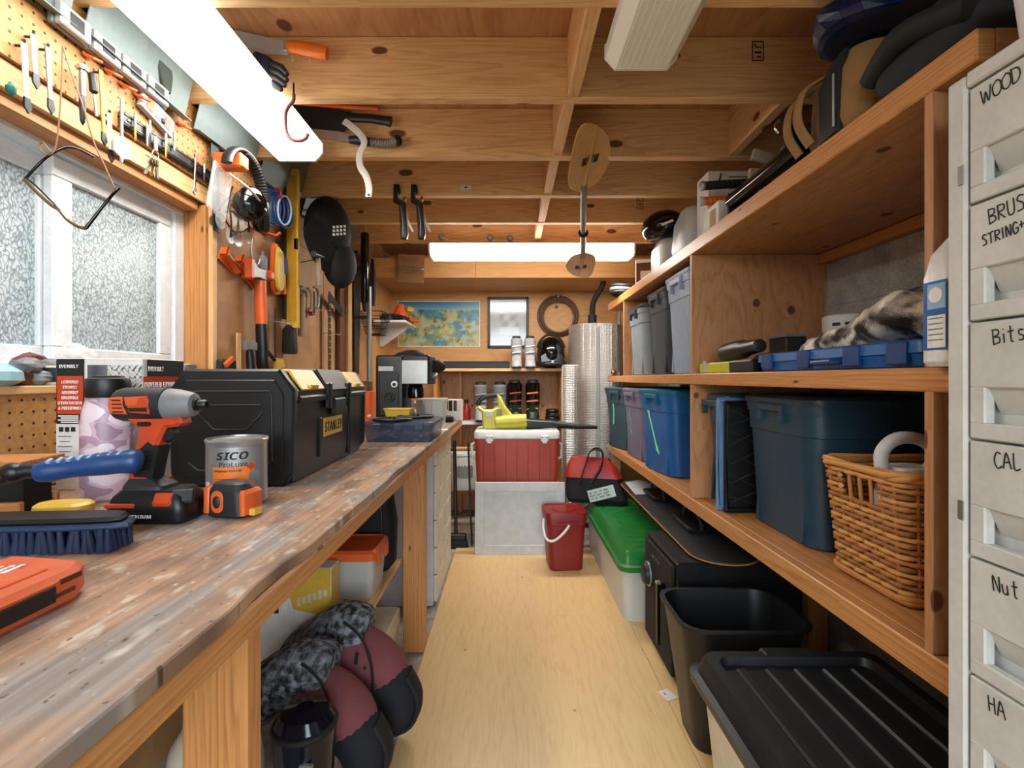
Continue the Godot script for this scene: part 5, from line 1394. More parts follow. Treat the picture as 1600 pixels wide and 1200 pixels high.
	part(t, "web", S().box(Vector3(-0.008, 0, 0), Vector3(0.012, 0.66, 0.04), 0.001), worn("ochre", Color(0.75, 0.55, 0.10), 0.45))
	part(t, "vial", S().box(Vector3(-0.012, 0.02, 0.018), Vector3(0.004, 0.05, 0.018), 0.001), M.black_plastic)
	t = hang("black_straightedge", "black metal straightedge hung behind the yellow level", "straightedge", 446, 385, 0.02)
	part(t, "bar", S().box(Vector3.ZERO, Vector3(0.05, 0.66, 0.012), 0.001), M.steel_dark)
	part(t, "edge_strip", S().box(Vector3(0.02, -0.1, 0.008), Vector3(0.012, 0.44, 0.004), 0.001), M.steel)
	cap()
	hatchet()
	# orange glove or pouch of suede
	t = hang("tool_pouch", "yellow and blue tool pouch with orange piping on the wall", "pouch", 434, 420, 0.035)
	var po := []
	for p in spline2(V2([-0.03, 0.105, 0.03, 0.085, 0.052, 0.03, 0.05, -0.05, 0.02, -0.105, -0.03, -0.11, -0.05, -0.06, -0.048, 0.04]), 3): po.append(p)
	part(t, "back_panel", S().prism(po, -0.012, 0.004, 0.004), M.orange)
	var pi := []
	for p in po: pi.append(Vector2(p.x * 0.8 - 0.006, p.y * 0.86 - 0.004))
	part(t, "front_panel", S().prism(pi, 0.004, 0.02, 0.006), M.yellow)
	part(t, "blue_patch", S().prism(V2([0.012, 0.07, 0.046, 0.05, 0.05, -0.01, 0.02, -0.02]), 0.006, 0.024, 0.004), M.blue)
	part(t, "side_flap", S().prism(V2([0.03, -0.02, 0.055, -0.03, 0.06, -0.10, 0.03, -0.105]), -0.01, 0.012, 0.003), M.orange)
	part(t, "cord", S().tube(spline([Vector3(-0.02, 0.10, 0.0), Vector3(-0.01, 0.14, 0.005), Vector3(0.01, 0.15, 0.0)], 4), 0.004, 6), M.black_soft)
	one("plumb_bob", S().lathe([[0.0, -0.06], [0.012, -0.055], [0.018, -0.04], [0.019, 0.02], [0.014, 0.03], [0.006, 0.034], [0.006, 0.05], [0.0, 0.05]], 16), M.grey_plastic, "grey metal cylinder weight hung beside the tool pouch", "weight", PW(410, 412, 0.03))
	# orange spring clips
	for k in 3:
		var q := [[352, 412], [375, 422], [388, 440]][k] as Array
		t = hang("spring_clip", "orange and silver tool clip screwed to the brown wall above the hatchet", "clip", q[0], q[1], 0.004, "orange tool clips", -18.0)
		part(t, "plate", S().box(Vector3(0, 0, 0.003), Vector3(0.10, 0.02, 0.006), 0.002), M.orange)
		part(t, "jaw", S().prism(V2([-0.05, 0.01, -0.046, 0.04, -0.038, 0.04, -0.036, 0.012, 0.03, 0.0, 0.05, -0.012, 0.052, 0.006, -0.02, 0.014]), 0.006, 0.03, 0.002), M.orange)
		part(t, "spring", S().tube([Vector3(-0.042, 0.035, 0.018), Vector3(0.0, 0.014, 0.024), Vector3(0.045, 0.0, 0.018)], 0.004, 6), M.steel)
	for q in [[368, 322], [392, 355], [412, 363], [372, 338]]:
		t = hang("red_hook", "small red plastic hook crowded under the ear defenders", "hook", q[0], q[1], 0.005, "red hooks under the ear defenders", -10.0)
		part(t, "base", S().box(Vector3(0, 0, 0.003), Vector3(0.05, 0.012, 0.006), 0.002), M.orange_red)
		part(t, "arm", S().tube([Vector3(0, 0, 0.005), Vector3(0.01, -0.01, 0.05), Vector3(0.02, 0.008, 0.06)], 0.007, 7), M.orange_red)
	t = hang("wire_hook", "bent silver wire hook hanging empty below the red hooks", "hook", 396, 394, 0.03)
	part(t, "wire", S().tube(spline([Vector3(-0.012, 0.05, 0.0), Vector3(-0.016, 0.0, 0.0), Vector3(-0.006, -0.04, 0.004), Vector3(0.016, -0.046, 0.008), Vector3(0.03, -0.02, 0.01)], 5), 0.0035, 7), M.steel)
	# mallets and hammers
	t = hang("rubber_mallet", "black rubber mallet hanging head down on the tool wall", "mallet", 453, 515, 0.034)
	part(t, "head", S().tower([[-0.11, 0.05, 0.05, 0.01], [-0.10, 0.056, 0.056, 0.012], [0.0, 0.05, 0.05, 0.012], [0.02, 0.03, 0.03, 0.01]], 4), M.black_soft)
	part(t, "handle", S().rod(Vector3(0, 0.0, 0), Vector3(0.002, 0.04, -0.004), 0.010, 10), M.black_plastic)
	t = hang("claw_hammer", "claw hammer with pale worn wooden handle hanging by its head", "hammer", 472, 478, 0.045)
	part(t, "handle", S().tube([Vector3(0.004, 0.06, 0), Vector3(0.0, -0.03, 0), Vector3(-0.002, -0.10, 0), Vector3(-0.002, -0.145, 0)], [0.010, 0.012, 0.015, 0.016], 10, false, Vector2(1.2, 0.9)), M.worn_handle)
	part(t, "head", S().tube(spline([Vector3(-0.05, 0.07, 0), Vector3(-0.02, 0.078, 0), Vector3(0.03, 0.075, 0), Vector3(0.055, 0.05, 0)], 4), [0.018, 0.018, 0.014, 0.013, 0.016, 0.016, 0.014, 0.013, 0.012, 0.01, 0.008, 0.006, 0.004], 10), M.steel_dull)
	t = hang("c_clamp", "small steel screw clamp hooked beside the claw hammer", "clamp", 494, 466, 0.03)
	part(t, "frame", S().tube(spline([Vector3(-0.03, 0.05, 0), Vector3(0.0, 0.056, 0), Vector3(0.028, 0.03, 0), Vector3(0.03, -0.02, 0), Vector3(0.01, -0.045, 0), Vector3(-0.03, -0.045, 0)], 4), 0.007, 8), M.steel_dull)
	part(t, "screw", S().rod(Vector3(-0.026, -0.09, 0), Vector3(-0.026, 0.03, 0), 0.005, 8), M.steel_dark)
	part(t, "tommy_bar", S().rod(Vector3(-0.05, -0.085, 0), Vector3(0.0, -0.085, 0), 0.003, 6), M.steel)
	t = hang("shaft_hammer", "hammer with greyed wooden shaft hung in front of the black cap", "hammer", 497, 415, 0.15, "", 4.0)
	part(t, "handle", S().tube([Vector3(0.0, 0.04, 0), Vector3(0.004, -0.03, 0), Vector3(0.008, -0.09, 0)], [0.011, 0.014, 0.016], 10), M.worn_handle)
	part(t, "head", S().rod(Vector3(-0.05, 0.045, 0), Vector3(0.05, 0.045, 0), 0.014, 10), M.steel_dark)
	part(t, "wall_bracket", S().rod(Vector3(0, 0.0, -0.15), Vector3(0, 0.03, 0.0), 0.0025, 6), M.steel_dark)
	for q in [[484, 484, 0.06], [427, 505, 0.11], [511, 522, 0.12]]:
		t = hang("wire_bracket", "bright bent wire tool bracket pushed into the brown wall", "bracket", q[0], q[1], 0.004, "wire brackets on the brown wall")
		part(t, "wire", S().tube([Vector3(-q[2] / 2, 0.05, 0), Vector3(-q[2] / 2, 0.0, 0), Vector3(-q[2] / 2, 0.0, 0.05), Vector3(q[2] / 2, 0.0, 0.05), Vector3(q[2] / 2, 0.02, 0.06)], 0.0028, 6), M.steel)
	one("screwdriver_rod", S().rod(Vector3(0, 0.12, 0), Vector3(0, -0.12, 0), 0.004, 8).lathe([[0.004, -0.12], [0.009, -0.115], [0.0, -0.13]], 8), M.steel_dark, "thin dark steel rod hung upright beside the hatchet grip", "rod", PW(430, 525, 0.02))
	for q in [[480, 487], [513, 482], [541, 560], [575, 548], [578, 500]]:
		t = hang("red_peg", "small red peg clip with nothing hanging on the brown wall", "peg", q[0], q[1], 0.003, "bare red pegs on the brown wall")
		part(t, "base", S().box(Vector3(0, 0, 0.003), Vector3(0.05, 0.012, 0.006), 0.002), M.red)
		part(t, "arm", S().box(Vector3(0.01, -0.008, 0.016), Vector3(0.014, 0.022, 0.022), 0.003), M.red)
	# square, saw, tubes near the corner
	t = hang("framing_square", "dark steel framing square with ribbed edge hung near the corner", "square", 517, 516, 0.04)
	part(t, "long_arm", S().box(Vector3(-0.02, -0.06, 0), Vector3(0.035, 0.48, 0.004), 0.001), M.steel_dark)
	part(t, "short_arm", S().place(Vector3(0.08, 0.155, 0), Vector3(0, 0, -18)).box(Vector3.ZERO, Vector3(0.24, 0.045, 0.004), 0.001), M.steel_dark)
	for k in 12:
		part(t, "tick_rib", S().box(Vector3(-0.02, 0.14 - k * 0.034, 0.003), Vector3(0.03, 0.004, 0.002), 0.0), M.steel)
	t = hang("wood_batten", "long dark brown wooden batten hung upright on the tool wall", "batten", 533, 508, 0.02)
	part(t, "strip", S().box(Vector3(0, 0, 0), Vector3(0.09, 0.62, 0.02), 0.002), M.leather)
	part(t, "back_strip", S().box(Vector3(0.14, 0.07, 0.0), Vector3(0.07, 0.78, 0.02), 0.002), M.handle_wood)
	t = hang("hand_saw", "long grey hand saw blade hung upright by the corner", "saw", 558, 500, 0.016)
	part(t, "blade", S().prism(V2([-0.05, -0.36, 0.04, -0.36, 0.08, 0.30, -0.08, 0.30]), -0.001, 0.0015), M.steel_dark)
	part(t, "handle", S().prism(V2([-0.09, 0.30, 0.09, 0.30, 0.10, 0.42, -0.02, 0.46, -0.10, 0.40]), -0.012, 0.012, 0.004), M.black_plastic)
	t = hang("hand_pump", "tall black tube pump with thin rod hung by the corner", "pump", 570, 420, 0.14)
	part(t, "barrel", S().lathe([[0.022, -0.21], [0.026, -0.20], [0.026, 0.21], [0.022, 0.22], [0.01, 0.225]], 18), M.black_gloss)
	part(t, "rod", S().rod(Vector3(0, 0.22, 0), Vector3(0, 0.50, 0), 0.005, 8), M.steel)
	part(t, "end_fitting", S().lathe([[0.0, -0.27], [0.012, -0.26], [0.018, -0.21]], 12), M.black_plastic)
	part(t, "wall_bracket", S().box(Vector3(0.01, 0.0, -0.06), Vector3(0.02, 0.03, 0.09), 0.002), M.steel_dark)
	t = hang("grey_pipe", "straight grey metal pipe standing in the wall corner", "pipe", 577, 520, 0.12)
	part(t, "pipe", S().lathe([[0.016, -0.36], [0.016, 0.30], [0.013, 0.30], [0.013, 0.2]], 14), M.steel_dull)
	part(t, "bracket", S().box(Vector3(0, 0.1, -0.05), Vector3(0.02, 0.02, 0.10), 0.002), M.steel_dark)
	one("blue_strap", S().tower([[-0.14, 0.03, 0.02, 0.008], [-0.05, 0.05, 0.03, 0.01], [0.10, 0.04, 0.02, 0.008], [0.2, 0.02, 0.012, 0.005]], 4), M.navy, "dark blue folded strap hung behind the black pump", "strap", PW(582, 448, 0.04))
	# white bracket shelf with gloves, wire basket
	t = thing("bracket_shelf", "small white bracket shelf near the corner of the tool wall", "shelf", Vector3(WX, EYE + 0.43, -3.83), 90.0)
	part(t, "board", S().box(Vector3(0, 0, 0.13), Vector3(0.42, 0.018, 0.26), 0.002), M.white_plastic)
	part(t, "bracket", S().prism(V2([0.0, -0.01, 0.22, -0.01, 0.22, -0.03, 0.03, -0.17, 0.0, -0.17]), -0.008, 0.008), M.white_plastic)
	for c in t.get_children():
		if c.name == "bracket":
			c.transform = Transform3D(Basis(Vector3.UP, -PI / 2), Vector3(0.05, 0, 0.001))
	t = thing("work_glove", "red and orange patterned work glove on the white bracket shelf", "glove", Vector3(WX + 0.17, EYE + 0.44, -3.86), 70.0)
	part(t, "palm", S().tower([[0.0, 0.12, 0.14, 0.04], [0.03, 0.13, 0.15, 0.05], [0.07, 0.12, 0.12, 0.05], [0.12, 0.08, 0.07, 0.03], [0.15, 0.05, 0.05, 0.02]], 5), mat("glove_print", Color.WHITE, 0.7, 0.0, mottle(99, 256, Color(0.72, 0.10, 0.05), Color(0.95, 0.50, 0.12), 40.0, 2.2, 0.3), 9.0))
	part(t, "cuff", S().place(Vector3(0.02, 0.10, 0.07), Vector3(30, 0, 0)).tower([[0.0, 0.07, 0.03, 0.012], [0.03, 0.08, 0.03, 0.012]], 4), M.yellow)
	for k in 4:
		part(t, "finger", S().tube([Vector3(-0.045 + k * 0.03, 0.03, 0.06), Vector3(-0.05 + k * 0.033, 0.025, 0.11), Vector3(-0.05 + k * 0.034, 0.012, 0.14)], [0.016, 0.015, 0.01], 9), M.orange)
	t = thing("dark_glove", "black and green work glove lying on the white bracket shelf", "glove", Vector3(WX + 0.12, EYE + 0.44, -3.70), 80.0)
	part(t, "palm", S().tower([[0.0, 0.13, 0.12, 0.04], [0.03, 0.13, 0.13, 0.05], [0.05, 0.09, 0.1, 0.04]], 5), M.black_soft)
	for k in 4:
		part(t, "finger", S().tube([Vector3(-0.045 + k * 0.03, 0.025, 0.05), Vector3(-0.05 + k * 0.033, 0.03, 0.10), Vector3(-0.05 + k * 0.034, 0.02, 0.14)], [0.016, 0.014, 0.010], 9), M.charcoal)
	t = thing("wire_basket", "small black wire basket hung on the tool wall near the corner", "basket", PW(587, 503, 0.09), 90.0)
	var wb := S()
	for k in 4:
		var s := 1.0 - k * 0.13
		wb.tube([Vector3(-0.12 * s, 0.06 - k * 0.05, -0.08 * s), Vector3(0.12 * s, 0.06 - k * 0.05, -0.08 * s), Vector3(0.12 * s, 0.06 - k * 0.05, 0.08 * s), Vector3(-0.12 * s, 0.06 - k * 0.05, 0.08 * s)], 0.003, 6, true)
	for k in 7:
		var u := -0.12 + k * 0.04
		wb.tube([Vector3(u, 0.06, 0.08), Vector3(u * 0.6, -0.09, 0.049), Vector3(u * 0.6, -0.09, -0.049), Vector3(u, 0.06, -0.08)], 0.0025, 6)
	part(t, "wire_frame", wb, M.steel_dark)
	# things leaning at the back of the bench
	t = hang("pipe_wrench", "black handled pipe wrench hung low behind the toolbox", "wrench", 391, 556, 0.06)
	part(t, "handle", S().tube([Vector3(0.01, -0.09, 0), Vector3(0.0, 0.0, 0), Vector3(-0.004, 0.03, 0)], [0.018, 0.016, 0.012], 10), M.black_plastic)
	part(t, "jaw", S().prism(V2([-0.035, 0.02, 0.03, 0.02, 0.034, 0.05, 0.012, 0.058, 0.010, 0.042, -0.014, 0.042, -0.018, 0.06, -0.04, 0.05]), -0.012, 0.012, 0.003), M.steel_dull)
	t = hang("multi_tool_card", "small orange and grey gadget hung low behind the toolbox", "gadget", 354, 570, 0.02)
	part(t, "body", S().box(Vector3(0, -0.01, 0), Vector3(0.10, 0.06, 0.02), 0.006), M.charcoal)
	part(t, "clip", S().place(Vector3(-0.01, 0.01, 0.014), Vector3(0, 0, 30)).box(Vector3.ZERO, Vector3(0.06, 0.022, 0.012), 0.004), M.orange)
	t = hang("yellow_scraper", "yellow scraper with dark handle leaning behind the toolbox", "scraper", 430, 566, 0.022, "", 25.0)
	part(t, "blade_holder", S().prism(V2([-0.02, -0.03, 0.06, -0.05, 0.06, -0.01, 0.0, 0.02]), -0.01, 0.01, 0.003), M.yellow)
	part(t, "handle", S().rod(Vector3(0.0, 0.01, 0), Vector3(-0.06, 0.09, 0), 0.008, 8), M.steel_dark)
	one("paint_stick", S().box(Vector3(0, 0, 0), Vector3(0.03, 0.2, 0.004), 0.001), M.pine_pale, "flat pale wooden paint stick leaning behind the toolbox", "stick", PW(373, 562, 0.015), 90.0)

func ear_muffs() -> void:
	var t := hang("ear_defenders", "black ear defenders with padded headband hung on an orange peg", "ear defenders", 380, 288, 0.10)
	var bandpts := arc(Vector3(0.0, 0.0, 0.01), Vector3(0.115, -0.035, 0.0), Vector3(0.03, 0.10, 0.0), -6, 186, 22)
	part(t, "headband", S().tube(bandpts, 0.009, 10, false, Vector2(1.0, 2.2), Vector3(0, 0, 1)), M.black_plastic)
	var pad := S()
	var pp := arc(Vector3(0.0, 0.0, 0.01), Vector3(0.106, -0.032, 0.0), Vector3(0.028, 0.092, 0.0), 10, 120, 18)
	for i in 18: pad.ball(pp[i], Vector3(0.009, 0.009, 0.022), 8, 6)
	part(t, "band_padding", pad, M.black_soft)
	for s in [0, 1]:
		var c: Vector3 = [Vector3(-0.02, -0.075, 0.04), Vector3(0.075, -0.088, 0.02)][s]
		var cup := part(t, "ear_cup", S().place(c, Vector3(0, [-50, 30][s], 8)).ball(Vector3.ZERO, Vector3(0.05, 0.058, 0.034), 20, 14), M.black_gloss)
		part(cup, "cushion", S().place(c, Vector3(0, [-50, 30][s], 8)).torus(Vector3(0, 0, -0.016 if s == 0 else 0.02), Vector3.BACK, 0.043, 0.013, 24, 10), [M.black_soft, M.charcoal][s])
		part(t, "yoke", S().tube(spline([Vector3([-0.11, 0.11][s], -0.01, 0.015), c + Vector3([-0.05, 0.03][s], 0.03, 0.02), c + Vector3(0, 0.0, 0.034)], 4), 0.004, 7), M.steel)
	part(t, "orange_peg", S().box(Vector3(-0.05, 0.055, -0.015), Vector3(0.05, 0.05, 0.10), 0.006), M.orange)
	part(t, "blister_pack", S().place(Vector3(-0.09, -0.06, -0.03), Vector3(0, 0, -14)).box(Vector3.ZERO, Vector3(0.10, 0.17, 0.012), 0.004), M.clear_plastic)

func cap() -> void:
	var t := thing("baseball_cap", "black baseball cap with white lettering hung on the tool wall", "cap", Vector3(-0.885, EYE + 0.69, -2.38), 42.0)
	var crown := S().ball(Vector3(0, 0.03, 0.0), Vector3(0.115, 0.17, 0.07), 24, 16)
	for i in crown.v.size():
		var q := crown.v[i]
		if q.y < -0.03: q.y = -0.03 + (q.y + 0.03) * 0.4
		crown.v[i] = q
	part(t, "crown", crown, M.black_soft)
	part(t, "side_panel", S().ball(Vector3(0.06, -0.12, 0.0), Vector3(0.085, 0.12, 0.055), 20, 12), M.black_soft)
	var br := S().place(Vector3(-0.06, -0.06, 0.06), Vector3(10, 10, 24))
	var o := []
	for p in spline2(V2([-0.06, 0.09, 0.04, 0.11, 0.07, 0.0, 0.05, -0.11, -0.01, -0.13, -0.06, -0.04]), 3): o.append(p)
	part(t, "visor", br.prism(o, -0.003, 0.004, 0.002), M.black_plastic)
	part(t, "button", S().ball(Vector3(0, 0.2, 0), Vector3(0.010, 0.006, 0.010), 10, 6), M.black_soft)
	for a in [-0.5, 0.5]: part(t, "seam", S().tube(arc(Vector3(0, 0.03, 0), Vector3(0.0585 * a * 2.0, 0, 0.0605), Vector3(0, 0.17, 0), -10, 88, 12), 0.0018, 5), M.charcoal)
	var l := S()
	for k in 4:
		for j in 3:
			l.place(Vector3(0.0 + k * 0.019, 0.0 + j * 0.018 + k * 0.006, 0.0725 - k * 0.003), Vector3(0, 14, 14)).box(Vector3.ZERO, Vector3(0.013, 0.011, 0.004), 0.001)
	part(t, "embroidery", l, M.white_ink)
	part(t, "cap_hook", S().rod(Vector3(-0.08, 0.14, -0.10), Vector3(0, 0.16, 0.0), 0.005, 8), M.steel)

func hatchet() -> void:
	var t := hang("hatchet", "orange handled hatchet with long black grip hung on the tool wall", "hatchet", 407, 506, 0.05)
	part(t, "shaft", S().tube([Vector3(0.0, 0.17, 0), Vector3(0.0, 0.08, 0), Vector3(0.006, 0.0, 0)], [0.022, 0.024, 0.024], 12, false, Vector2(1.0, 0.7)), M.orange)
	part(t, "grip", S().tube(spline([Vector3(0.006, 0.0, 0), Vector3(0.010, -0.08, 0), Vector3(0.014, -0.15, 0), Vector3(0.03, -0.19, 0)], 4), [0.022, 0.023, 0.023, 0.023, 0.024, 0.024, 0.024, 0.024, 0.025, 0.025, 0.026, 0.026, 0.024], 12, false, Vector2(1.0, 0.7)), M.black_plastic)
	part(t, "head", S().prism(V2([-0.075, 0.165, -0.03, 0.175, 0.03, 0.175, 0.055, 0.18, 0.055, 0.215, 0.03, 0.22, -0.03, 0.215, -0.085, 0.235]), -0.012, 0.012, 0.004), M.steel_dull)
	part(t, "guard", S().box(Vector3(-0.082, 0.20, 0), Vector3(0.03, 0.08, 0.03), 0.006), M.orange)
	part(t, "guard", S().box(Vector3(0.05, 0.20, 0.01), Vector3(0.04, 0.04, 0.03), 0.008), M.orange_red)

func ceiling_things() -> void:
	var t: Node3D
	# hand saw on the first joist
	t = thing("orange_handle_saw", "hand saw with bright orange wooden handle fixed to the joist", "saw", P(480, 82, 1.50), 0.0, "", Vector2(0, -5))
	part(t, "handle", S().tube(spline([Vector3(-0.062, 0.012, 0), Vector3(-0.03, 0.012, 0), Vector3(0.02, 0.006, 0), Vector3(0.062, 0.002, 0)], 3), [0.012, 0.018, 0.02, 0.02, 0.021, 0.021, 0.022, 0.022, 0.021, 0.02], 12, false, Vector2(0.7, 1.0)), worn("saw_orange", Color(0.90, 0.45, 0.10), 0.4))
	part(t, "blade", S().prism(V2([-0.06, 0.028, -0.06, -0.012, -0.32, -0.02, -0.32, 0.06]), -0.001, 0.001), M.pale_grey)
	part(t, "ferrule", S().box(Vector3(-0.065, 0.01, 0), Vector3(0.02, 0.03, 0.014), 0.003), M.steel)
	part(t, "hanging_string", S().rod(Vector3(-0.045, -0.012, 0.0), Vector3(-0.043, -0.03, 0.0), 0.002, 6).rod(Vector3(0.01, -0.016, 0.0), Vector3(0.011, -0.03, 0.0), 0.002, 6), M.cream)
	t = thing("padded_glove", "dark blue padded glove tucked behind the lit ceiling light", "glove", P(430, 118, 1.47), 0.0, "", Vector2(0, -20))
	part(t, "palm", S().tower([[-0.03, 0.06, 0.035, 0.015, -0.045], [0.0, 0.07, 0.05, 0.02, -0.045], [0.04, 0.06, 0.04, 0.018, -0.05]], 4), M.navy)
	for k in 4:
		part(t, "finger", S().tube([Vector3(-0.03, 0.028 - k * 0.017, 0.0), Vector3(0.015, 0.024 - k * 0.018, 0.006), Vector3(0.045 - absf(k - 1.5) * 0.006, 0.012 - k * 0.016, 0.004)], [0.013, 0.0125, 0.008], 9), M.charcoal)
	t = thing("ceiling_hook", "dull red steel utility hook screwed up beside the lit lamp", "hook", P(460, 160, 1.50))
	var k0 := 760.0 / 1.50
	var pts := []
	for q in [[459, 147], [458, 158], [450, 168], [446, 180], [447, 204], [455, 217], [468, 220], [478, 216], [481, 209]]:
		pts.append(Vector3((q[0] - 460) / k0, (160 - q[1]) / k0, 0))
	part(t, "bent_rod", S().tube(spline(pts, 4), 0.0055, 9), worn("hook_red", Color(0.50, 0.27, 0.24), 0.5))
	part(t, "screw_shank", S().rod(pts[0], Vector3(pts[0].x, (160 - 130) / k0, 0), 0.003, 7), M.steel_dark)
	# machete in sheath and pruning saw on the second joist
	t = thing("machete", "black machete with orange spine strip fixed across the ceiling joist", "machete", P(530, 185, 1.925), 0.0, "", Vector2(0, -4))
	part(t, "blade", S().prism(V2([-0.19, 0.045, 0.04, 0.03, 0.045, -0.012, 0.02, -0.05, -0.14, -0.045, -0.20, -0.01]), -0.004, 0.004, 0.001), M.black_soft)
	part(t, "handle", S().tube([Vector3(0.03, 0.006, 0), Vector3(0.12, 0.008, 0), Vector3(0.18, 0.004, 0), Vector3(0.205, 0.0, 0)], [0.018, 0.017, 0.018, 0.021], 12, false, Vector2(0.7, 1.0)), M.black_plastic)
	part(t, "spine_strip", S().box(Vector3(-0.02, 0.044, 0.005), Vector3(0.35, 0.012, 0.012), 0.002), M.orange)
	t = thing("pruning_saw", "curved pruning saw with grey ribbed handle under the machete", "saw", P(560, 219, 1.92), 0.0, "", Vector2(0, -3))
	part(t, "blade", S().prism(V2([-0.02, 0.016, -0.02, -0.010, -0.10, -0.006, -0.19, 0.012, -0.22, 0.03, -0.16, 0.034, -0.08, 0.03]), -0.001, 0.001), M.steel)
	part(t, "collar", S().tube([Vector3(-0.035, 0.0, 0), Vector3(0.0, 0.0, 0), Vector3(0.05, -0.006, 0)], [0.014, 0.018, 0.016], 10), M.navy)
	var ph := part(t, "handle", S().tube(spline([Vector3(0.05, -0.006, 0), Vector3(0.09, -0.008, 0), Vector3(0.13, -0.004, 0), Vector3(0.15, 0.004, 0)], 3), [0.015, 0.015, 0.016, 0.016, 0.016, 0.016, 0.017, 0.017, 0.018, 0.017], 12), M.grey_plastic)
	for k in 8: part(ph, "grip_ring", S().torus(Vector3(0.058 + k * 0.009, -0.0065, 0), Vector3.RIGHT, 0.016, 0.0018, 14, 5), M.steel_dull)
	part(t, "pommel", S().ball(Vector3(0.155, 0.006, 0), Vector3(0.018, 0.022, 0.016), 14, 10), M.black_plastic)
	t = thing("plastic_strip", "translucent white plastic strip dangling from the joist", "strip", P(573, 225, 1.93))
	var k1 := 760.0 / 1.93
	var sp := []
	for q in [[540, 193], [556, 205], [570, 220], [573, 232], [567, 248], [569, 268], [579, 285], [584, 303], [584, 318]]:
		sp.append(Vector3((q[0] - 573) / k1, (225 - q[1]) / k1, 0.02 + (q[1] - 193) * 0.0004))
	part(t, "ribbon", S().tube(spline(sp, 4), 0.014, 8, false, Vector2(1.0, 0.12), Vector3(0, 0, 1)), M.frosted_plastic)
	part(t, "screw", S().ball(sp[-1] + Vector3(0, 0.008, 0.003), Vector3(0.004, 0.004, 0.002), 8, 6), M.steel_dark)
	# pair of black tools with thin prongs
	for k in 2:
		t = thing("folding_shears", "black folding shears with bright prong hanging from the ceiling joist", "shears", P([627, 654][k], 330, 2.345), 0.0, "black shears on the joist")
		var kk := 760.0 / 2.345
		part(t, "grip", S().prism(px2([616, 289, 624, 289, 626, 301, 621, 303, 622, 310, 634, 318, 635, 345, 638, 366, 636, 374, 627, 374, 626, 355, 624, 320, 615, 316], 627, 330, kk), -0.014, 0.014, 0.004), M.black_plastic)
		part(t, "steel_leaf", S().prism(px2([636, 330, 639, 345, 647, 362, 644, 363, 637, 350], 627, 330, kk), -0.003, 0.003), M.steel)
		part(t, "edge_trim", S().tube([Vector3(0.0, 0.02, 0.014), Vector3(0.012, -0.05, 0.015), Vector3(0.012, -0.12, 0.014)], 0.0025, 6), M.steel)
		part(t, "stud", S().ball(Vector3(0.016, 0.06, 0.0), Vector3(0.008, 0.012, 0.01), 10, 8), M.brass)
	t = thing("price_tag", "small white price tag stuck on the joist face", "tag", P(728, 293, 2.357))
	part(t, "card", S().box(Vector3.ZERO, Vector3(0.052, 0.02, 0.002), 0.0005), M.paper)
	part(t, "print_mark", S().box(Vector3(0, 0, 0.0012), Vector3(0.02, 0.004, 0.001), 0.0).box(Vector3(0, 0, 0.0012), Vector3(0.006, 0.009, 0.001), 0.0), M.ink)
	# plywood tag with a pen on the soffit
	t = thing("wood_plaque", "handwritten wooden scrap with a clipped pen on the soffit", "plaque", P(642, 420, 3.655), 0.0, "", Vector2(0, -2))
	part(t, "board", S().box(Vector3.ZERO, Vector3(0.20, 0.21, 0.012), 0.002), worn("plaque_wood", Color(0.58, 0.41, 0.24), 0.7))
	part(t, "pen", S().place(Vector3(0.0, 0.0, 0.016), Vector3(0, 0, 88)).lathe([[0.004, -0.1], [0.012, -0.09], [0.012, 0.0], [0.009, 0.01], [0.009, 0.09], [0.0, 0.1]], 12), M.steel)
	for k in 4: part(t, "pencil_line", S().box(Vector3(-0.01, 0.085 - k * 0.014 - (0.07 if k > 2 else 0.0), 0.0066), Vector3(0.15 - 0.02 * k, 0.003, 0.001), 0.0), M.leather)
	for q in [[690, 371], [766, 372], [797, 373]]:
		t = thing("cable_clamp", "small round metal cable clamp above the back light", "clamp", P(q[0], q[1], 3.12), 0.0, "clamps above the back light")
		part(t, "knob", S().place(Vector3.ZERO, Vector3(90, 0, 0)).lathe([[0.0, -0.01], [0.02, -0.008], [0.022, 0.006], [0.012, 0.014], [0.0, 0.014]], 14), M.steel_dull)
		part(t, "bracket", S().box(Vector3(0, -0.012, -0.01), Vector3(0.08, 0.006, 0.03), 0.001), M.white_plastic)
	# kayak paddle
	t = thing("kayak_paddle", "double-bladed kayak paddle with amber blades slung under the joists", "paddle", Vector3.ZERO)
	var A := Vector3(0.315, EYE + 0.905, -1.70)
	var B := Vector3(0.325, EYE + 0.834, -2.15)
	var C := Vector3(0.425, EYE + 0.712, -2.76)
	var D := Vector3(0.447, EYE + 0.648, -3.12)
	var amber := worn("amber_blade", Color(0.80, 0.62, 0.36), 0.25)
	for e in [[B, A, 20.0], [C, D, -6.0]]:
		var dir: Vector3 = (e[1] - e[0]).normalized()
		var sd := dir.cross(Vector3.UP).normalized()
		var nrm := sd.cross(dir)
		sd = sd.rotated(dir, deg_to_rad(e[2])); nrm = nrm.rotated(dir, deg_to_rad(e[2]))
		var L: float = (e[1] - e[0]).length()
		var o := []
		for p in spline2(V2([-0.018, 0.0, -0.07, 0.08 * L, -0.095, 0.40 * L, -0.05, 0.78 * L, 0.03, 1.0 * L, 0.075, 0.96 * L, 0.085, 0.6 * L, 0.075, 0.2 * L, 0.018, 0.0]), 3): o.append(p)
		var sh := S()
		sh.xf = Transform3D(Basis(sd, dir, sd.cross(dir)), e[0])
		sh.prism(o, -0.003, 0.003, 0.001)
		var bl := part(t, "blade", sh, amber)
		sh = S(); sh.xf = Transform3D(Basis(sd, dir, sd.cross(dir)), e[0])
		sh.tube([Vector3(0, 0, 0), Vector3(0, L * 0.5, 0), Vector3(0, L * 0.92, 0)], [0.014, 0.009, 0.003], 8)
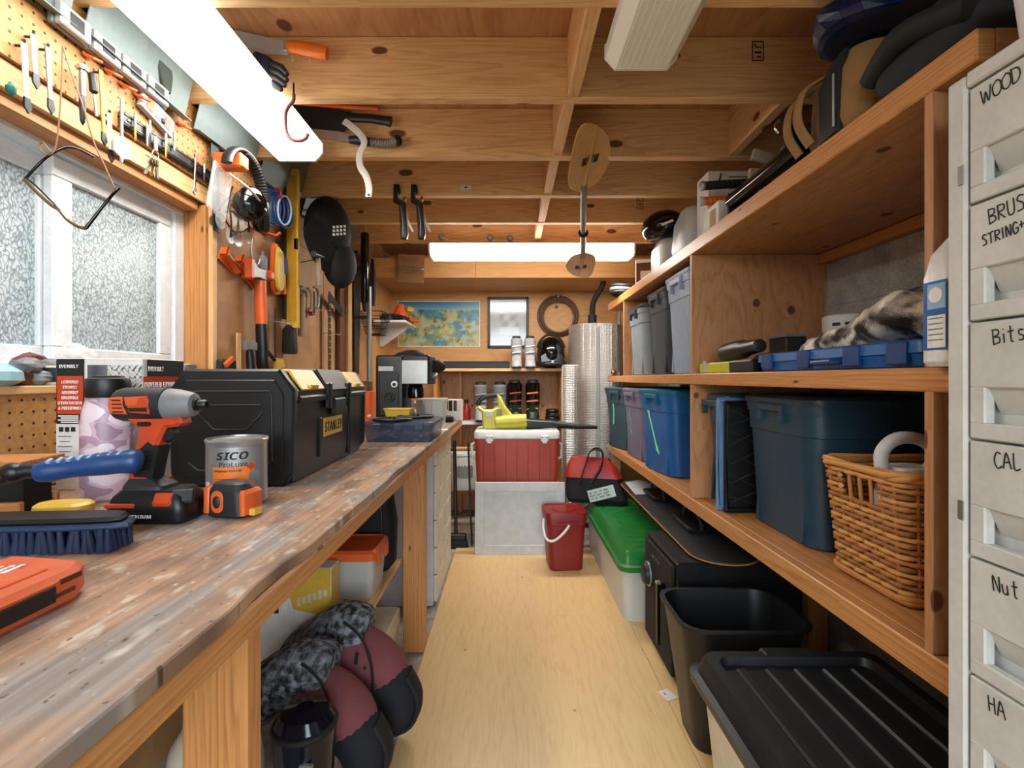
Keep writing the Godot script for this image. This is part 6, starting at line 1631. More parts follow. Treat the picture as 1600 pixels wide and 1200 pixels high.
		part(bl, "spine", sh, amber)
		sh = S()
		for zs in [-1.0, 1.0]:
			sh.xf = Transform3D(Basis(sd, dir, sd.cross(dir)), e[0])
			for k in 3: sh.box(Vector3(-0.025 + k * 0.024, L * 0.5 + 0.01 * (k % 2), zs * 0.0045), Vector3(0.02, 0.05, 0.001), 0.0)
		part(bl, "blade_mark", sh, M.ink)
	part(t, "shaft", S().tube([B + (A - B).normalized() * 0.05, C + (D - C).normalized() * 0.04], 0.0145, 14), M.steel_dull)
	part(t, "drip_ring", S().torus(B.lerp(C, 0.62), (C - B).normalized(), 0.02, 0.007, 18, 8), M.black_plastic)
	for q in [0.08, 0.9]:
		var h: Vector3 = B.lerp(C, q)
		part(t, "hanging_cord", S().tube([Vector3(h.x - 0.016, h.y, h.z), Vector3(h.x, EYE + 0.90, h.z)], 0.0015, 5).tube([Vector3(h.x + 0.016, h.y, h.z), Vector3(h.x, EYE + 0.90, h.z)], 0.0015, 5), M.steel_dark)
func ski_boot(called: String, label: String, group: String, at: Vector3, turn: float, s: float, shell: Material, trim: Material, clip: Material) -> void:
	var t := thing(called, label, "boot", at, turn, group)
	part(t, "foot", S().tower([[0.0, 0.10 * s, 0.26 * s, 0.045 * s, 0, 0.03 * s], [0.02 * s, 0.11 * s, 0.28 * s, 0.05 * s, 0, 0.03 * s], [0.08 * s, 0.10 * s, 0.25 * s, 0.05 * s, 0, 0.02 * s], [0.12 * s, 0.10 * s, 0.17 * s, 0.05 * s, 0, -0.01 * s], [0.15 * s, 0.10 * s, 0.13 * s, 0.045 * s, 0, -0.02 * s]], 5), shell)
	var sh := part(t, "shaft", S().tower([[0.13 * s, 0.11 * s, 0.14 * s, 0.05 * s, 0, -0.02 * s], [0.22 * s, 0.115 * s, 0.14 * s, 0.05 * s, 0, -0.01 * s], [0.30 * s, 0.12 * s, 0.15 * s, 0.055 * s, 0, 0.0], [0.315 * s, 0.105 * s, 0.13 * s, 0.05 * s, 0, 0.0], [0.29 * s, 0.085 * s, 0.10 * s, 0.04 * s]], 5), trim)
	part(sh, "cuff_liner", S().tower([[0.28 * s, 0.09 * s, 0.11 * s, 0.04 * s], [0.335 * s, 0.09 * s, 0.11 * s, 0.04 * s], [0.34 * s, 0.07 * s, 0.09 * s, 0.03 * s]], 5), M.charcoal)
	for k in 3:
		part(sh, "buckle", S().place(Vector3(0.0, (0.10 + k * 0.065) * s, (0.085 - k * 0.012) * s), Vector3(-12, 0, 6)).box(Vector3.ZERO, Vector3(0.095 * s, 0.014 * s, 0.02 * s), 0.003), clip)
	part(t, "sole", S().tower([[0.0, 0.09 * s, 0.29 * s, 0.03 * s, 0, 0.03 * s], [0.014 * s, 0.104 * s, 0.29 * s, 0.03 * s, 0, 0.03 * s]], 4), M.black_plastic)

func back_things() -> void:
	var t: Node3D
	# shelf unit on the back wall
	t = thing("back_shelf_unit", "plain wooden shelf unit with dark back panel below the poster", "shelf unit", Vector3(-0.08, 0, -4.11))
	part(t, "back_panel", S().box(Vector3(0, 0.60, -0.155), Vector3(1.04, 1.18, 0.012), 0.001), M.plywood)
	for y in [[1.224, "pine"], [0.79, "white_plastic"], [0.25, "pine"]]:
		part(t, "shelf_board", S().box(Vector3(0, y[0], 0.0), Vector3(1.06, 0.024, 0.32), 0.002, off()), M[y[1]])
	for x in [-0.52, -0.34, 0.52]:
		part(t, "upright", S().box(Vector3(x, 0.605, 0.01 if x != -0.34 else -0.12), Vector3(0.03, 1.21, 0.28 if x != -0.34 else 0.05), 0.002, off()), M.fir)
	# on its top board
	for k in 2:
		ski_boot("silver_ski_boot", ["silver grey ski boot standing between the long black case and its twin", "silver grey ski boot standing right against the black helmet"][k], "silver ski boots on the top board", P([807, 828][k], 592, 4.02) * Vector3(1, 0, 1) + Vector3(0, 1.237, 0), 0.0, 0.78, M.pale_grey, M.pale_grey, M.steel)
	t = thing("ski_helmet", "glossy black helmet with visor on the top board of the back shelf", "helmet", Vector3(0.348, 1.237, -4.02))
	var hs := S().ball(Vector3(0, 0.125, 0), Vector3(0.115, 0.135, 0.13), 26, 16)
	for i in hs.v.size():
		if hs.v[i].y < 0.0: hs.v[i].y = 0.0
	part(t, "shell", hs, M.black_gloss)
	part(t, "visor", S().prism(V2([-0.09, 0.02, 0.09, 0.02, 0.105, 0.10, 0.06, 0.13, -0.06, 0.13, -0.105, 0.10]), 0.07, 0.115, 0.012), M.black_gloss)
	part(t, "chin_guard", S().tube(spline([Vector3(-0.10, 0.04, 0.03), Vector3(-0.07, 0.03, 0.12), Vector3(0, 0.035, 0.14), Vector3(0.07, 0.03, 0.12), Vector3(0.10, 0.04, 0.03)], 4), 0.022, 10), M.black_plastic)
	part(t, "chrome_badge", S().box(Vector3(0, 0.05, 0.158), Vector3(0.02, 0.02, 0.006), 0.002), M.steel)
	part(t, "head_strap", S().tube(arc(Vector3(0, 0.13, 0), Vector3(0.116, 0, 0), Vector3(0, 0.15, 0), 15, 165, 14), 0.01, 8), M.black_soft)
	t = thing("long_black_case", "long flat black case lying on the top board of the back shelf", "case", Vector3(-0.265, 1.237, -4.02))
	part(t, "body", S().box(Vector3(0, 0.028, 0), Vector3(0.54, 0.056, 0.12), 0.006), M.black_plastic)
	part(t, "lid_seam", S().box(Vector3(0, 0.044, 0.0), Vector3(0.545, 0.005, 0.125), 0.001), M.charcoal)
	# lower shelf boots
	for k in 2:
		ski_boot("white_ski_boot", ["pale grey ski boot standing beside the red bottle on the white shelf", "pale grey ski boot standing next to the black ski boots"][k], "pale ski boots on the white shelf", Vector3([-0.235, -0.075][k], 0.803, -4.06), [6.0, -6.0][k], 0.95, M.pale_grey, M.grey_plastic, M.steel_dull)
	var gshell := worn("boot_green", Color(0.04, 0.16, 0.10), 0.3)
	for k in 2:
		ski_boot("black_ski_boot", ["black and dark green ski boot with dark red buckles", "black and dark green ski boot with bright orange buckles"][k], "black ski boots on the white shelf", Vector3([0.05, 0.20][k], 0.803, -4.06), [4.0, -4.0][k], 1.0, gshell, M.black_gloss, [M.red, M.orange][k])
	t = thing("cable_roll", "small coil of black cable on the white shelf by the foil roll", "cable", Vector3(0.362, 0.803, -4.05))
	part(t, "coil", S().torus(Vector3(0, 0.02, 0), Vector3.UP, 0.045, 0.018, 20, 8).torus(Vector3(0, 0.052, 0), Vector3.UP, 0.042, 0.017, 20, 8).torus(Vector3(0, 0.082, 0), Vector3.UP, 0.04, 0.016, 20, 8), M.black_plastic)
	part(t, "plug", S().box(Vector3(0.03, 0.05, 0.06), Vector3(0.03, 0.025, 0.02), 0.004), M.black_soft)
	# poster, frame, hose
	var land := noise_bytes(131, 256, 160, 90.0, 50.0, 4)
	var land2 := noise_bytes(132, 256, 160, 22.0, 34.0, 3)
	var pic := Image.create(256, 160, false, Image.FORMAT_RGB8)
	for y in 160:
		for x in 256:
			var i := y * 256 + x
			var v := y / 160.0
			var c: Color
			if v < 0.18: c = Color(0.16, 0.42, 0.60).lerp(Color(0.45, 0.66, 0.74), v / 0.18)
			else:
				c = Color(0.30, 0.46, 0.36).lerp(Color(0.72, 0.66, 0.40), clampf(land[i] / 255.0 * 1.6 - 0.4 + v * 0.3, 0.0, 1.0))
				if land2[i] > 165: c = c.lerp(Color(0.62, 0.74, 0.78), 0.75)
				if land[i] < 75: c = c.lerp(Color(0.24, 0.50, 0.66), 0.8)
				if land2[i] < 70: c = c.lerp(Color(0.16, 0.26, 0.22), 0.6)
			pic.set_pixel(x, y, c)
	t = thing("map_poster", "wide illustrated map poster in blue green and ochre on the back wall", "poster", P(686, 506, 4.276))
	part(t, "sheet", S().box(Vector3.ZERO, Vector3(0.722, 0.404, 0.002), 0.0), M.paper)
	var sh := S().box(Vector3(0, 0, 0.0015), Vector3(0.706, 0.388, 0.001), 0.0)
	for i in sh.t.size(): sh.t[i] = Vector2(sh.v[i].x / 0.706 + 0.5, 0.5 - sh.v[i].y / 0.388)
	part(t, "print", sh, mat("poster_print", Color.WHITE, 0.35, 0.0, ImageTexture.create_from_image(pic)))
	t = thing("framed_print", "black framed pale print with wide mount on the back wall", "picture", P(794, 504, 4.27))
	for e in [[0, 0.213, 0.36, 0.022], [0, -0.213, 0.36, 0.022], [-0.169, 0, 0.022, 0.448], [0.169, 0, 0.022, 0.448]]:
		part(t, "frame", S().box(Vector3(e[0], e[1], 0), Vector3(e[2], e[3], 0.02), 0.003), M.black_plastic)
	part(t, "mount", S().box(Vector3(0, 0, -0.003), Vector3(0.32, 0.41, 0.006), 0.0), worn("mount_grey", Color(0.62, 0.65, 0.68), 0.7))
	var gp := print_tex(64, 96, func(u: float, v: float) -> Color:
		var m := clampf(0.5 + 0.4 * sin(u * 9.0 + v * 4.0) * sin(v * 11.0 + 1.0), 0.0, 1.0)
		if v > 0.72: return Color(0.80, 0.82, 0.83)
		return Color(0.36, 0.42, 0.46).lerp(Color(0.78, 0.80, 0.80), m))
	sh = S().box(Vector3(0.01, 0.01, 0.001), Vector3(0.17, 0.23, 0.003), 0.0)
	for i in sh.t.size(): sh.t[i] = Vector2((sh.v[i].x + 0.075) / 0.17, (0.125 - sh.v[i].y) / 0.23)
	part(t, "print", sh, mat("faded_print", Color.WHITE, 0.6, 0.0, gp))
	part(t, "glass", S().box(Vector3(0, 0, 0.006), Vector3(0.318, 0.404, 0.002), 0.0), M.clear_plastic)
	t = thing("hose_coil", "coil of dark brown hose hung on the back wall beside the framed print", "hose", P(872, 493, 4.24))
	for k in 4:
		part(t, "hose_loop", S().torus(Vector3(0.003 * (k % 2), -0.004 * k, 0.008 * (k - 1.5)), Vector3(0.02 * (k - 1), 0.02, 1).normalized(), 0.172 - 0.011 * k, 0.009, 40, 8), M.copper_hose)
	part(t, "hook", S().rod(Vector3(0, 0.165, -0.04), Vector3(0, 0.165, 0.03), 0.005, 8), M.steel)
	# water heater wrapped in foil
	t = thing("water_heater", "tall water heater wrapped in quilted silver foil insulation", "water heater", Vector3(0.70, 0, -3.93))
	part(t, "jacket", S().lathe([[0.21, 0.04], [0.215, 0.05], [0.215, 1.565], [0.208, 1.578], [0.06, 1.585], [0.0, 1.585]], 40), M.foil)
	part(t, "base_ring", S().lathe([[0.20, 0.0], [0.20, 0.05]], 30), M.steel_dark)
	part(t, "jacket_seam", S().box(Vector3(-0.02, 0.8, 0.2155), Vector3(0.03, 1.5, 0.003), 0.001), M.steel)
	part(t, "pipe_stub", S().place(Vector3(-0.03, 0, 0.03)).lathe([[0.035, 1.58], [0.035, 1.66], [0.0, 1.66]], 16), M.black_soft)
	part(t, "insulated_pipe", S().tube(spline([Vector3(-0.03, 1.64, 0.03), Vector3(-0.03, 1.74, 0.05), Vector3(-0.01, 1.80, 0.07), Vector3(0.035, 1.88, 0.10), Vector3(0.05, 1.96, 0.10), Vector3(0.05, 2.06, 0.10)], 5), 0.022, 12), M.black_soft)
	part(t, "side_pipe", S().tube([Vector3(0.17, 1.58, 0.1), Vector3(0.17, 1.66, 0.1), Vector3(0.17, 1.70, 0.16)], 0.010, 10), M.steel)
	part(t, "valve", S().ball(Vector3(0.10, 1.2, 0.22), Vector3(0.022, 0.022, 0.022), 12, 8), M.brass)
	part(t, "valve_pipe", S().tube([Vector3(0.10, 1.2, 0.22), Vector3(0.14, 1.2, 0.23), Vector3(0.14, 0.6, 0.23)], 0.010, 8), M.steel_dull)
	t = thing("valve_handle", "small red valve handle on the pipe above the water heater", "valve", Vector3(0.655, 2.0, -3.80))
	part(t, "wheel", S().torus(Vector3.ZERO, Vector3.RIGHT, 0.03, 0.007, 18, 6), M.red)
	part(t, "stem", S().rod(Vector3(-0.01, 0, 0), Vector3(0.09, 0, 0), 0.006, 8), M.steel)
	t = thing("foil_roll", "tall upright roll of silver bubble foil standing before the water heater", "insulation roll", Vector3(0.457, 0, -3.62))
	part(t, "roll", S().lathe([[0.058, 0.0], [0.062, 0.004], [0.062, 1.25], [0.054, 1.255], [0.03, 1.252], [0.026, 1.0]], 28), M.foil)
	part(t, "wrap_edge", S().box(Vector3(-0.06, 0.62, 0.012), Vector3(0.006, 1.24, 0.02), 0.001), M.pale_grey)
	# broom, bucket, dowel at the bench end
	t = thing("push_broom", "black broom standing in the dark gap at the bench end", "broom", Vector3(-0.36, 0, -3.32))
	part(t, "stick", S().tube([Vector3(0.0, 0.05, 0), Vector3(-0.02, 0.72, -0.08)], 0.012, 10), M.black_plastic)
	part(t, "head", S().box(Vector3(0, 0.075, 0), Vector3(0.14, 0.04, 0.05), 0.008), M.black_plastic)
	part(t, "bristles", S().tower([[0.0, 0.17, 0.07, 0.01], [0.06, 0.14, 0.05, 0.01]], 3), M.black_soft)
	one("thin_pole", S().tube([Vector3(0, 0.0, 0), Vector3(-0.03, 0.70, -0.06)], 0.007, 8), M.charcoal, "thin dark pole leaning beside the broom stick", "pole", Vector3(-0.255, 0.0, -3.36))
	t = thing("white_pail", "white plastic pail with printed label on the lowest back shelf", "pail", Vector3(-0.36, 0.2635, -3.97))
	part(t, "body", S().lathe([[0.10, 0.0], [0.105, 0.01], [0.118, 0.27], [0.124, 0.275], [0.124, 0.295], [0.115, 0.30]], 28), M.white_plastic)
	part(t, "label_print", band(S(), 0.112, 0.10, 0.22, -30, 40, 0.002), M.grey_plastic)
	part(t, "contents", S().lathe([[0.11, 0.27], [0.0, 0.30]], 18), M.rust)
	t = thing("mallet_handle", "pale wooden dowel handle lying across the gap by the cooler", "handle", Vector3(-0.30, 0.803 + 0.0, -4.0))
	t.position = Vector3(-0.31, 0.63, -3.62)
	part(t, "dowel", S().rod(Vector3(-0.09, 0, 0), Vector3(0.08, 0, 0), 0.016, 12), M.handle_wood)
	part(t, "ferrule", S().rod(Vector3(-0.12, 0, 0), Vector3(-0.085, 0, 0), 0.02, 12), M.steel_dark)
	t = thing("red_bottle", "red and black bottle standing on the lowest back shelf", "bottle", Vector3(-0.36, 0.803, -4.12))
	part(t, "body", S().lathe([[0.035, 0.0], [0.037, 0.005], [0.037, 0.09], [0.02, 0.12], [0.015, 0.14]], 16), M.red)
	part(t, "cap", S().lathe([[0.018, 0.14], [0.018, 0.17], [0.0, 0.172]], 12), M.black_plastic)
	# cooler on its crate, leaf blower
	t = thing("wooden_crate", "wooden crate hidden behind the white panel holding up the cooler", "crate", Vector3(0.055, 0, -3.43))
	for y in [0.07, 0.20, 0.33]:
		part(t, "slat", S().box(Vector3(0, y, 0.16), Vector3(0.54, 0.10, 0.016), 0.002, off()), M.fir)
		part(t, "slat", S().box(Vector3(0, y, -0.16), Vector3(0.54, 0.10, 0.016), 0.002, off()), M.fir)
	for x in [-0.25, 0.25]:
		part(t, "side", S().box(Vector3(x, 0.215, 0), Vector3(0.016, 0.43, 0.30), 0.002, off()), M.fir)
	part(t, "top", S().box(Vector3(0, 0.438, 0), Vector3(0.55, 0.016, 0.34), 0.002, off()), M.fir)
	t = thing("cooler", "red picnic cooler with white lid and latches standing behind the white panel", "cooler", Vector3(0.055, 0.447, -3.43))
	var salmon := worn("cooler_red", Color(0.68, 0.25, 0.18), 0.45)
	part(t, "body", S().tower([[0.0, 0.53, 0.31, 0.03], [0.006, 0.545, 0.325, 0.035], [0.30, 0.575, 0.34, 0.035]], 5), salmon)
	for k in 7:
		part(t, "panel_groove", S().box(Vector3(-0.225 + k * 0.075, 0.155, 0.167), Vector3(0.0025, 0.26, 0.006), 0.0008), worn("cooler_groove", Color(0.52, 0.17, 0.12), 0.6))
	part(t, "lid", S().tower([[0.302, 0.578, 0.345, 0.035], [0.335, 0.582, 0.348, 0.035], [0.350, 0.57, 0.336, 0.03], [0.356, 0.54, 0.31, 0.03]], 5), M.white_plastic)
	for x in [-0.185, 0.185]:
		var la := part(t, "latch", S().box(Vector3(x, 0.305, 0.178), Vector3(0.05, 0.04, 0.012), 0.003).box(Vector3(x, 0.282, 0.179), Vector3(0.03, 0.02, 0.012), 0.003), M.white_plastic)
		for q in [-0.016, 0.016]: part(la, "screw", S().ball(Vector3(x + q, 0.312, 0.185), Vector3(0.004, 0.004, 0.002), 8, 6), M.steel_dark)
	for s in [-1.0, 1.0]:
		part(t, "handle", S().tube([Vector3(s * 0.285, 0.26, 0.05), Vector3(s * 0.31, 0.25, 0.05), Vector3(s * 0.31, 0.16, 0.05), Vector3(s * 0.285, 0.15, 0.05)], 0.011, 8), M.white_plastic)
	blower()

func blower() -> void:
	var t := thing("leaf_blower", "yellow cordless leaf blower with long black nozzle on the cooler", "leaf blower", Vector3(0.055, 0.803, -3.38))
	var k := 760.0 / 3.35
	var f := func(a: Array) -> Array: return px2(a, 807, 671, k)
	part(t, "motor_body", S().prism(f.call([754, 671, 822, 671, 824, 656, 812, 652, 800, 648, 790, 636, 782, 620, 776, 616, 777, 636, 768, 640, 756, 640, 748, 634, 744, 638, 752, 644, 753, 660]), -0.045, 0.045, 0.012), M.blower_yellow)
	part(t, "fan_housing", S().place(Vector3((795 - 807) / k, (671 - 659) / k, 0.03), Vector3(0, 0, -86)).lathe([[0.02, -0.10], [0.042, -0.09], [0.05, -0.02], [0.048, 0.06], [0.044, 0.12]], 20), M.blower_yellow)
	part(t, "handle", S().tube(spline([Vector3((745 - 807) / k, (671 - 634) / k, 0), Vector3((751 - 807) / k, (671 - 624) / k, 0), Vector3((764 - 807) / k, (671 - 619) / k, 0), Vector3((778 - 807) / k, (671 - 618) / k, 0)], 4), 0.018, 10), M.black_plastic)
	part(t, "label_plate", S().box(Vector3((764 - 807) / k, (671 - 647) / k, 0.046), Vector3(0.05, 0.035, 0.003), 0.001), M.pale_grey)
	for j in 4: part(t, "vent_slot", S().box(Vector3((780 - 807) / k, (671 - 648 + j * 2.6) / k, 0.046), Vector3(0.04, 0.004, 0.003), 0.001), M.charcoal)
	var nz := [Vector3((822 - 807) / k, (671 - 662) / k, 0.02), Vector3((860 - 807) / k, (671 - 663) / k, 0.02), Vector3((900 - 807) / k, (671 - 667) / k, 0.02), Vector3((933 - 807) / k, (671 - 668) / k, 0.02)]
	part(t, "nozzle", S().tube(nz, [0.040, 0.028, 0.018, 0.013], 16), M.black_plastic)

func floor_things() -> void:
	var t: Node3D
	# cabinet door leaning against the crate
	t = thing("cabinet_door", "white shaker cabinet door leaning at the end of the aisle", "cabinet door", Vector3(0.073, 0.008, -3.165), 0.0, "", Vector2(-4, 0))
	var w := 0.588
	var h := 0.465
	for e in [[0, 0.03, w, 0.06], [0, h - 0.03, w, 0.06], [-w / 2 + 0.03, h / 2, 0.06, h - 0.12], [w / 2 - 0.03, h / 2, 0.06, h - 0.12]]:
		part(t, "frame_rail" if e[2] > 0.1 else "frame_stile", S().box(Vector3(e[0], e[1], 0), Vector3(e[2], e[3], 0.02), 0.0015), worn("door_white", Color(0.76, 0.77, 0.76), 0.4))
	part(t, "centre_panel", S().box(Vector3(0, h / 2, -0.004), Vector3(w - 0.11, h - 0.11, 0.008), 0.0), M.door_white)
	# red bucket
	t = thing("red_bucket", "square dark red lidded bucket with white handle on the laminate floor", "bucket", Vector3(0.338, 0.008, -2.99), 4.0)
	part(t, "body", S().tower([[0.0, 0.19, 0.19, 0.03], [0.006, 0.20, 0.20, 0.035], [0.27, 0.228, 0.228, 0.036], [0.275, 0.238, 0.238, 0.036], [0.30, 0.24, 0.24, 0.036]], 5), M.red_bucket if M.has("red_bucket") else worn("red_bucket", Color(0.50, 0.075, 0.06), 0.42))
	part(t, "lid", S().tower([[0.30, 0.248, 0.248, 0.038], [0.335, 0.25, 0.25, 0.038], [0.348, 0.244, 0.244, 0.036], [0.348, 0.222, 0.222, 0.03], [0.342, 0.218, 0.218, 0.03]], 5), M.red_bucket)
	part(t, "lid_panel", S().lathe([[0.075, 0.343], [0.072, 0.347], [0.0, 0.348]], 24), M.red_bucket)
	part(t, "grip_tab", S().box(Vector3(0.0, 0.285, 0.121), Vector3(0.11, 0.022, 0.008), 0.002), M.red_bucket)
	part(t, "handle", S().tube(spline([Vector3(0.01, 0.28, 0.128), Vector3(-0.03, 0.235, 0.138), Vector3(-0.085, 0.195, 0.14), Vector3(-0.125, 0.20, 0.12), Vector3(-0.132, 0.24, 0.05), Vector3(-0.124, 0.285, 0.0)], 5), 0.008, 9), M.white_plastic)
	green_tote()
	# tote bag on the far end of the green lid
	t = thing("tote_bag", "black and red zip tote bag with handwritten white label on the green lid", "bag", Vector3(0.56, 0.345, -3.20), -14.0)
	var bg := S().tower([[0.0, 0.36, 0.13, 0.03, 0.02], [0.03, 0.39, 0.16, 0.04, 0.02], [0.15, 0.36, 0.14, 0.04, 0.0], [0.24, 0.29, 0.10, 0.03, -0.02], [0.285, 0.24, 0.05, 0.02, -0.02]], 5)
	part(t, "body", bg, M.black_soft)
	part(t, "red_panel", S().place(Vector3(0, 0, 0.0), Vector3(0, 0, 0)).tower([[0.165, 0.372, 0.150, 0.04, -0.005], [0.24, 0.305, 0.112, 0.03, -0.02], [0.29, 0.235, 0.06, 0.02, -0.03]], 5), M.red)
	for s in [-1.0, 1.0]:
		part(t, "strap", S().tube(spline([Vector3(-0.09, 0.12, 0.08), Vector3(-0.06, 0.22, 0.068), Vector3(-0.02, 0.33, 0.03 * s), Vector3(0.05, 0.33, 0.03 * s), Vector3(0.05, 0.24, 0.064), Vector3(-0.01, 0.13, 0.08)], 5), 0.012, 6, false, Vector2(1.5, 0.35)), M.charcoal)
	var lab := part(t, "label_card", S().place(Vector3(0.055, 0.075, 0.094), Vector3(-6, 0, 17)).box(Vector3.ZERO, Vector3(0.17, 0.075, 0.002), 0.0005), worn("label_mint", Color(0.76, 0.82, 0.80), 0.6))
	squiggle(lab, 0.15, 0.055, 3, Vector3(0.055, 0.075, 0.0958), Vector3(-6, 0, 17), M.ink)
	# snowboard on the tote and safe
	t = thing("snowboard", "dark snowboard with wooden edge and black bindings lying under the shelf", "snowboard", Vector3(0.83, 0.480, -2.45), 0.0, "", Vector2(1, 0))
	var o := []
	for p in Shape.rounded(0.27, 1.36, 0.13, 8): o.append(p)
	var sh := S()
	sh.xf = flat_xf()
	sh.prism(o, 0.0, 0.004, 0.0)
	part(t, "base", sh, M.fir)
	sh = S(); sh.xf = flat_xf()
	var oi := []
	for p in Shape.rounded(0.262, 1.352, 0.127, 8): oi.append(p)
	sh.prism(oi, 0.0042, 0.010, 0.001)
	part(t, "top_sheet", sh, M.charcoal)
	sh = S(); sh.xf = flat_xf()
	sh.prism(V2([-0.115, 0.30, 0.115, 0.34, 0.10, 0.60, 0.0, 0.665, -0.10, 0.60]), 0.0102, 0.0112)
	part(t, "graphic_patch", sh, M.pale_grey)
	for z in [-0.25, 0.25]:
		var b := part(t, "binding", S().tower([[0.0105, 0.11, 0.24, 0.03, 0, z], [0.03, 0.12, 0.25, 0.03, 0, z], [0.035, 0.10, 0.22, 0.03, 0, z]], 4), M.black_plastic)
		part(b, "high_back", S().tower([[0.03, 0.04, 0.10, 0.015, 0.07, z], [0.08, 0.03, 0.13, 0.012, 0.085, z], [0.10, 0.02, 0.08, 0.008, 0.09, z]], 4), M.black_soft)
		part(b, "strap", S().tube(arc(Vector3(-0.01, 0.03, z + 0.02), Vector3(0.0, 0.0, 0.11), Vector3(0, 0.07, 0), 0, 180, 12), 0.012, 8, false, Vector2(1.0, 0.5)), M.black_soft)
	# safe
	t = thing("safe", "small black steel safe with round dial and lever under the shelf", "safe", Vector3(0.62, 0.008, -2.005), -90.0)
	part(t, "body", S().box(Vector3(0, 0.228, -0.24), Vector3(0.39, 0.455, 0.47), 0.006), M.black_plastic)
	part(t, "door", S().box(Vector3(0, 0.228, 0.002), Vector3(0.355, 0.42, 0.014), 0.004), M.black_soft)
	var dial := part(t, "dial", S().place(Vector3(-0.10, 0.30, 0.008), Vector3(90, 0, 0)).lathe([[0.055, 0.0], [0.055, 0.008], [0.044, 0.012], [0.042, 0.028], [0.034, 0.033], [0.0, 0.033]], 30), M.charcoal)
	part(dial, "dial_ring", S().torus(Vector3(-0.10, 0.30, 0.018), Vector3.BACK, 0.049, 0.003, 28, 6), M.steel)
	part(t, "lever", S().box(Vector3(0.10, 0.22, 0.035), Vector3(0.018, 0.24, 0.014), 0.004).box(Vector3(0.10, 0.33, 0.02), Vector3(0.02, 0.02, 0.03), 0.003), M.black_gloss)
	part(t, "lever_cap", S().box(Vector3(0.10, 0.345, 0.036), Vector3(0.02, 0.012, 0.018), 0.002), M.steel)
	squiggle(t, 0.10, 0.02, 1, Vector3(-0.02, 0.392, 0.010), Vector3.ZERO, M.steel_dull, 0.0015)
	# waste basket
	t = thing("waste_basket", "open black plastic waste basket standing before the safe", "waste basket", Vector3(0.715, 0.008, -1.565))
	part(t, "body", S().tower([[0.0, 0.28, 0.18, 0.05], [0.36, 0.37, 0.275, 0.07], [0.395, 0.385, 0.29, 0.075], [0.40, 0.405, 0.31, 0.08], [0.405, 0.405, 0.31, 0.08], [0.405, 0.375, 0.28, 0.07], [0.36, 0.362, 0.267, 0.066], [0.01, 0.27, 0.17, 0.045]], 6, true, true), M.black_plastic)
	# storage tote with ridged black lid
	t = thing("lidded_tote", "beige storage tote with ridged black lid on the floor", "tote", Vector3(0.76, 0.008, -1.10))
	part(t, "body", S().tower([[0.0, 0.42, 0.40, 0.03], [0.33, 0.47, 0.47, 0.03]], 4), M.cream)
	var lid := part(t, "lid", S().tower([[0.325, 0.53, 0.53, 0.05], [0.348, 0.535, 0.535, 0.05], [0.352, 0.50, 0.50, 0.045], [0.385, 0.48, 0.48, 0.04], [0.396, 0.465, 0.465, 0.035], [0.396, 0.41, 0.41, 0.03], [0.375, 0.40, 0.40, 0.03]], 5), M.charcoal_lid if M.has("charcoal_lid") else worn("charcoal_lid", Color(0.085, 0.09, 0.10), 0.45))
	for k in 5: part(lid, "lid_ridge", S().box(Vector3(-0.15 + k * 0.075, 0.377, 0), Vector3(0.028, 0.014, 0.36), 0.005), M.charcoal_lid)
	for q in [-0.23, 0.23]:
		part(lid, "handle_latch", S().box(Vector3(0, 0.375, q), Vector3(0.15, 0.05, 0.05), 0.012), M.charcoal_lid)
	t = thing("paper_tag", "small white paper tag lying on the floor by the waste basket", "tag", PY(1043, 1086, 0.009), 24.0)
	part(t, "card", S().box(Vector3(0, 0.001, 0), Vector3(0.045, 0.002, 0.055), 0.0), M.paper)
	words(t, "2", 0.012, Vector3(-0.006, 0.0022, -0.008), Vector3(-90, 0, 0), M.ink)
	drawer_cabinet()

func green_tote() -> void:
	var t := thing("green_lid_tote", "long clear storage tote with bright green ridged lid along the aisle", "tote", Vector3(0.695, 0.008, -2.80))
	var w := 0.33
	var l := 1.06
	part(t, "tub", S().tower([[0.0, w - 0.03, l - 0.04, 0.04], [0.25, w, l, 0.05], [0.252, w + 0.02, l + 0.02, 0.05]], 5, true, false), M.frosted_plastic)
	part(t, "contents", S().box(Vector3(0, 0.09, 0), Vector3(w - 0.1, 0.16, l - 0.2), 0.03), M.cream)
	var lid := part(t, "lid", S().tower([[0.246, w + 0.03, l + 0.05, 0.05], [0.27, w + 0.035, l + 0.055, 0.05], [0.275, w + 0.005, l + 0.02, 0.045], [0.315, w - 0.03, l - 0.02, 0.035], [0.328, w - 0.055, l - 0.05, 0.03]], 5), M.green)
	for k in 13: part(lid, "lid_rib", S().box(Vector3(0.02, 0.3285, -0.44 + k * 0.072), Vector3(w - 0.12, 0.006, 0.05), 0.003), M.green)

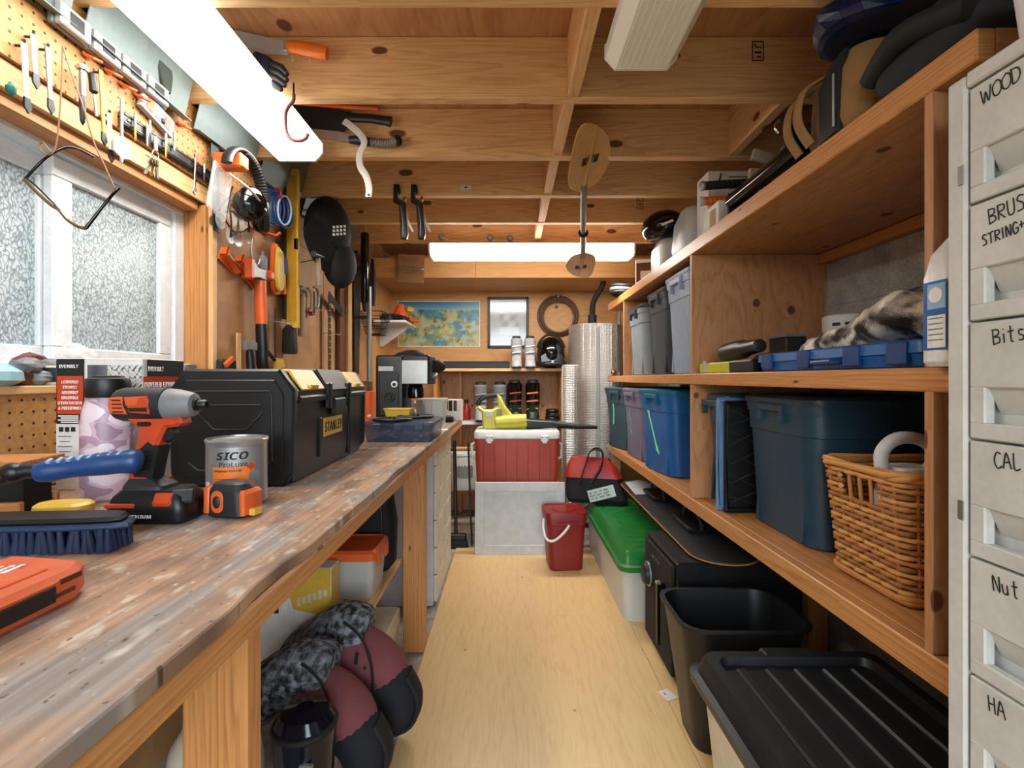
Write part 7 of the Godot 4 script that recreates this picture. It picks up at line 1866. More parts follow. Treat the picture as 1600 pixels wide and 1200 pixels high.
func drawer_cabinet() -> void:
	var t := thing("drawer_cabinet", "tall grey metal drawer cabinet with handwritten drawer labels", "cabinet", Vector3(0.70, 0, -0.57), -90.0)
	part(t, "carcass", S().box(Vector3(0, 0.805, -0.255), Vector3(0.385, 1.608, 0.48), 0.006), M.cabinet_grey)
	for s in [-1.0, 1.0]:
		part(t, "side_frame", S().box(Vector3(s * 0.181, 0.805, -0.004), Vector3(0.032, 1.61, 0.028), 0.004), M.cabinet_grey)
	part(t, "top_frame", S().box(Vector3(0, 1.600, -0.004), Vector3(0.33, 0.024, 0.028), 0.003), M.cabinet_grey)
	var texts := [["WOOD WI", ""], ["BRUS", "STRING+"], ["Bits", ""], ["CAL", ""], ["Nut", ""], ["HA", ""], ["", ""], ["", ""], ["", ""]]
	var hh := 0.1755
	for k in 9:
		var y0 := 1.586 - (k + 1) * hh
		var yc := y0 + hh / 2
		var H := hh - 0.004
		var sh := S()
		sh.box(Vector3(0, yc + H * 0.22, 0.0), Vector3(0.322, H * 0.56, 0.016), 0.002)
		sh.box(Vector3(0, yc - H * 0.43, 0.0), Vector3(0.322, H * 0.14, 0.016), 0.002)
		sh.box(Vector3(-0.149, yc - H * 0.21, 0.0), Vector3(0.024, H * 0.32, 0.016), 0.002)
		sh.box(Vector3(0.105, yc - H * 0.21, 0.0), Vector3(0.112, H * 0.32, 0.016), 0.002)
		var d := part(t, "drawer", sh, M.cabinet_grey)
		part(d, "finger_recess", S().place(Vector3(-0.044, yc - H * 0.21, -0.011), Vector3(24, 0, 0)).box(Vector3.ZERO, Vector3(0.186, H * 0.34, 0.003), 0.0), M.cabinet_grey)
		if texts[k][0]: handwriting(d, texts[k][0], 0.022, Vector3(-0.143 + [0.002, 0.012, 0.018, 0.02, 0.018, 0.012][k], yc + H * (0.30 if texts[k][1] == "" else 0.29), 0.0086), Vector3(0, 0, 6), M.ink, 0.0011, 0.75)
		if texts[k][1]: handwriting(d, texts[k][1], 0.016, Vector3(-0.140, yc + H * 0.12, 0.0086), Vector3(0, 0, 6), M.ink, 0.0011, 0.72)
	for y in [0.35, 0.95, 1.46]:
		part(t, "scuffed_hinge", S().box(Vector3(-0.172, y, 0.0105), Vector3(0.010, 0.03, 0.002), 0.001), M.steel_dull)
	t = thing("white_tub", "white plastic tub standing on top of the drawer cabinet", "tub", Vector3(0.80, 1.611, -0.62))
	part(t, "body", S().tower([[0.0, 0.16, 0.16, 0.03], [0.12, 0.18, 0.18, 0.035]], 4), M.white_plastic)
	part(t, "lid", S().tower([[0.121, 0.19, 0.19, 0.036], [0.14, 0.19, 0.19, 0.036], [0.145, 0.17, 0.17, 0.03]], 4), M.white_plastic)
func tote(label: String, x: float, y: float, d: float, turn: float, w: float, l: float, h: float, body: Material, lid: Material, group := "") -> Node3D:   # x: middle of the end that faces the aisle
	var b := Basis(Vector3.UP, deg_to_rad(turn - 90.0))
	var t := thing("storage_tote", label, "tote", Vector3(x, y, -d) - b * Vector3(0, 0, l / 2), turn - 90.0, group)
	part(t, "body", S().tower([[0.0, w * 0.80, l * 0.84, 0.05], [0.006, w * 0.83, l * 0.87, 0.055], [h * 0.72, w * 0.90, l * 0.93, 0.055], [h * 0.725, w * 0.925, l * 0.95, 0.055], [h * 0.915, w * 0.94, l * 0.965, 0.055]], 5), body)
	part(t, "rim", S().tower([[h * 0.86, w * 0.955, l * 0.975, 0.055], [h * 0.925, w * 0.975, l * 0.985, 0.055]], 5), body)
	part(t, "lid", S().tower([[h * 0.925, w * 0.99, l * 0.99, 0.055], [h * 0.935, w, l, 0.056], [h * 0.965, w, l, 0.056], [h * 0.985, w * 0.93, l * 0.94, 0.05], [h * 0.985, w * 0.86, l * 0.88, 0.045], [h * 0.97, w * 0.84, l * 0.86, 0.04]], 5), lid)
	part(t, "handle", S().prism(V2([-0.075, h * 0.925, 0.075, h * 0.925, 0.068, h * 0.80, 0.055, h * 0.80, 0.055, h * 0.87, -0.055, h * 0.87, -0.055, h * 0.80, -0.068, h * 0.80]), l * 0.47, l * 0.515, 0.004), lid)
	for s in [-1.0, 1.0]:
		part(t, "corner_rib", S().place(Vector3(s * w * 0.30, 0, l * 0.445), Vector3(-3.4, 0, 0)).box(Vector3(0, h * 0.36, 0), Vector3(0.012, h * 0.68, 0.012), 0.003), body)
	return t

func scrawl(t: Node3D, m: Material, pts: Array, l: float) -> void:
	var p := []
	for q in pts: p.append(Vector3(q[0], q[1], l * 0.425 + 0.004 + q[1] * 0.065))
	part(t, "chalk_scrawl", S().tube(spline(p, 4), 0.008, 6, false, Vector2(1.0, 0.2), Vector3(0, 0, 1)), m)

func shelf_things() -> void:
	var t: Node3D
	var Y1 := 0.660
	var Y2 := 1.171
	var Y3 := 1.7155
	var mint := worn("mint_chalk", Color(0.55, 0.88, 0.62), 0.7)
	var slate := worn("tote_slate", Color(0.19, 0.29, 0.34), 0.42)
	var deep := worn("tote_deep", Color(0.13, 0.24, 0.31), 0.40)
	var mauve := worn("tote_mauve", Color(0.43, 0.41, 0.50), 0.45)
	var grey := worn("tote_grey", Color(0.50, 0.54, 0.57), 0.45)
	var dark := worn("tote_dark", Color(0.20, 0.22, 0.26), 0.4)
	var ice := worn("tote_ice", Color(0.56, 0.63, 0.73), 0.45)
	var teal := worn("tote_teal_lid", Color(0.03, 0.40, 0.52), 0.4)
	t = tote("slate blue green tote with green chalk scrawl at the far end of the low shelf", 0.735, Y1, 3.40, 14.0, 0.40, 0.55, 0.44, slate, slate)
	scrawl(t, mint, [[-0.05, 0.33], [-0.045, 0.25], [-0.06, 0.17]], 0.55)
	t = tote("mauve grey tote with teal chalk letters between the slate and bright blue totes", 0.745, Y1, 3.0, 4.0, 0.40, 0.55, 0.44, mauve, mauve)
	scrawl(t, worn("teal_chalk", Color(0.40, 0.68, 0.72), 0.7), [[-0.04, 0.30], [-0.06, 0.26], [-0.04, 0.22], [-0.055, 0.17], [-0.03, 0.15]], 0.55)
	t = tote("bright blue tote with teal lid and green chalk scrawl on the low shelf", 0.745, Y1, 2.55, 8.0, 0.41, 0.55, 0.445, M.blue_bright, teal)
	scrawl(t, mint, [[-0.09, 0.34], [-0.06, 0.29], [-0.03, 0.22], [0.0, 0.15], [0.03, 0.10]], 0.55)
	scrawl(t, mint, [[-0.05, 0.34], [-0.06, 0.30], [-0.045, 0.26], [-0.02, 0.20], [0.01, 0.11]], 0.55)
	tote("narrow dark teal tote squeezed behind the upright black lid", 0.79, Y1, 1.905, 0.0, 0.155, 0.50, 0.44, deep, deep)
	tote("large dark teal tote behind the wicker basket on the low shelf", 0.83, Y1, 1.545, 0.0, 0.42, 0.46, 0.445, deep, deep)
	tote("pale grey tote at the far end of the middle shelf", 0.765, Y2, 3.0, 0.0, 0.36, 0.49, 0.43, grey, dark)
	tote("dark charcoal tote between two paler totes on the middle shelf", 0.785, Y2, 2.625, 0.0, 0.36, 0.47, 0.465, dark, dark)
	tote("ice blue tote beside the knotty plywood divider on the middle shelf", 0.765, Y2, 2.235, 0.0, 0.375, 0.49, 0.475, ice, ice)
	# loose lids standing on edge
	t = thing("latticed_cover", "black latticed tote lid standing on edge on the low shelf", "cover", Vector3(0.99, Y1, -1.785))
	part(t, "panel", S().box(Vector3(0, 0.205, 0), Vector3(0.40, 0.41, 0.012), 0.004), M.black_plastic)
	part(t, "rim", S().tube([Vector3(-0.195, 0.014, 0.008), Vector3(0.195, 0.014, 0.008), Vector3(0.195, 0.398, 0.008), Vector3(-0.195, 0.398, 0.008)], 0.011, 8, true), M.black_plastic)
	for k in 5:
		var u := -0.16 + k * 0.08
		part(t, "lattice_rib", S().tube([Vector3(-0.18, 0.06 + k * 0.08, 0.009), Vector3(-0.02, maxf(0.01, 0.02 + k * 0.08 - 0.04), 0.009)], 0.003, 5).tube([Vector3(-0.18, 0.04 + k * 0.07, 0.009), Vector3(0.02, minf(0.39, 0.12 + k * 0.075), 0.009)], 0.003, 5), M.charcoal)
	t = thing("plastic_cover", "pale blue plastic lid standing behind the black latticed lid", "cover", Vector3(0.982, Y1, -1.812))
	part(t, "panel", S().box(Vector3(0, 0.21, 0), Vector3(0.42, 0.42, 0.014), 0.006), worn("lid_blue", Color(0.40, 0.55, 0.70), 0.4))
	part(t, "rim", S().tube([Vector3(-0.205, 0.02, 0.006), Vector3(0.205, 0.02, 0.006), Vector3(0.205, 0.41, 0.006), Vector3(-0.205, 0.41, 0.006)], 0.009, 8, true), M.lid_blue)
	wicker_basket(Vector3(1.01, Y1, -1.155))
	# middle shelf
	t = thing("lime_case", "lime yellow plastic level case with black end on the middle shelf", "case", Vector3(0.805, Y2, -1.75))
	part(t, "lime_half", S().box(Vector3(0, 0.02, -0.085), Vector3(0.07, 0.04, 0.26), 0.004), M.lime)
	part(t, "black_half", S().box(Vector3(0, 0.021, 0.125), Vector3(0.07, 0.042, 0.16), 0.006), M.black_plastic)
	part(t, "latch", S().box(Vector3(-0.036, 0.026, -0.16), Vector3(0.004, 0.044, 0.03), 0.001), M.pale_grey)
	for k in 2:
		t = thing("cordless_grinder", ["black power tool with orange marks lying on the lime case", "second black power tool with orange marks beside its twin"][k], "power tool", Vector3(0.82 + 0.11 * k, Y2 + 0.046 - 0.04 * k, -1.72 + 0.04 * k), 88.0)
		part(t, "body", S().place(Vector3(0, 0.036, 0), Vector3(0, 0, 88)).lathe([[0.02, -0.13], [0.034, -0.12], [0.034, 0.02], [0.026, 0.05], [0.022, 0.14], [0.0, 0.145]], 16), M.black_plastic)
		for j in 3: part(t, "orange_mark", S().place(Vector3(-0.01 - j * 0.03, 0.05, 0.028), Vector3(-30, 0, 0)).box(Vector3.ZERO, Vector3(0.014, 0.016, 0.004), 0.001), M.orange)
		part(t, "handle", S().tube(spline([Vector3(0.1, 0.036, 0), Vector3(0.17, 0.03, 0.02), Vector3(0.22, 0.022, 0.05)], 4), 0.018, 10), M.black_soft)
	t = thing("blue_tool_case", "flat bright blue tool case with latches along the middle shelf", "case", Vector3(0.945, Y2, -1.225))
	part(t, "shell", S().tower([[0.0, 0.30, 0.58, 0.014], [0.004, 0.31, 0.60, 0.016], [0.028, 0.32, 0.61, 0.016], [0.030, 0.33, 0.62, 0.016], [0.052, 0.325, 0.615, 0.016], [0.056, 0.31, 0.60, 0.014]], 4), M.blue_bright)
	for z in [-0.24, -0.06, 0.12, 0.25]:
		part(t, "latch", S().box(Vector3(-0.166, 0.030, z), Vector3(0.012, 0.046, 0.05), 0.003), M.blue)
	part(t, "handle", S().tube([Vector3(-0.16, 0.02, 0.0), Vector3(-0.18, 0.02, 0.0), Vector3(-0.18, 0.02, 0.07), Vector3(-0.16, 0.02, 0.07)], 0.007, 8), M.blue)
	var hide := S()
	var hr := []
	var nz := FastNoiseLite.new()
	nz.seed = 12
	nz.frequency = 6.0
	var ctr := [Vector3(0.0, 0.0, -0.24), Vector3(0.02, 0.012, -0.19), Vector3(0.03, 0.028, -0.08), Vector3(0.035, 0.045, 0.02), Vector3(0.03, 0.066, 0.10), Vector3(0.03, 0.055, 0.17), Vector3(0.03, 0.03, 0.21)]
	var rad := [0.012, 0.035, 0.052, 0.062, 0.078, 0.062, 0.02]
	var cs := spline(ctr, 6)
	for i in cs.size():
		var r := PackedVector3Array()
		var f := float(i) / 6.0
		var k0 := mini(int(f), 5)
		var rr := lerpf(rad[k0], rad[k0 + 1], f - k0)
		for j in 24:
			var a := TAU * j / 24.0
			var q: Vector3 = cs[i] + Vector3(cos(a) * rr * 1.6, sin(a) * rr * 0.85, 0)
			q += Vector3(cos(a), sin(a), 0.3) * nz.get_noise_3dv(q * 2.0) * 0.022
			q.y = maxf(q.y, 0.0)
			r.append(q)
		hr.append(r)
	hide.loft(hr, true, true, 80.0)
	t = thing("cowhide", "folded black and white cowhide lying on the blue tool case", "hide", Vector3(0.93, Y2 + 0.057, -1.26))
	for i in hide.v.size(): hide.v[i].z *= 1.22
	part(t, "fur", hide, M.hide)
	t = thing("white_spool", "white slotted plastic drum behind the cowhide", "drum", Vector3(1.215, Y2, -1.74))
	part(t, "drum", S().lathe([[0.07, 0.0], [0.07, 0.14], [0.078, 0.143], [0.08, 0.15], [0.08, 0.20], [0.074, 0.205], [0.0, 0.207]], 24), M.white_plastic)
	for k in 6: part(t, "slot", band(S(), 0.0805, 0.165, 0.176, -70 + k * 28, -52 + k * 28, 0.0008), M.ink)
	t = thing("grey_case", "small grey box standing beside the white drum", "box", Vector3(1.10, Y2, -1.92))
	part(t, "body", S().box(Vector3(0, 0.07, 0), Vector3(0.08, 0.14, 0.12), 0.004), M.charcoal)
	part(t, "lid", S().box(Vector3(0, 0.146, 0), Vector3(0.086, 0.012, 0.126), 0.003), M.grey_plastic)
	t = thing("yellow_drill_case", "yellow faceted plastic case standing behind the jug", "case", Vector3(0.92, Y2 + 0.057, -0.942))
	part(t, "shell", S().place(Vector3.ZERO, Vector3(0, -90, 0)).prism(V2([-0.06, 0.0, 0.05, 0.0, 0.06, 0.04, 0.05, 0.10, 0.02, 0.13, -0.04, 0.11, -0.065, 0.05]), 0.0, 0.05, 0.008), M.lime)
	part(t, "relief_rib", S().tube([Vector3(-0.051, 0.05, -0.06), Vector3(-0.052, 0.06, 0.0), Vector3(-0.051, 0.12, 0.02)], 0.004, 6).tube([Vector3(-0.052, 0.06, 0.0), Vector3(-0.051, 0.01, 0.05)], 0.004, 6), M.lime)
	jug()
	top_shelf(Y3)

func wicker_basket(at: Vector3) -> void:
	var t := thing("wicker_basket", "square honey brown wicker basket with hand holes on the low shelf", "basket", at)
	var honey := worn("wicker", Color(0.72, 0.48, 0.23), 0.5, 0.0, 16.0)
	var rows := 20
	var h := 0.262
	for g in 3:
		var sh := S()
		for k in rows:
			if k % 3 != g: continue
			var y := 0.014 + h * k / rows
			var s := 0.88 + 0.12 * k / rows
			var pts := []
			var n := 96
			var ring := Shape.rounded(0.36 * s, 0.27 * s, 0.035, 6)
			var total := 0.0
			var seg := []
			for i in ring.size():
				var l := ring[i].distance_to(ring[(i + 1) % ring.size()])
				seg.append(l); total += l
			var i := 0
			var acc := 0.0
			for q in n:
				var want := total * q / n
				while acc + seg[i] < want:
					acc += seg[i]; i += 1
				var p: Vector2 = ring[i].lerp(ring[(i + 1) % ring.size()], (want - acc) / seg[i])
				var nrm := Vector2(p.x / 0.36, p.y / 0.27).normalized()
				var wv := sin(PI * q / 2.0 + PI * (k % 2) + 0.785) * 0.0048
				# leave the hand hole open in the aisle side
				pts.append(Vector3(p.x + nrm.x * wv, y, p.y + nrm.y * wv))
			if k < rows - 5 or k >= rows - 1:
				sh.tube(pts, 0.0065, 5, true)
			else:
				var a := []
				for q in n:
					var p: Vector3 = pts[q]
					if p.x < -0.1 and absf(p.z) < 0.052:
						if a.size() > 1: sh.tube(a, 0.0065, 5)
						a = []
					else: a.append(p)
				if a.size() > 1: sh.tube(a, 0.0065, 5)
		part(t, "woven_strand", sh, [honey, worn("wicker_light", Color(0.81, 0.58, 0.31), 0.5, 0.0, 16.0), worn("wicker_dark", Color(0.60, 0.38, 0.17), 0.5, 0.0, 16.0)][g]).set_meta("kind", "stuff")
	for q in 28:
		var ring := Shape.rounded(0.36, 0.27, 0.035, 6)
		var p: Vector2 = ring[q]
	var st := S()
	for k in 7:
		for s in [-1.0, 1.0]:
			var z := -0.105 + k * 0.035
			st.rod(Vector3(s * 0.155, 0.005, z * 0.88), Vector3(s * 0.178, h, z), 0.0045, 6)
			var x := -0.15 + k * 0.05
			st.rod(Vector3(x * 0.88, 0.005, s * 0.116), Vector3(x, h, s * 0.133), 0.0045, 6)
	part(t, "upright_stake", st, honey)
	var rim := S()
	for k in 3:
		var pts := []
		for p in Shape.rounded(0.366, 0.276, 0.04, 6):
			var a := atan2(p.y, p.x) * 9.0 + k * TAU / 3
			pts.append(Vector3(p.x + cos(a) * 0.006, h + 0.012 + sin(a) * 0.006 + (0.0 if absf(p.x) < 0.1 else 0.006), p.y))
		var dense := []
		for i in pts.size(): dense.append(pts[i]); dense.append(pts[i].lerp(pts[(i + 1) % pts.size()], 0.5))
		rim.tube(dense, 0.008, 6, true)
	part(t, "braided_rim", rim, M.wicker_light)
	var foot := S()
	for k in 2:
		var pts := []
		for p in Shape.rounded(0.33, 0.245, 0.035, 6):
			pts.append(Vector3(p.x, 0.013 + 0.004 * sin(atan2(p.y, p.x) * 12 + k * PI), p.y))
		foot.tube(pts, 0.008, 6, true)
	part(t, "braided_foot", foot, honey)
	part(t, "base", S().box(Vector3(0, 0.008, 0), Vector3(0.29, 0.008, 0.21), 0.0), M.wicker_dark)
	t = thing("detergent_jug", "white plastic jug with loop handle standing in the wicker basket", "jug", at + Vector3(-0.065, 0.0145, 0.01))
	part(t, "body", S().tower([[0.0, 0.12, 0.10, 0.03], [0.20, 0.13, 0.11, 0.035], [0.27, 0.10, 0.09, 0.04]], 5), M.white_plastic)
	part(t, "handle", S().tube(spline([Vector3(-0.062, 0.24, 0), Vector3(-0.068, 0.30, 0), Vector3(-0.03, 0.335, 0), Vector3(0.03, 0.33, 0), Vector3(0.06, 0.29, 0), Vector3(0.04, 0.26, 0)], 5), 0.015, 10), M.white_plastic)

func jug() -> void:
	var t := thing("bleach_jug", "white plastic jug with blue printed label at the shelf end", "jug", Vector3(0.778, 1.171, -0.817))
	part(t, "body", S().tower([[0.0, 0.115, 0.062, 0.02], [0.008, 0.13, 0.072, 0.026], [0.15, 0.13, 0.072, 0.026], [0.19, 0.12, 0.066, 0.028, 0.004], [0.225, 0.085, 0.054, 0.025, 0.016], [0.25, 0.05, 0.044, 0.02, 0.026]], 6), M.white_plastic)
	part(t, "cap", S().place(Vector3(0.026, 0.25, 0)).lathe([[0.02, 0.0], [0.02, 0.026], [0.0, 0.028]], 16), M.blue)
	part(t, "label_panel", S().box(Vector3(0.0, 0.085, 0.0362), Vector3(0.112, 0.115, 0.001), 0.0), M.blue_bright)
	part(t, "label_field", S().box(Vector3(0.006, 0.117, 0.0368), Vector3(0.096, 0.042, 0.001), 0.0), M.pale_blue)
	part(t, "label_field", S().box(Vector3(0.006, 0.058, 0.0368), Vector3(0.096, 0.056, 0.001), 0.0), M.paper)
	part(t, "side_label", S().box(Vector3(-0.0655, 0.085, 0.004), Vector3(0.001, 0.115, 0.044), 0.0), M.blue_bright)
	part(t, "side_label_field", S().box(Vector3(-0.066, 0.117, 0.007), Vector3(0.001, 0.042, 0.034), 0.0), M.pale_blue)
	part(t, "side_label_field", S().box(Vector3(-0.066, 0.058, 0.007), Vector3(0.001, 0.054, 0.034), 0.0), M.paper)
	part(t, "side_emblem", S().place(Vector3(-0.0666, 0.119, 0.006), Vector3(0, 0, 90)).lathe([[0.0, 0.0], [0.013, 0.0], [0.013, 0.0008], [0.0, 0.0008]], 18), M.paper)
	for k in 5: part(t, "print_line", S().box(Vector3(-0.0666, 0.08 - k * 0.009, 0.006), Vector3(0.0006, 0.0022, 0.028), 0.0), M.grey_plastic)
	part(t, "emblem", S().place(Vector3(-0.012, 0.119, 0.0375), Vector3(90, 0, 0)).lathe([[0.0, 0.0], [0.013, 0.0], [0.013, 0.0008], [0.0, 0.0008]], 18), M.paper)
	for k in 6: part(t, "print_line", S().box(Vector3(0.004, 0.08 - k * 0.008, 0.0375), Vector3(0.08 - 0.006 * (k % 3), 0.0022, 0.0006), 0.0), M.grey_plastic)

func top_shelf(y: float) -> void:
	var t: Node3D
	# far end: coiled cables and small boxes
	t = thing("cable_coil", "coils of black and grey cable at the far end of the top shelf", "cable", Vector3(0.79, y + 0.006, -3.36))
	for k in 3: part(t, "coil_loop", S().torus(Vector3(0, 0.016 + k * 0.026, 0), Vector3(0.1, 1, 0.05 * k).normalized(), 0.085 - 0.006 * k, 0.014, 26, 8), [M.black_plastic, M.grey_plastic, M.charcoal][k])
	t = thing("picture_carton", "small carton with a brown photo print on the top shelf", "box", Vector3(0.86, y, -3.03), -20.0)
	part(t, "carton", S().box(Vector3(0, 0.085, 0), Vector3(0.13, 0.17, 0.08), 0.002), M.paper)
	part(t, "print_panel", S().box(Vector3(-0.01, 0.09, 0.0405), Vector3(0.10, 0.12, 0.001), 0.0), M.leather)
	part(t, "print_panel", S().box(Vector3(-0.005, 0.075, 0.041), Vector3(0.06, 0.05, 0.001), 0.0), M.cream)
	part(t, "side_print", S().box(Vector3(0.0655, 0.085, 0), Vector3(0.001, 0.15, 0.07), 0.0), M.blue)
	t = thing("white_packet", "white carton wrapped in clear film on the top shelf", "packet", Vector3(0.845, y, -2.56))
	part(t, "carton", S().box(Vector3(0, 0.07, 0), Vector3(0.12, 0.14, 0.16), 0.004), M.paper)
	part(t, "film", S().tower([[0.0, 0.15, 0.19, 0.02], [0.12, 0.15, 0.19, 0.03], [0.155, 0.11, 0.14, 0.03], [0.165, 0.05, 0.08, 0.01]], 4), M.clear_bag)
	part(t, "red_mark", S().box(Vector3(-0.061, 0.12, 0.05), Vector3(0.002, 0.03, 0.012), 0.0), M.red)
	t = thing("sports_helmet", "glossy black sports helmet perched on cartons on the top shelf", "helmet", Vector3(0.86, y + 0.146, -2.60), 30.0)
	t.position = Vector3(0.82, y + 0.168, -2.58)
	var hs := S().ball(Vector3(0, 0.07, 0), Vector3(0.105, 0.085, 0.12), 24, 14)
	for i in hs.v.size():
		if hs.v[i].y < 0.0: hs.v[i].y = 0.0
	part(t, "shell", hs, M.black_gloss)
	part(t, "white_decal", S().place(Vector3(-0.07, 0.06, 0.09), Vector3(0, -40, 20)).box(Vector3.ZERO, Vector3(0.06, 0.012, 0.004), 0.001), M.white_ink)
	for k in 4: part(t, "vent", S().place(Vector3(-0.06 + k * 0.04, 0.138 - absf(k - 1.5) * 0.014, 0.05), Vector3(35, 0, 0)).box(Vector3.ZERO, Vector3(0.014, 0.008, 0.06), 0.003), M.charcoal)
	t = thing("clear_pouch", "bulging clear plastic zip pouch on the top shelf", "pouch", Vector3(0.835, y, -2.21))
	part(t, "film", S().tower([[0.0, 0.14, 0.17, 0.03], [0.03, 0.15, 0.19, 0.04], [0.14, 0.14, 0.17, 0.05], [0.20, 0.09, 0.10, 0.03], [0.215, 0.03, 0.04, 0.01]], 5), M.clear_bag)
	part(t, "contents", S().tower([[0.005, 0.11, 0.13, 0.02], [0.10, 0.11, 0.13, 0.02]], 4), M.pale_grey)
	t = thing("newsprint_carton", "white carton printed with grey text behind the bats on the top shelf", "box", Vector3(0.955, y, -2.06))
	part(t, "carton", S().box(Vector3(0, 0.145, 0), Vector3(0.27, 0.29, 0.12), 0.002), M.paper)
	for k in 7: part(t, "print_line", S().box(Vector3(0.03, 0.265 - k * 0.016, 0.0605), Vector3(0.16 - 0.02 * (k % 3), 0.006, 0.001), 0.0), M.grey_plastic)
	part(t, "red_mark", S().place(Vector3(-0.085, 0.265, 0.0605), Vector3(0, 0, -15)).box(Vector3.ZERO, Vector3(0.008, 0.03, 0.001), 0.0), M.rust)
	t = thing("small_carton", "little pale carton under the bat handles on the top shelf", "box", Vector3(0.86, y, -1.88))
	part(t, "carton", S().box(Vector3(0, 0.05, 0), Vector3(0.16, 0.10, 0.14), 0.002), M.paper)
	part(t, "print_panel", S().box(Vector3(-0.0805, 0.05, 0.02), Vector3(0.001, 0.06, 0.05), 0.0), M.kraft)
	part(t, "print_panel", S().box(Vector3(0.0, 0.05, 0.0705), Vector3(0.06, 0.06, 0.001), 0.0), M.pale_grey)
	for k in 2:
		t = thing("bat", ["bat with orange wound grip lying across the top shelf cartons", "bat with black wound grip lying above the orange gripped one"][k], "bat", Vector3(0.75, y + 0.127 + 0.056 * k, -1.90 + 0.012 * k), 0.0, "", Vector2(0, 4))
		var ax := Transform3D(Basis(Vector3(0, -1, 0), Vector3(1, 0, 0), Vector3(0, 0, 1)), Vector3.ZERO)
		var g := S(); g.xf = ax
		g.lathe([[0.016, 0.004], [0.0165, 0.02], [0.016, 0.18]], 16)
		var gm := part(t, "grip", g, [M.saw_orange, M.black_soft][k])
		for j in 9: part(gm, "wrap_edge", S().torus(Vector3(0.02 + j * 0.018, 0, 0), Vector3(1, 0.25, 0).normalized(), 0.0162, 0.0012, 16, 5), [M.leather, M.charcoal][k])
		g = S(); g.xf = ax
		g.lathe([[0.0, -0.008], [0.016, -0.006], [0.020, 0.0], [0.018, 0.008]], 16)
		part(t, "knob", g, [M.pale_grey, M.steel][k])
		g = S(); g.xf = ax
		g.lathe([[0.015, 0.17], [0.022, 0.30], [0.026, 0.42], [0.0, 0.45]], 16)
		part(t, "barrel", g, [M.handle_wood, M.steel_dark][k])
	# black folding frame along the edge
	t = thing("folding_rack", "black folding metal carrier rack lying along the top shelf edge", "rack", Vector3(0.79, y, -1.47))
	part(t, "side_tube", S().tube([Vector3(-0.015, 0.052, -0.22), Vector3(-0.012, 0.052, 0.10), Vector3(0.0, 0.065, 0.16)], [0.024, 0.026, 0.034], 12), M.black_gloss)
	part(t, "side_tube", S().tube([Vector3(0.12, 0.03, -0.22), Vector3(0.12, 0.03, 0.16)], 0.018, 10), M.black_plastic)
	part(t, "end_plate", S().box(Vector3(0.05, 0.04, -0.225), Vector3(0.16, 0.08, 0.014), 0.003), M.black_plastic)
	part(t, "hinge_block", S().box(Vector3(0.06, 0.065, 0.13), Vector3(0.10, 0.13, 0.06), 0.012), M.black_plastic)
	part(t, "hinge_block", S().place(Vector3(0.09, 0.12, 0.05), Vector3(0, 0, 20)).box(Vector3.ZERO, Vector3(0.16, 0.06, 0.04), 0.01), M.charcoal)
	part(t, "clamp_knob", S().place(Vector3(0.03, 0.145, 0.07), Vector3(70, 0, 0)).lathe([[0.016, -0.012], [0.02, -0.006], [0.02, 0.006], [0.016, 0.012]], 16), M.black_gloss)
	part(t, "eye_bolt", S().torus(Vector3(0.0, 0.165, 0.06), Vector3.BACK, 0.018, 0.005, 18, 6).rod(Vector3(0.07, 0.09, 0.13), Vector3(0.07, 0.17, 0.13), 0.008, 8), M.chrome)
	for k in 2:
		t = thing("timber_offcut", ["pale wooden slat resting low across the black carrier rack", "pale wooden slat tilted up across the black carrier rack"][k], "slat", Vector3(0.80, y + 0.10 + 0.05 * k, -1.58 + 0.02 * k), 0.0, "", Vector2(0, [-2.0, -16.0][k]))
		part(t, "stick", S().box(Vector3(0.05, 0, 0), Vector3(0.14, 0.034, 0.016), 0.002, off()), M.worn_handle)
	# rucksack
	t = thing("rucksack", "tan canvas rucksack with dark straps on the top shelf", "bag", Vector3(0.87, y, -1.16), -8.0)
	part(t, "body", S().tower([[0.0, 0.20, 0.20, 0.05], [0.03, 0.22, 0.24, 0.06], [0.14, 0.21, 0.23, 0.06], [0.19, 0.17, 0.18, 0.05], [0.21, 0.10, 0.12, 0.04]], 6), M.canvas)
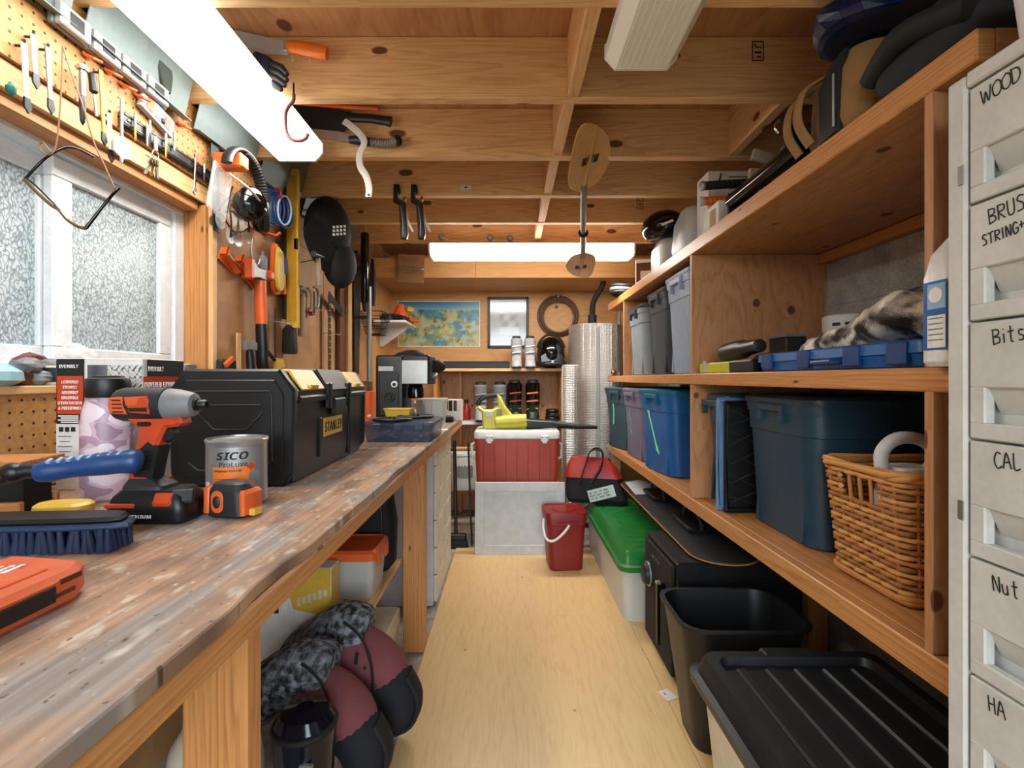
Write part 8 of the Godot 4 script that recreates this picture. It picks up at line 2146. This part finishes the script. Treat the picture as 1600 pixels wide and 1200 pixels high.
	part(t, "front_panel", S().tower([[0.005, 0.10, 0.022, 0.008, 0.0, 0.112], [0.10, 0.11, 0.024, 0.008, 0.0, 0.118], [0.16, 0.09, 0.022, 0.008, 0.0, 0.105]], 4), worn("bag_dark", Color(0.07, 0.075, 0.09), 0.7))
	part(t, "side_pocket", S().tower([[0.0, 0.02, 0.08, 0.008, -0.108, 0.03], [0.13, 0.024, 0.08, 0.01, -0.109, 0.03], [0.19, 0.012, 0.07, 0.005, -0.09, 0.03]], 4), M.bag_dark)
	for s in [-1.0, 1.0]:
		part(t, "strap", S().tube(spline([Vector3(-0.095, 0.18, -0.065 + 0.03 * s), Vector3(-0.14, 0.15, -0.07 + 0.03 * s), Vector3(-0.15, 0.08, -0.075 + 0.03 * s), Vector3(-0.12, 0.02, -0.075 + 0.03 * s)], 5), 0.016, 8, false, Vector2(1.2, 0.35), Vector3(1, 0, 0)), M.canvas)
	part(t, "zip", S().tube([Vector3(-0.121, 0.01, 0.068), Vector3(-0.121, 0.13, 0.068)], 0.003, 6), M.steel)
	t = thing("tarp_bundle", "crumpled dark blue plastic tarp stuffed above the rucksack", "tarp", Vector3(0.885, y + 0.213, -1.10))
	var tp := S().ball(Vector3(0, 0.04, 0), Vector3(0.17, 0.07, 0.13), 22, 14)
	var nz := FastNoiseLite.new()
	nz.frequency = 7.0
	for i in tp.v.size():
		tp.v[i] += tp.v[i].normalized() * nz.get_noise_3dv(tp.v[i]) * 0.05
		tp.v[i].y = maxf(tp.v[i].y, 0.005)
		tp.s[i / 3] = -1
	part(t, "sheet", tp, worn("tarp_blue", Color(0.06, 0.12, 0.27), 0.25))
	t = thing("black_holdall", "long soft black holdall folded at the end of the top shelf", "bag", Vector3(0.86, y, -0.91))
	part(t, "body", S().tower([[0.0, 0.20, 0.21, 0.05], [0.03, 0.23, 0.24, 0.06], [0.09, 0.22, 0.23, 0.06], [0.13, 0.14, 0.18, 0.04]], 5), M.black_soft)
	part(t, "fold", S().tube(spline([Vector3(-0.10, 0.05, 0.11), Vector3(-0.125, 0.075, 0.0), Vector3(-0.10, 0.06, -0.11)], 5), 0.022, 8), M.black_soft)
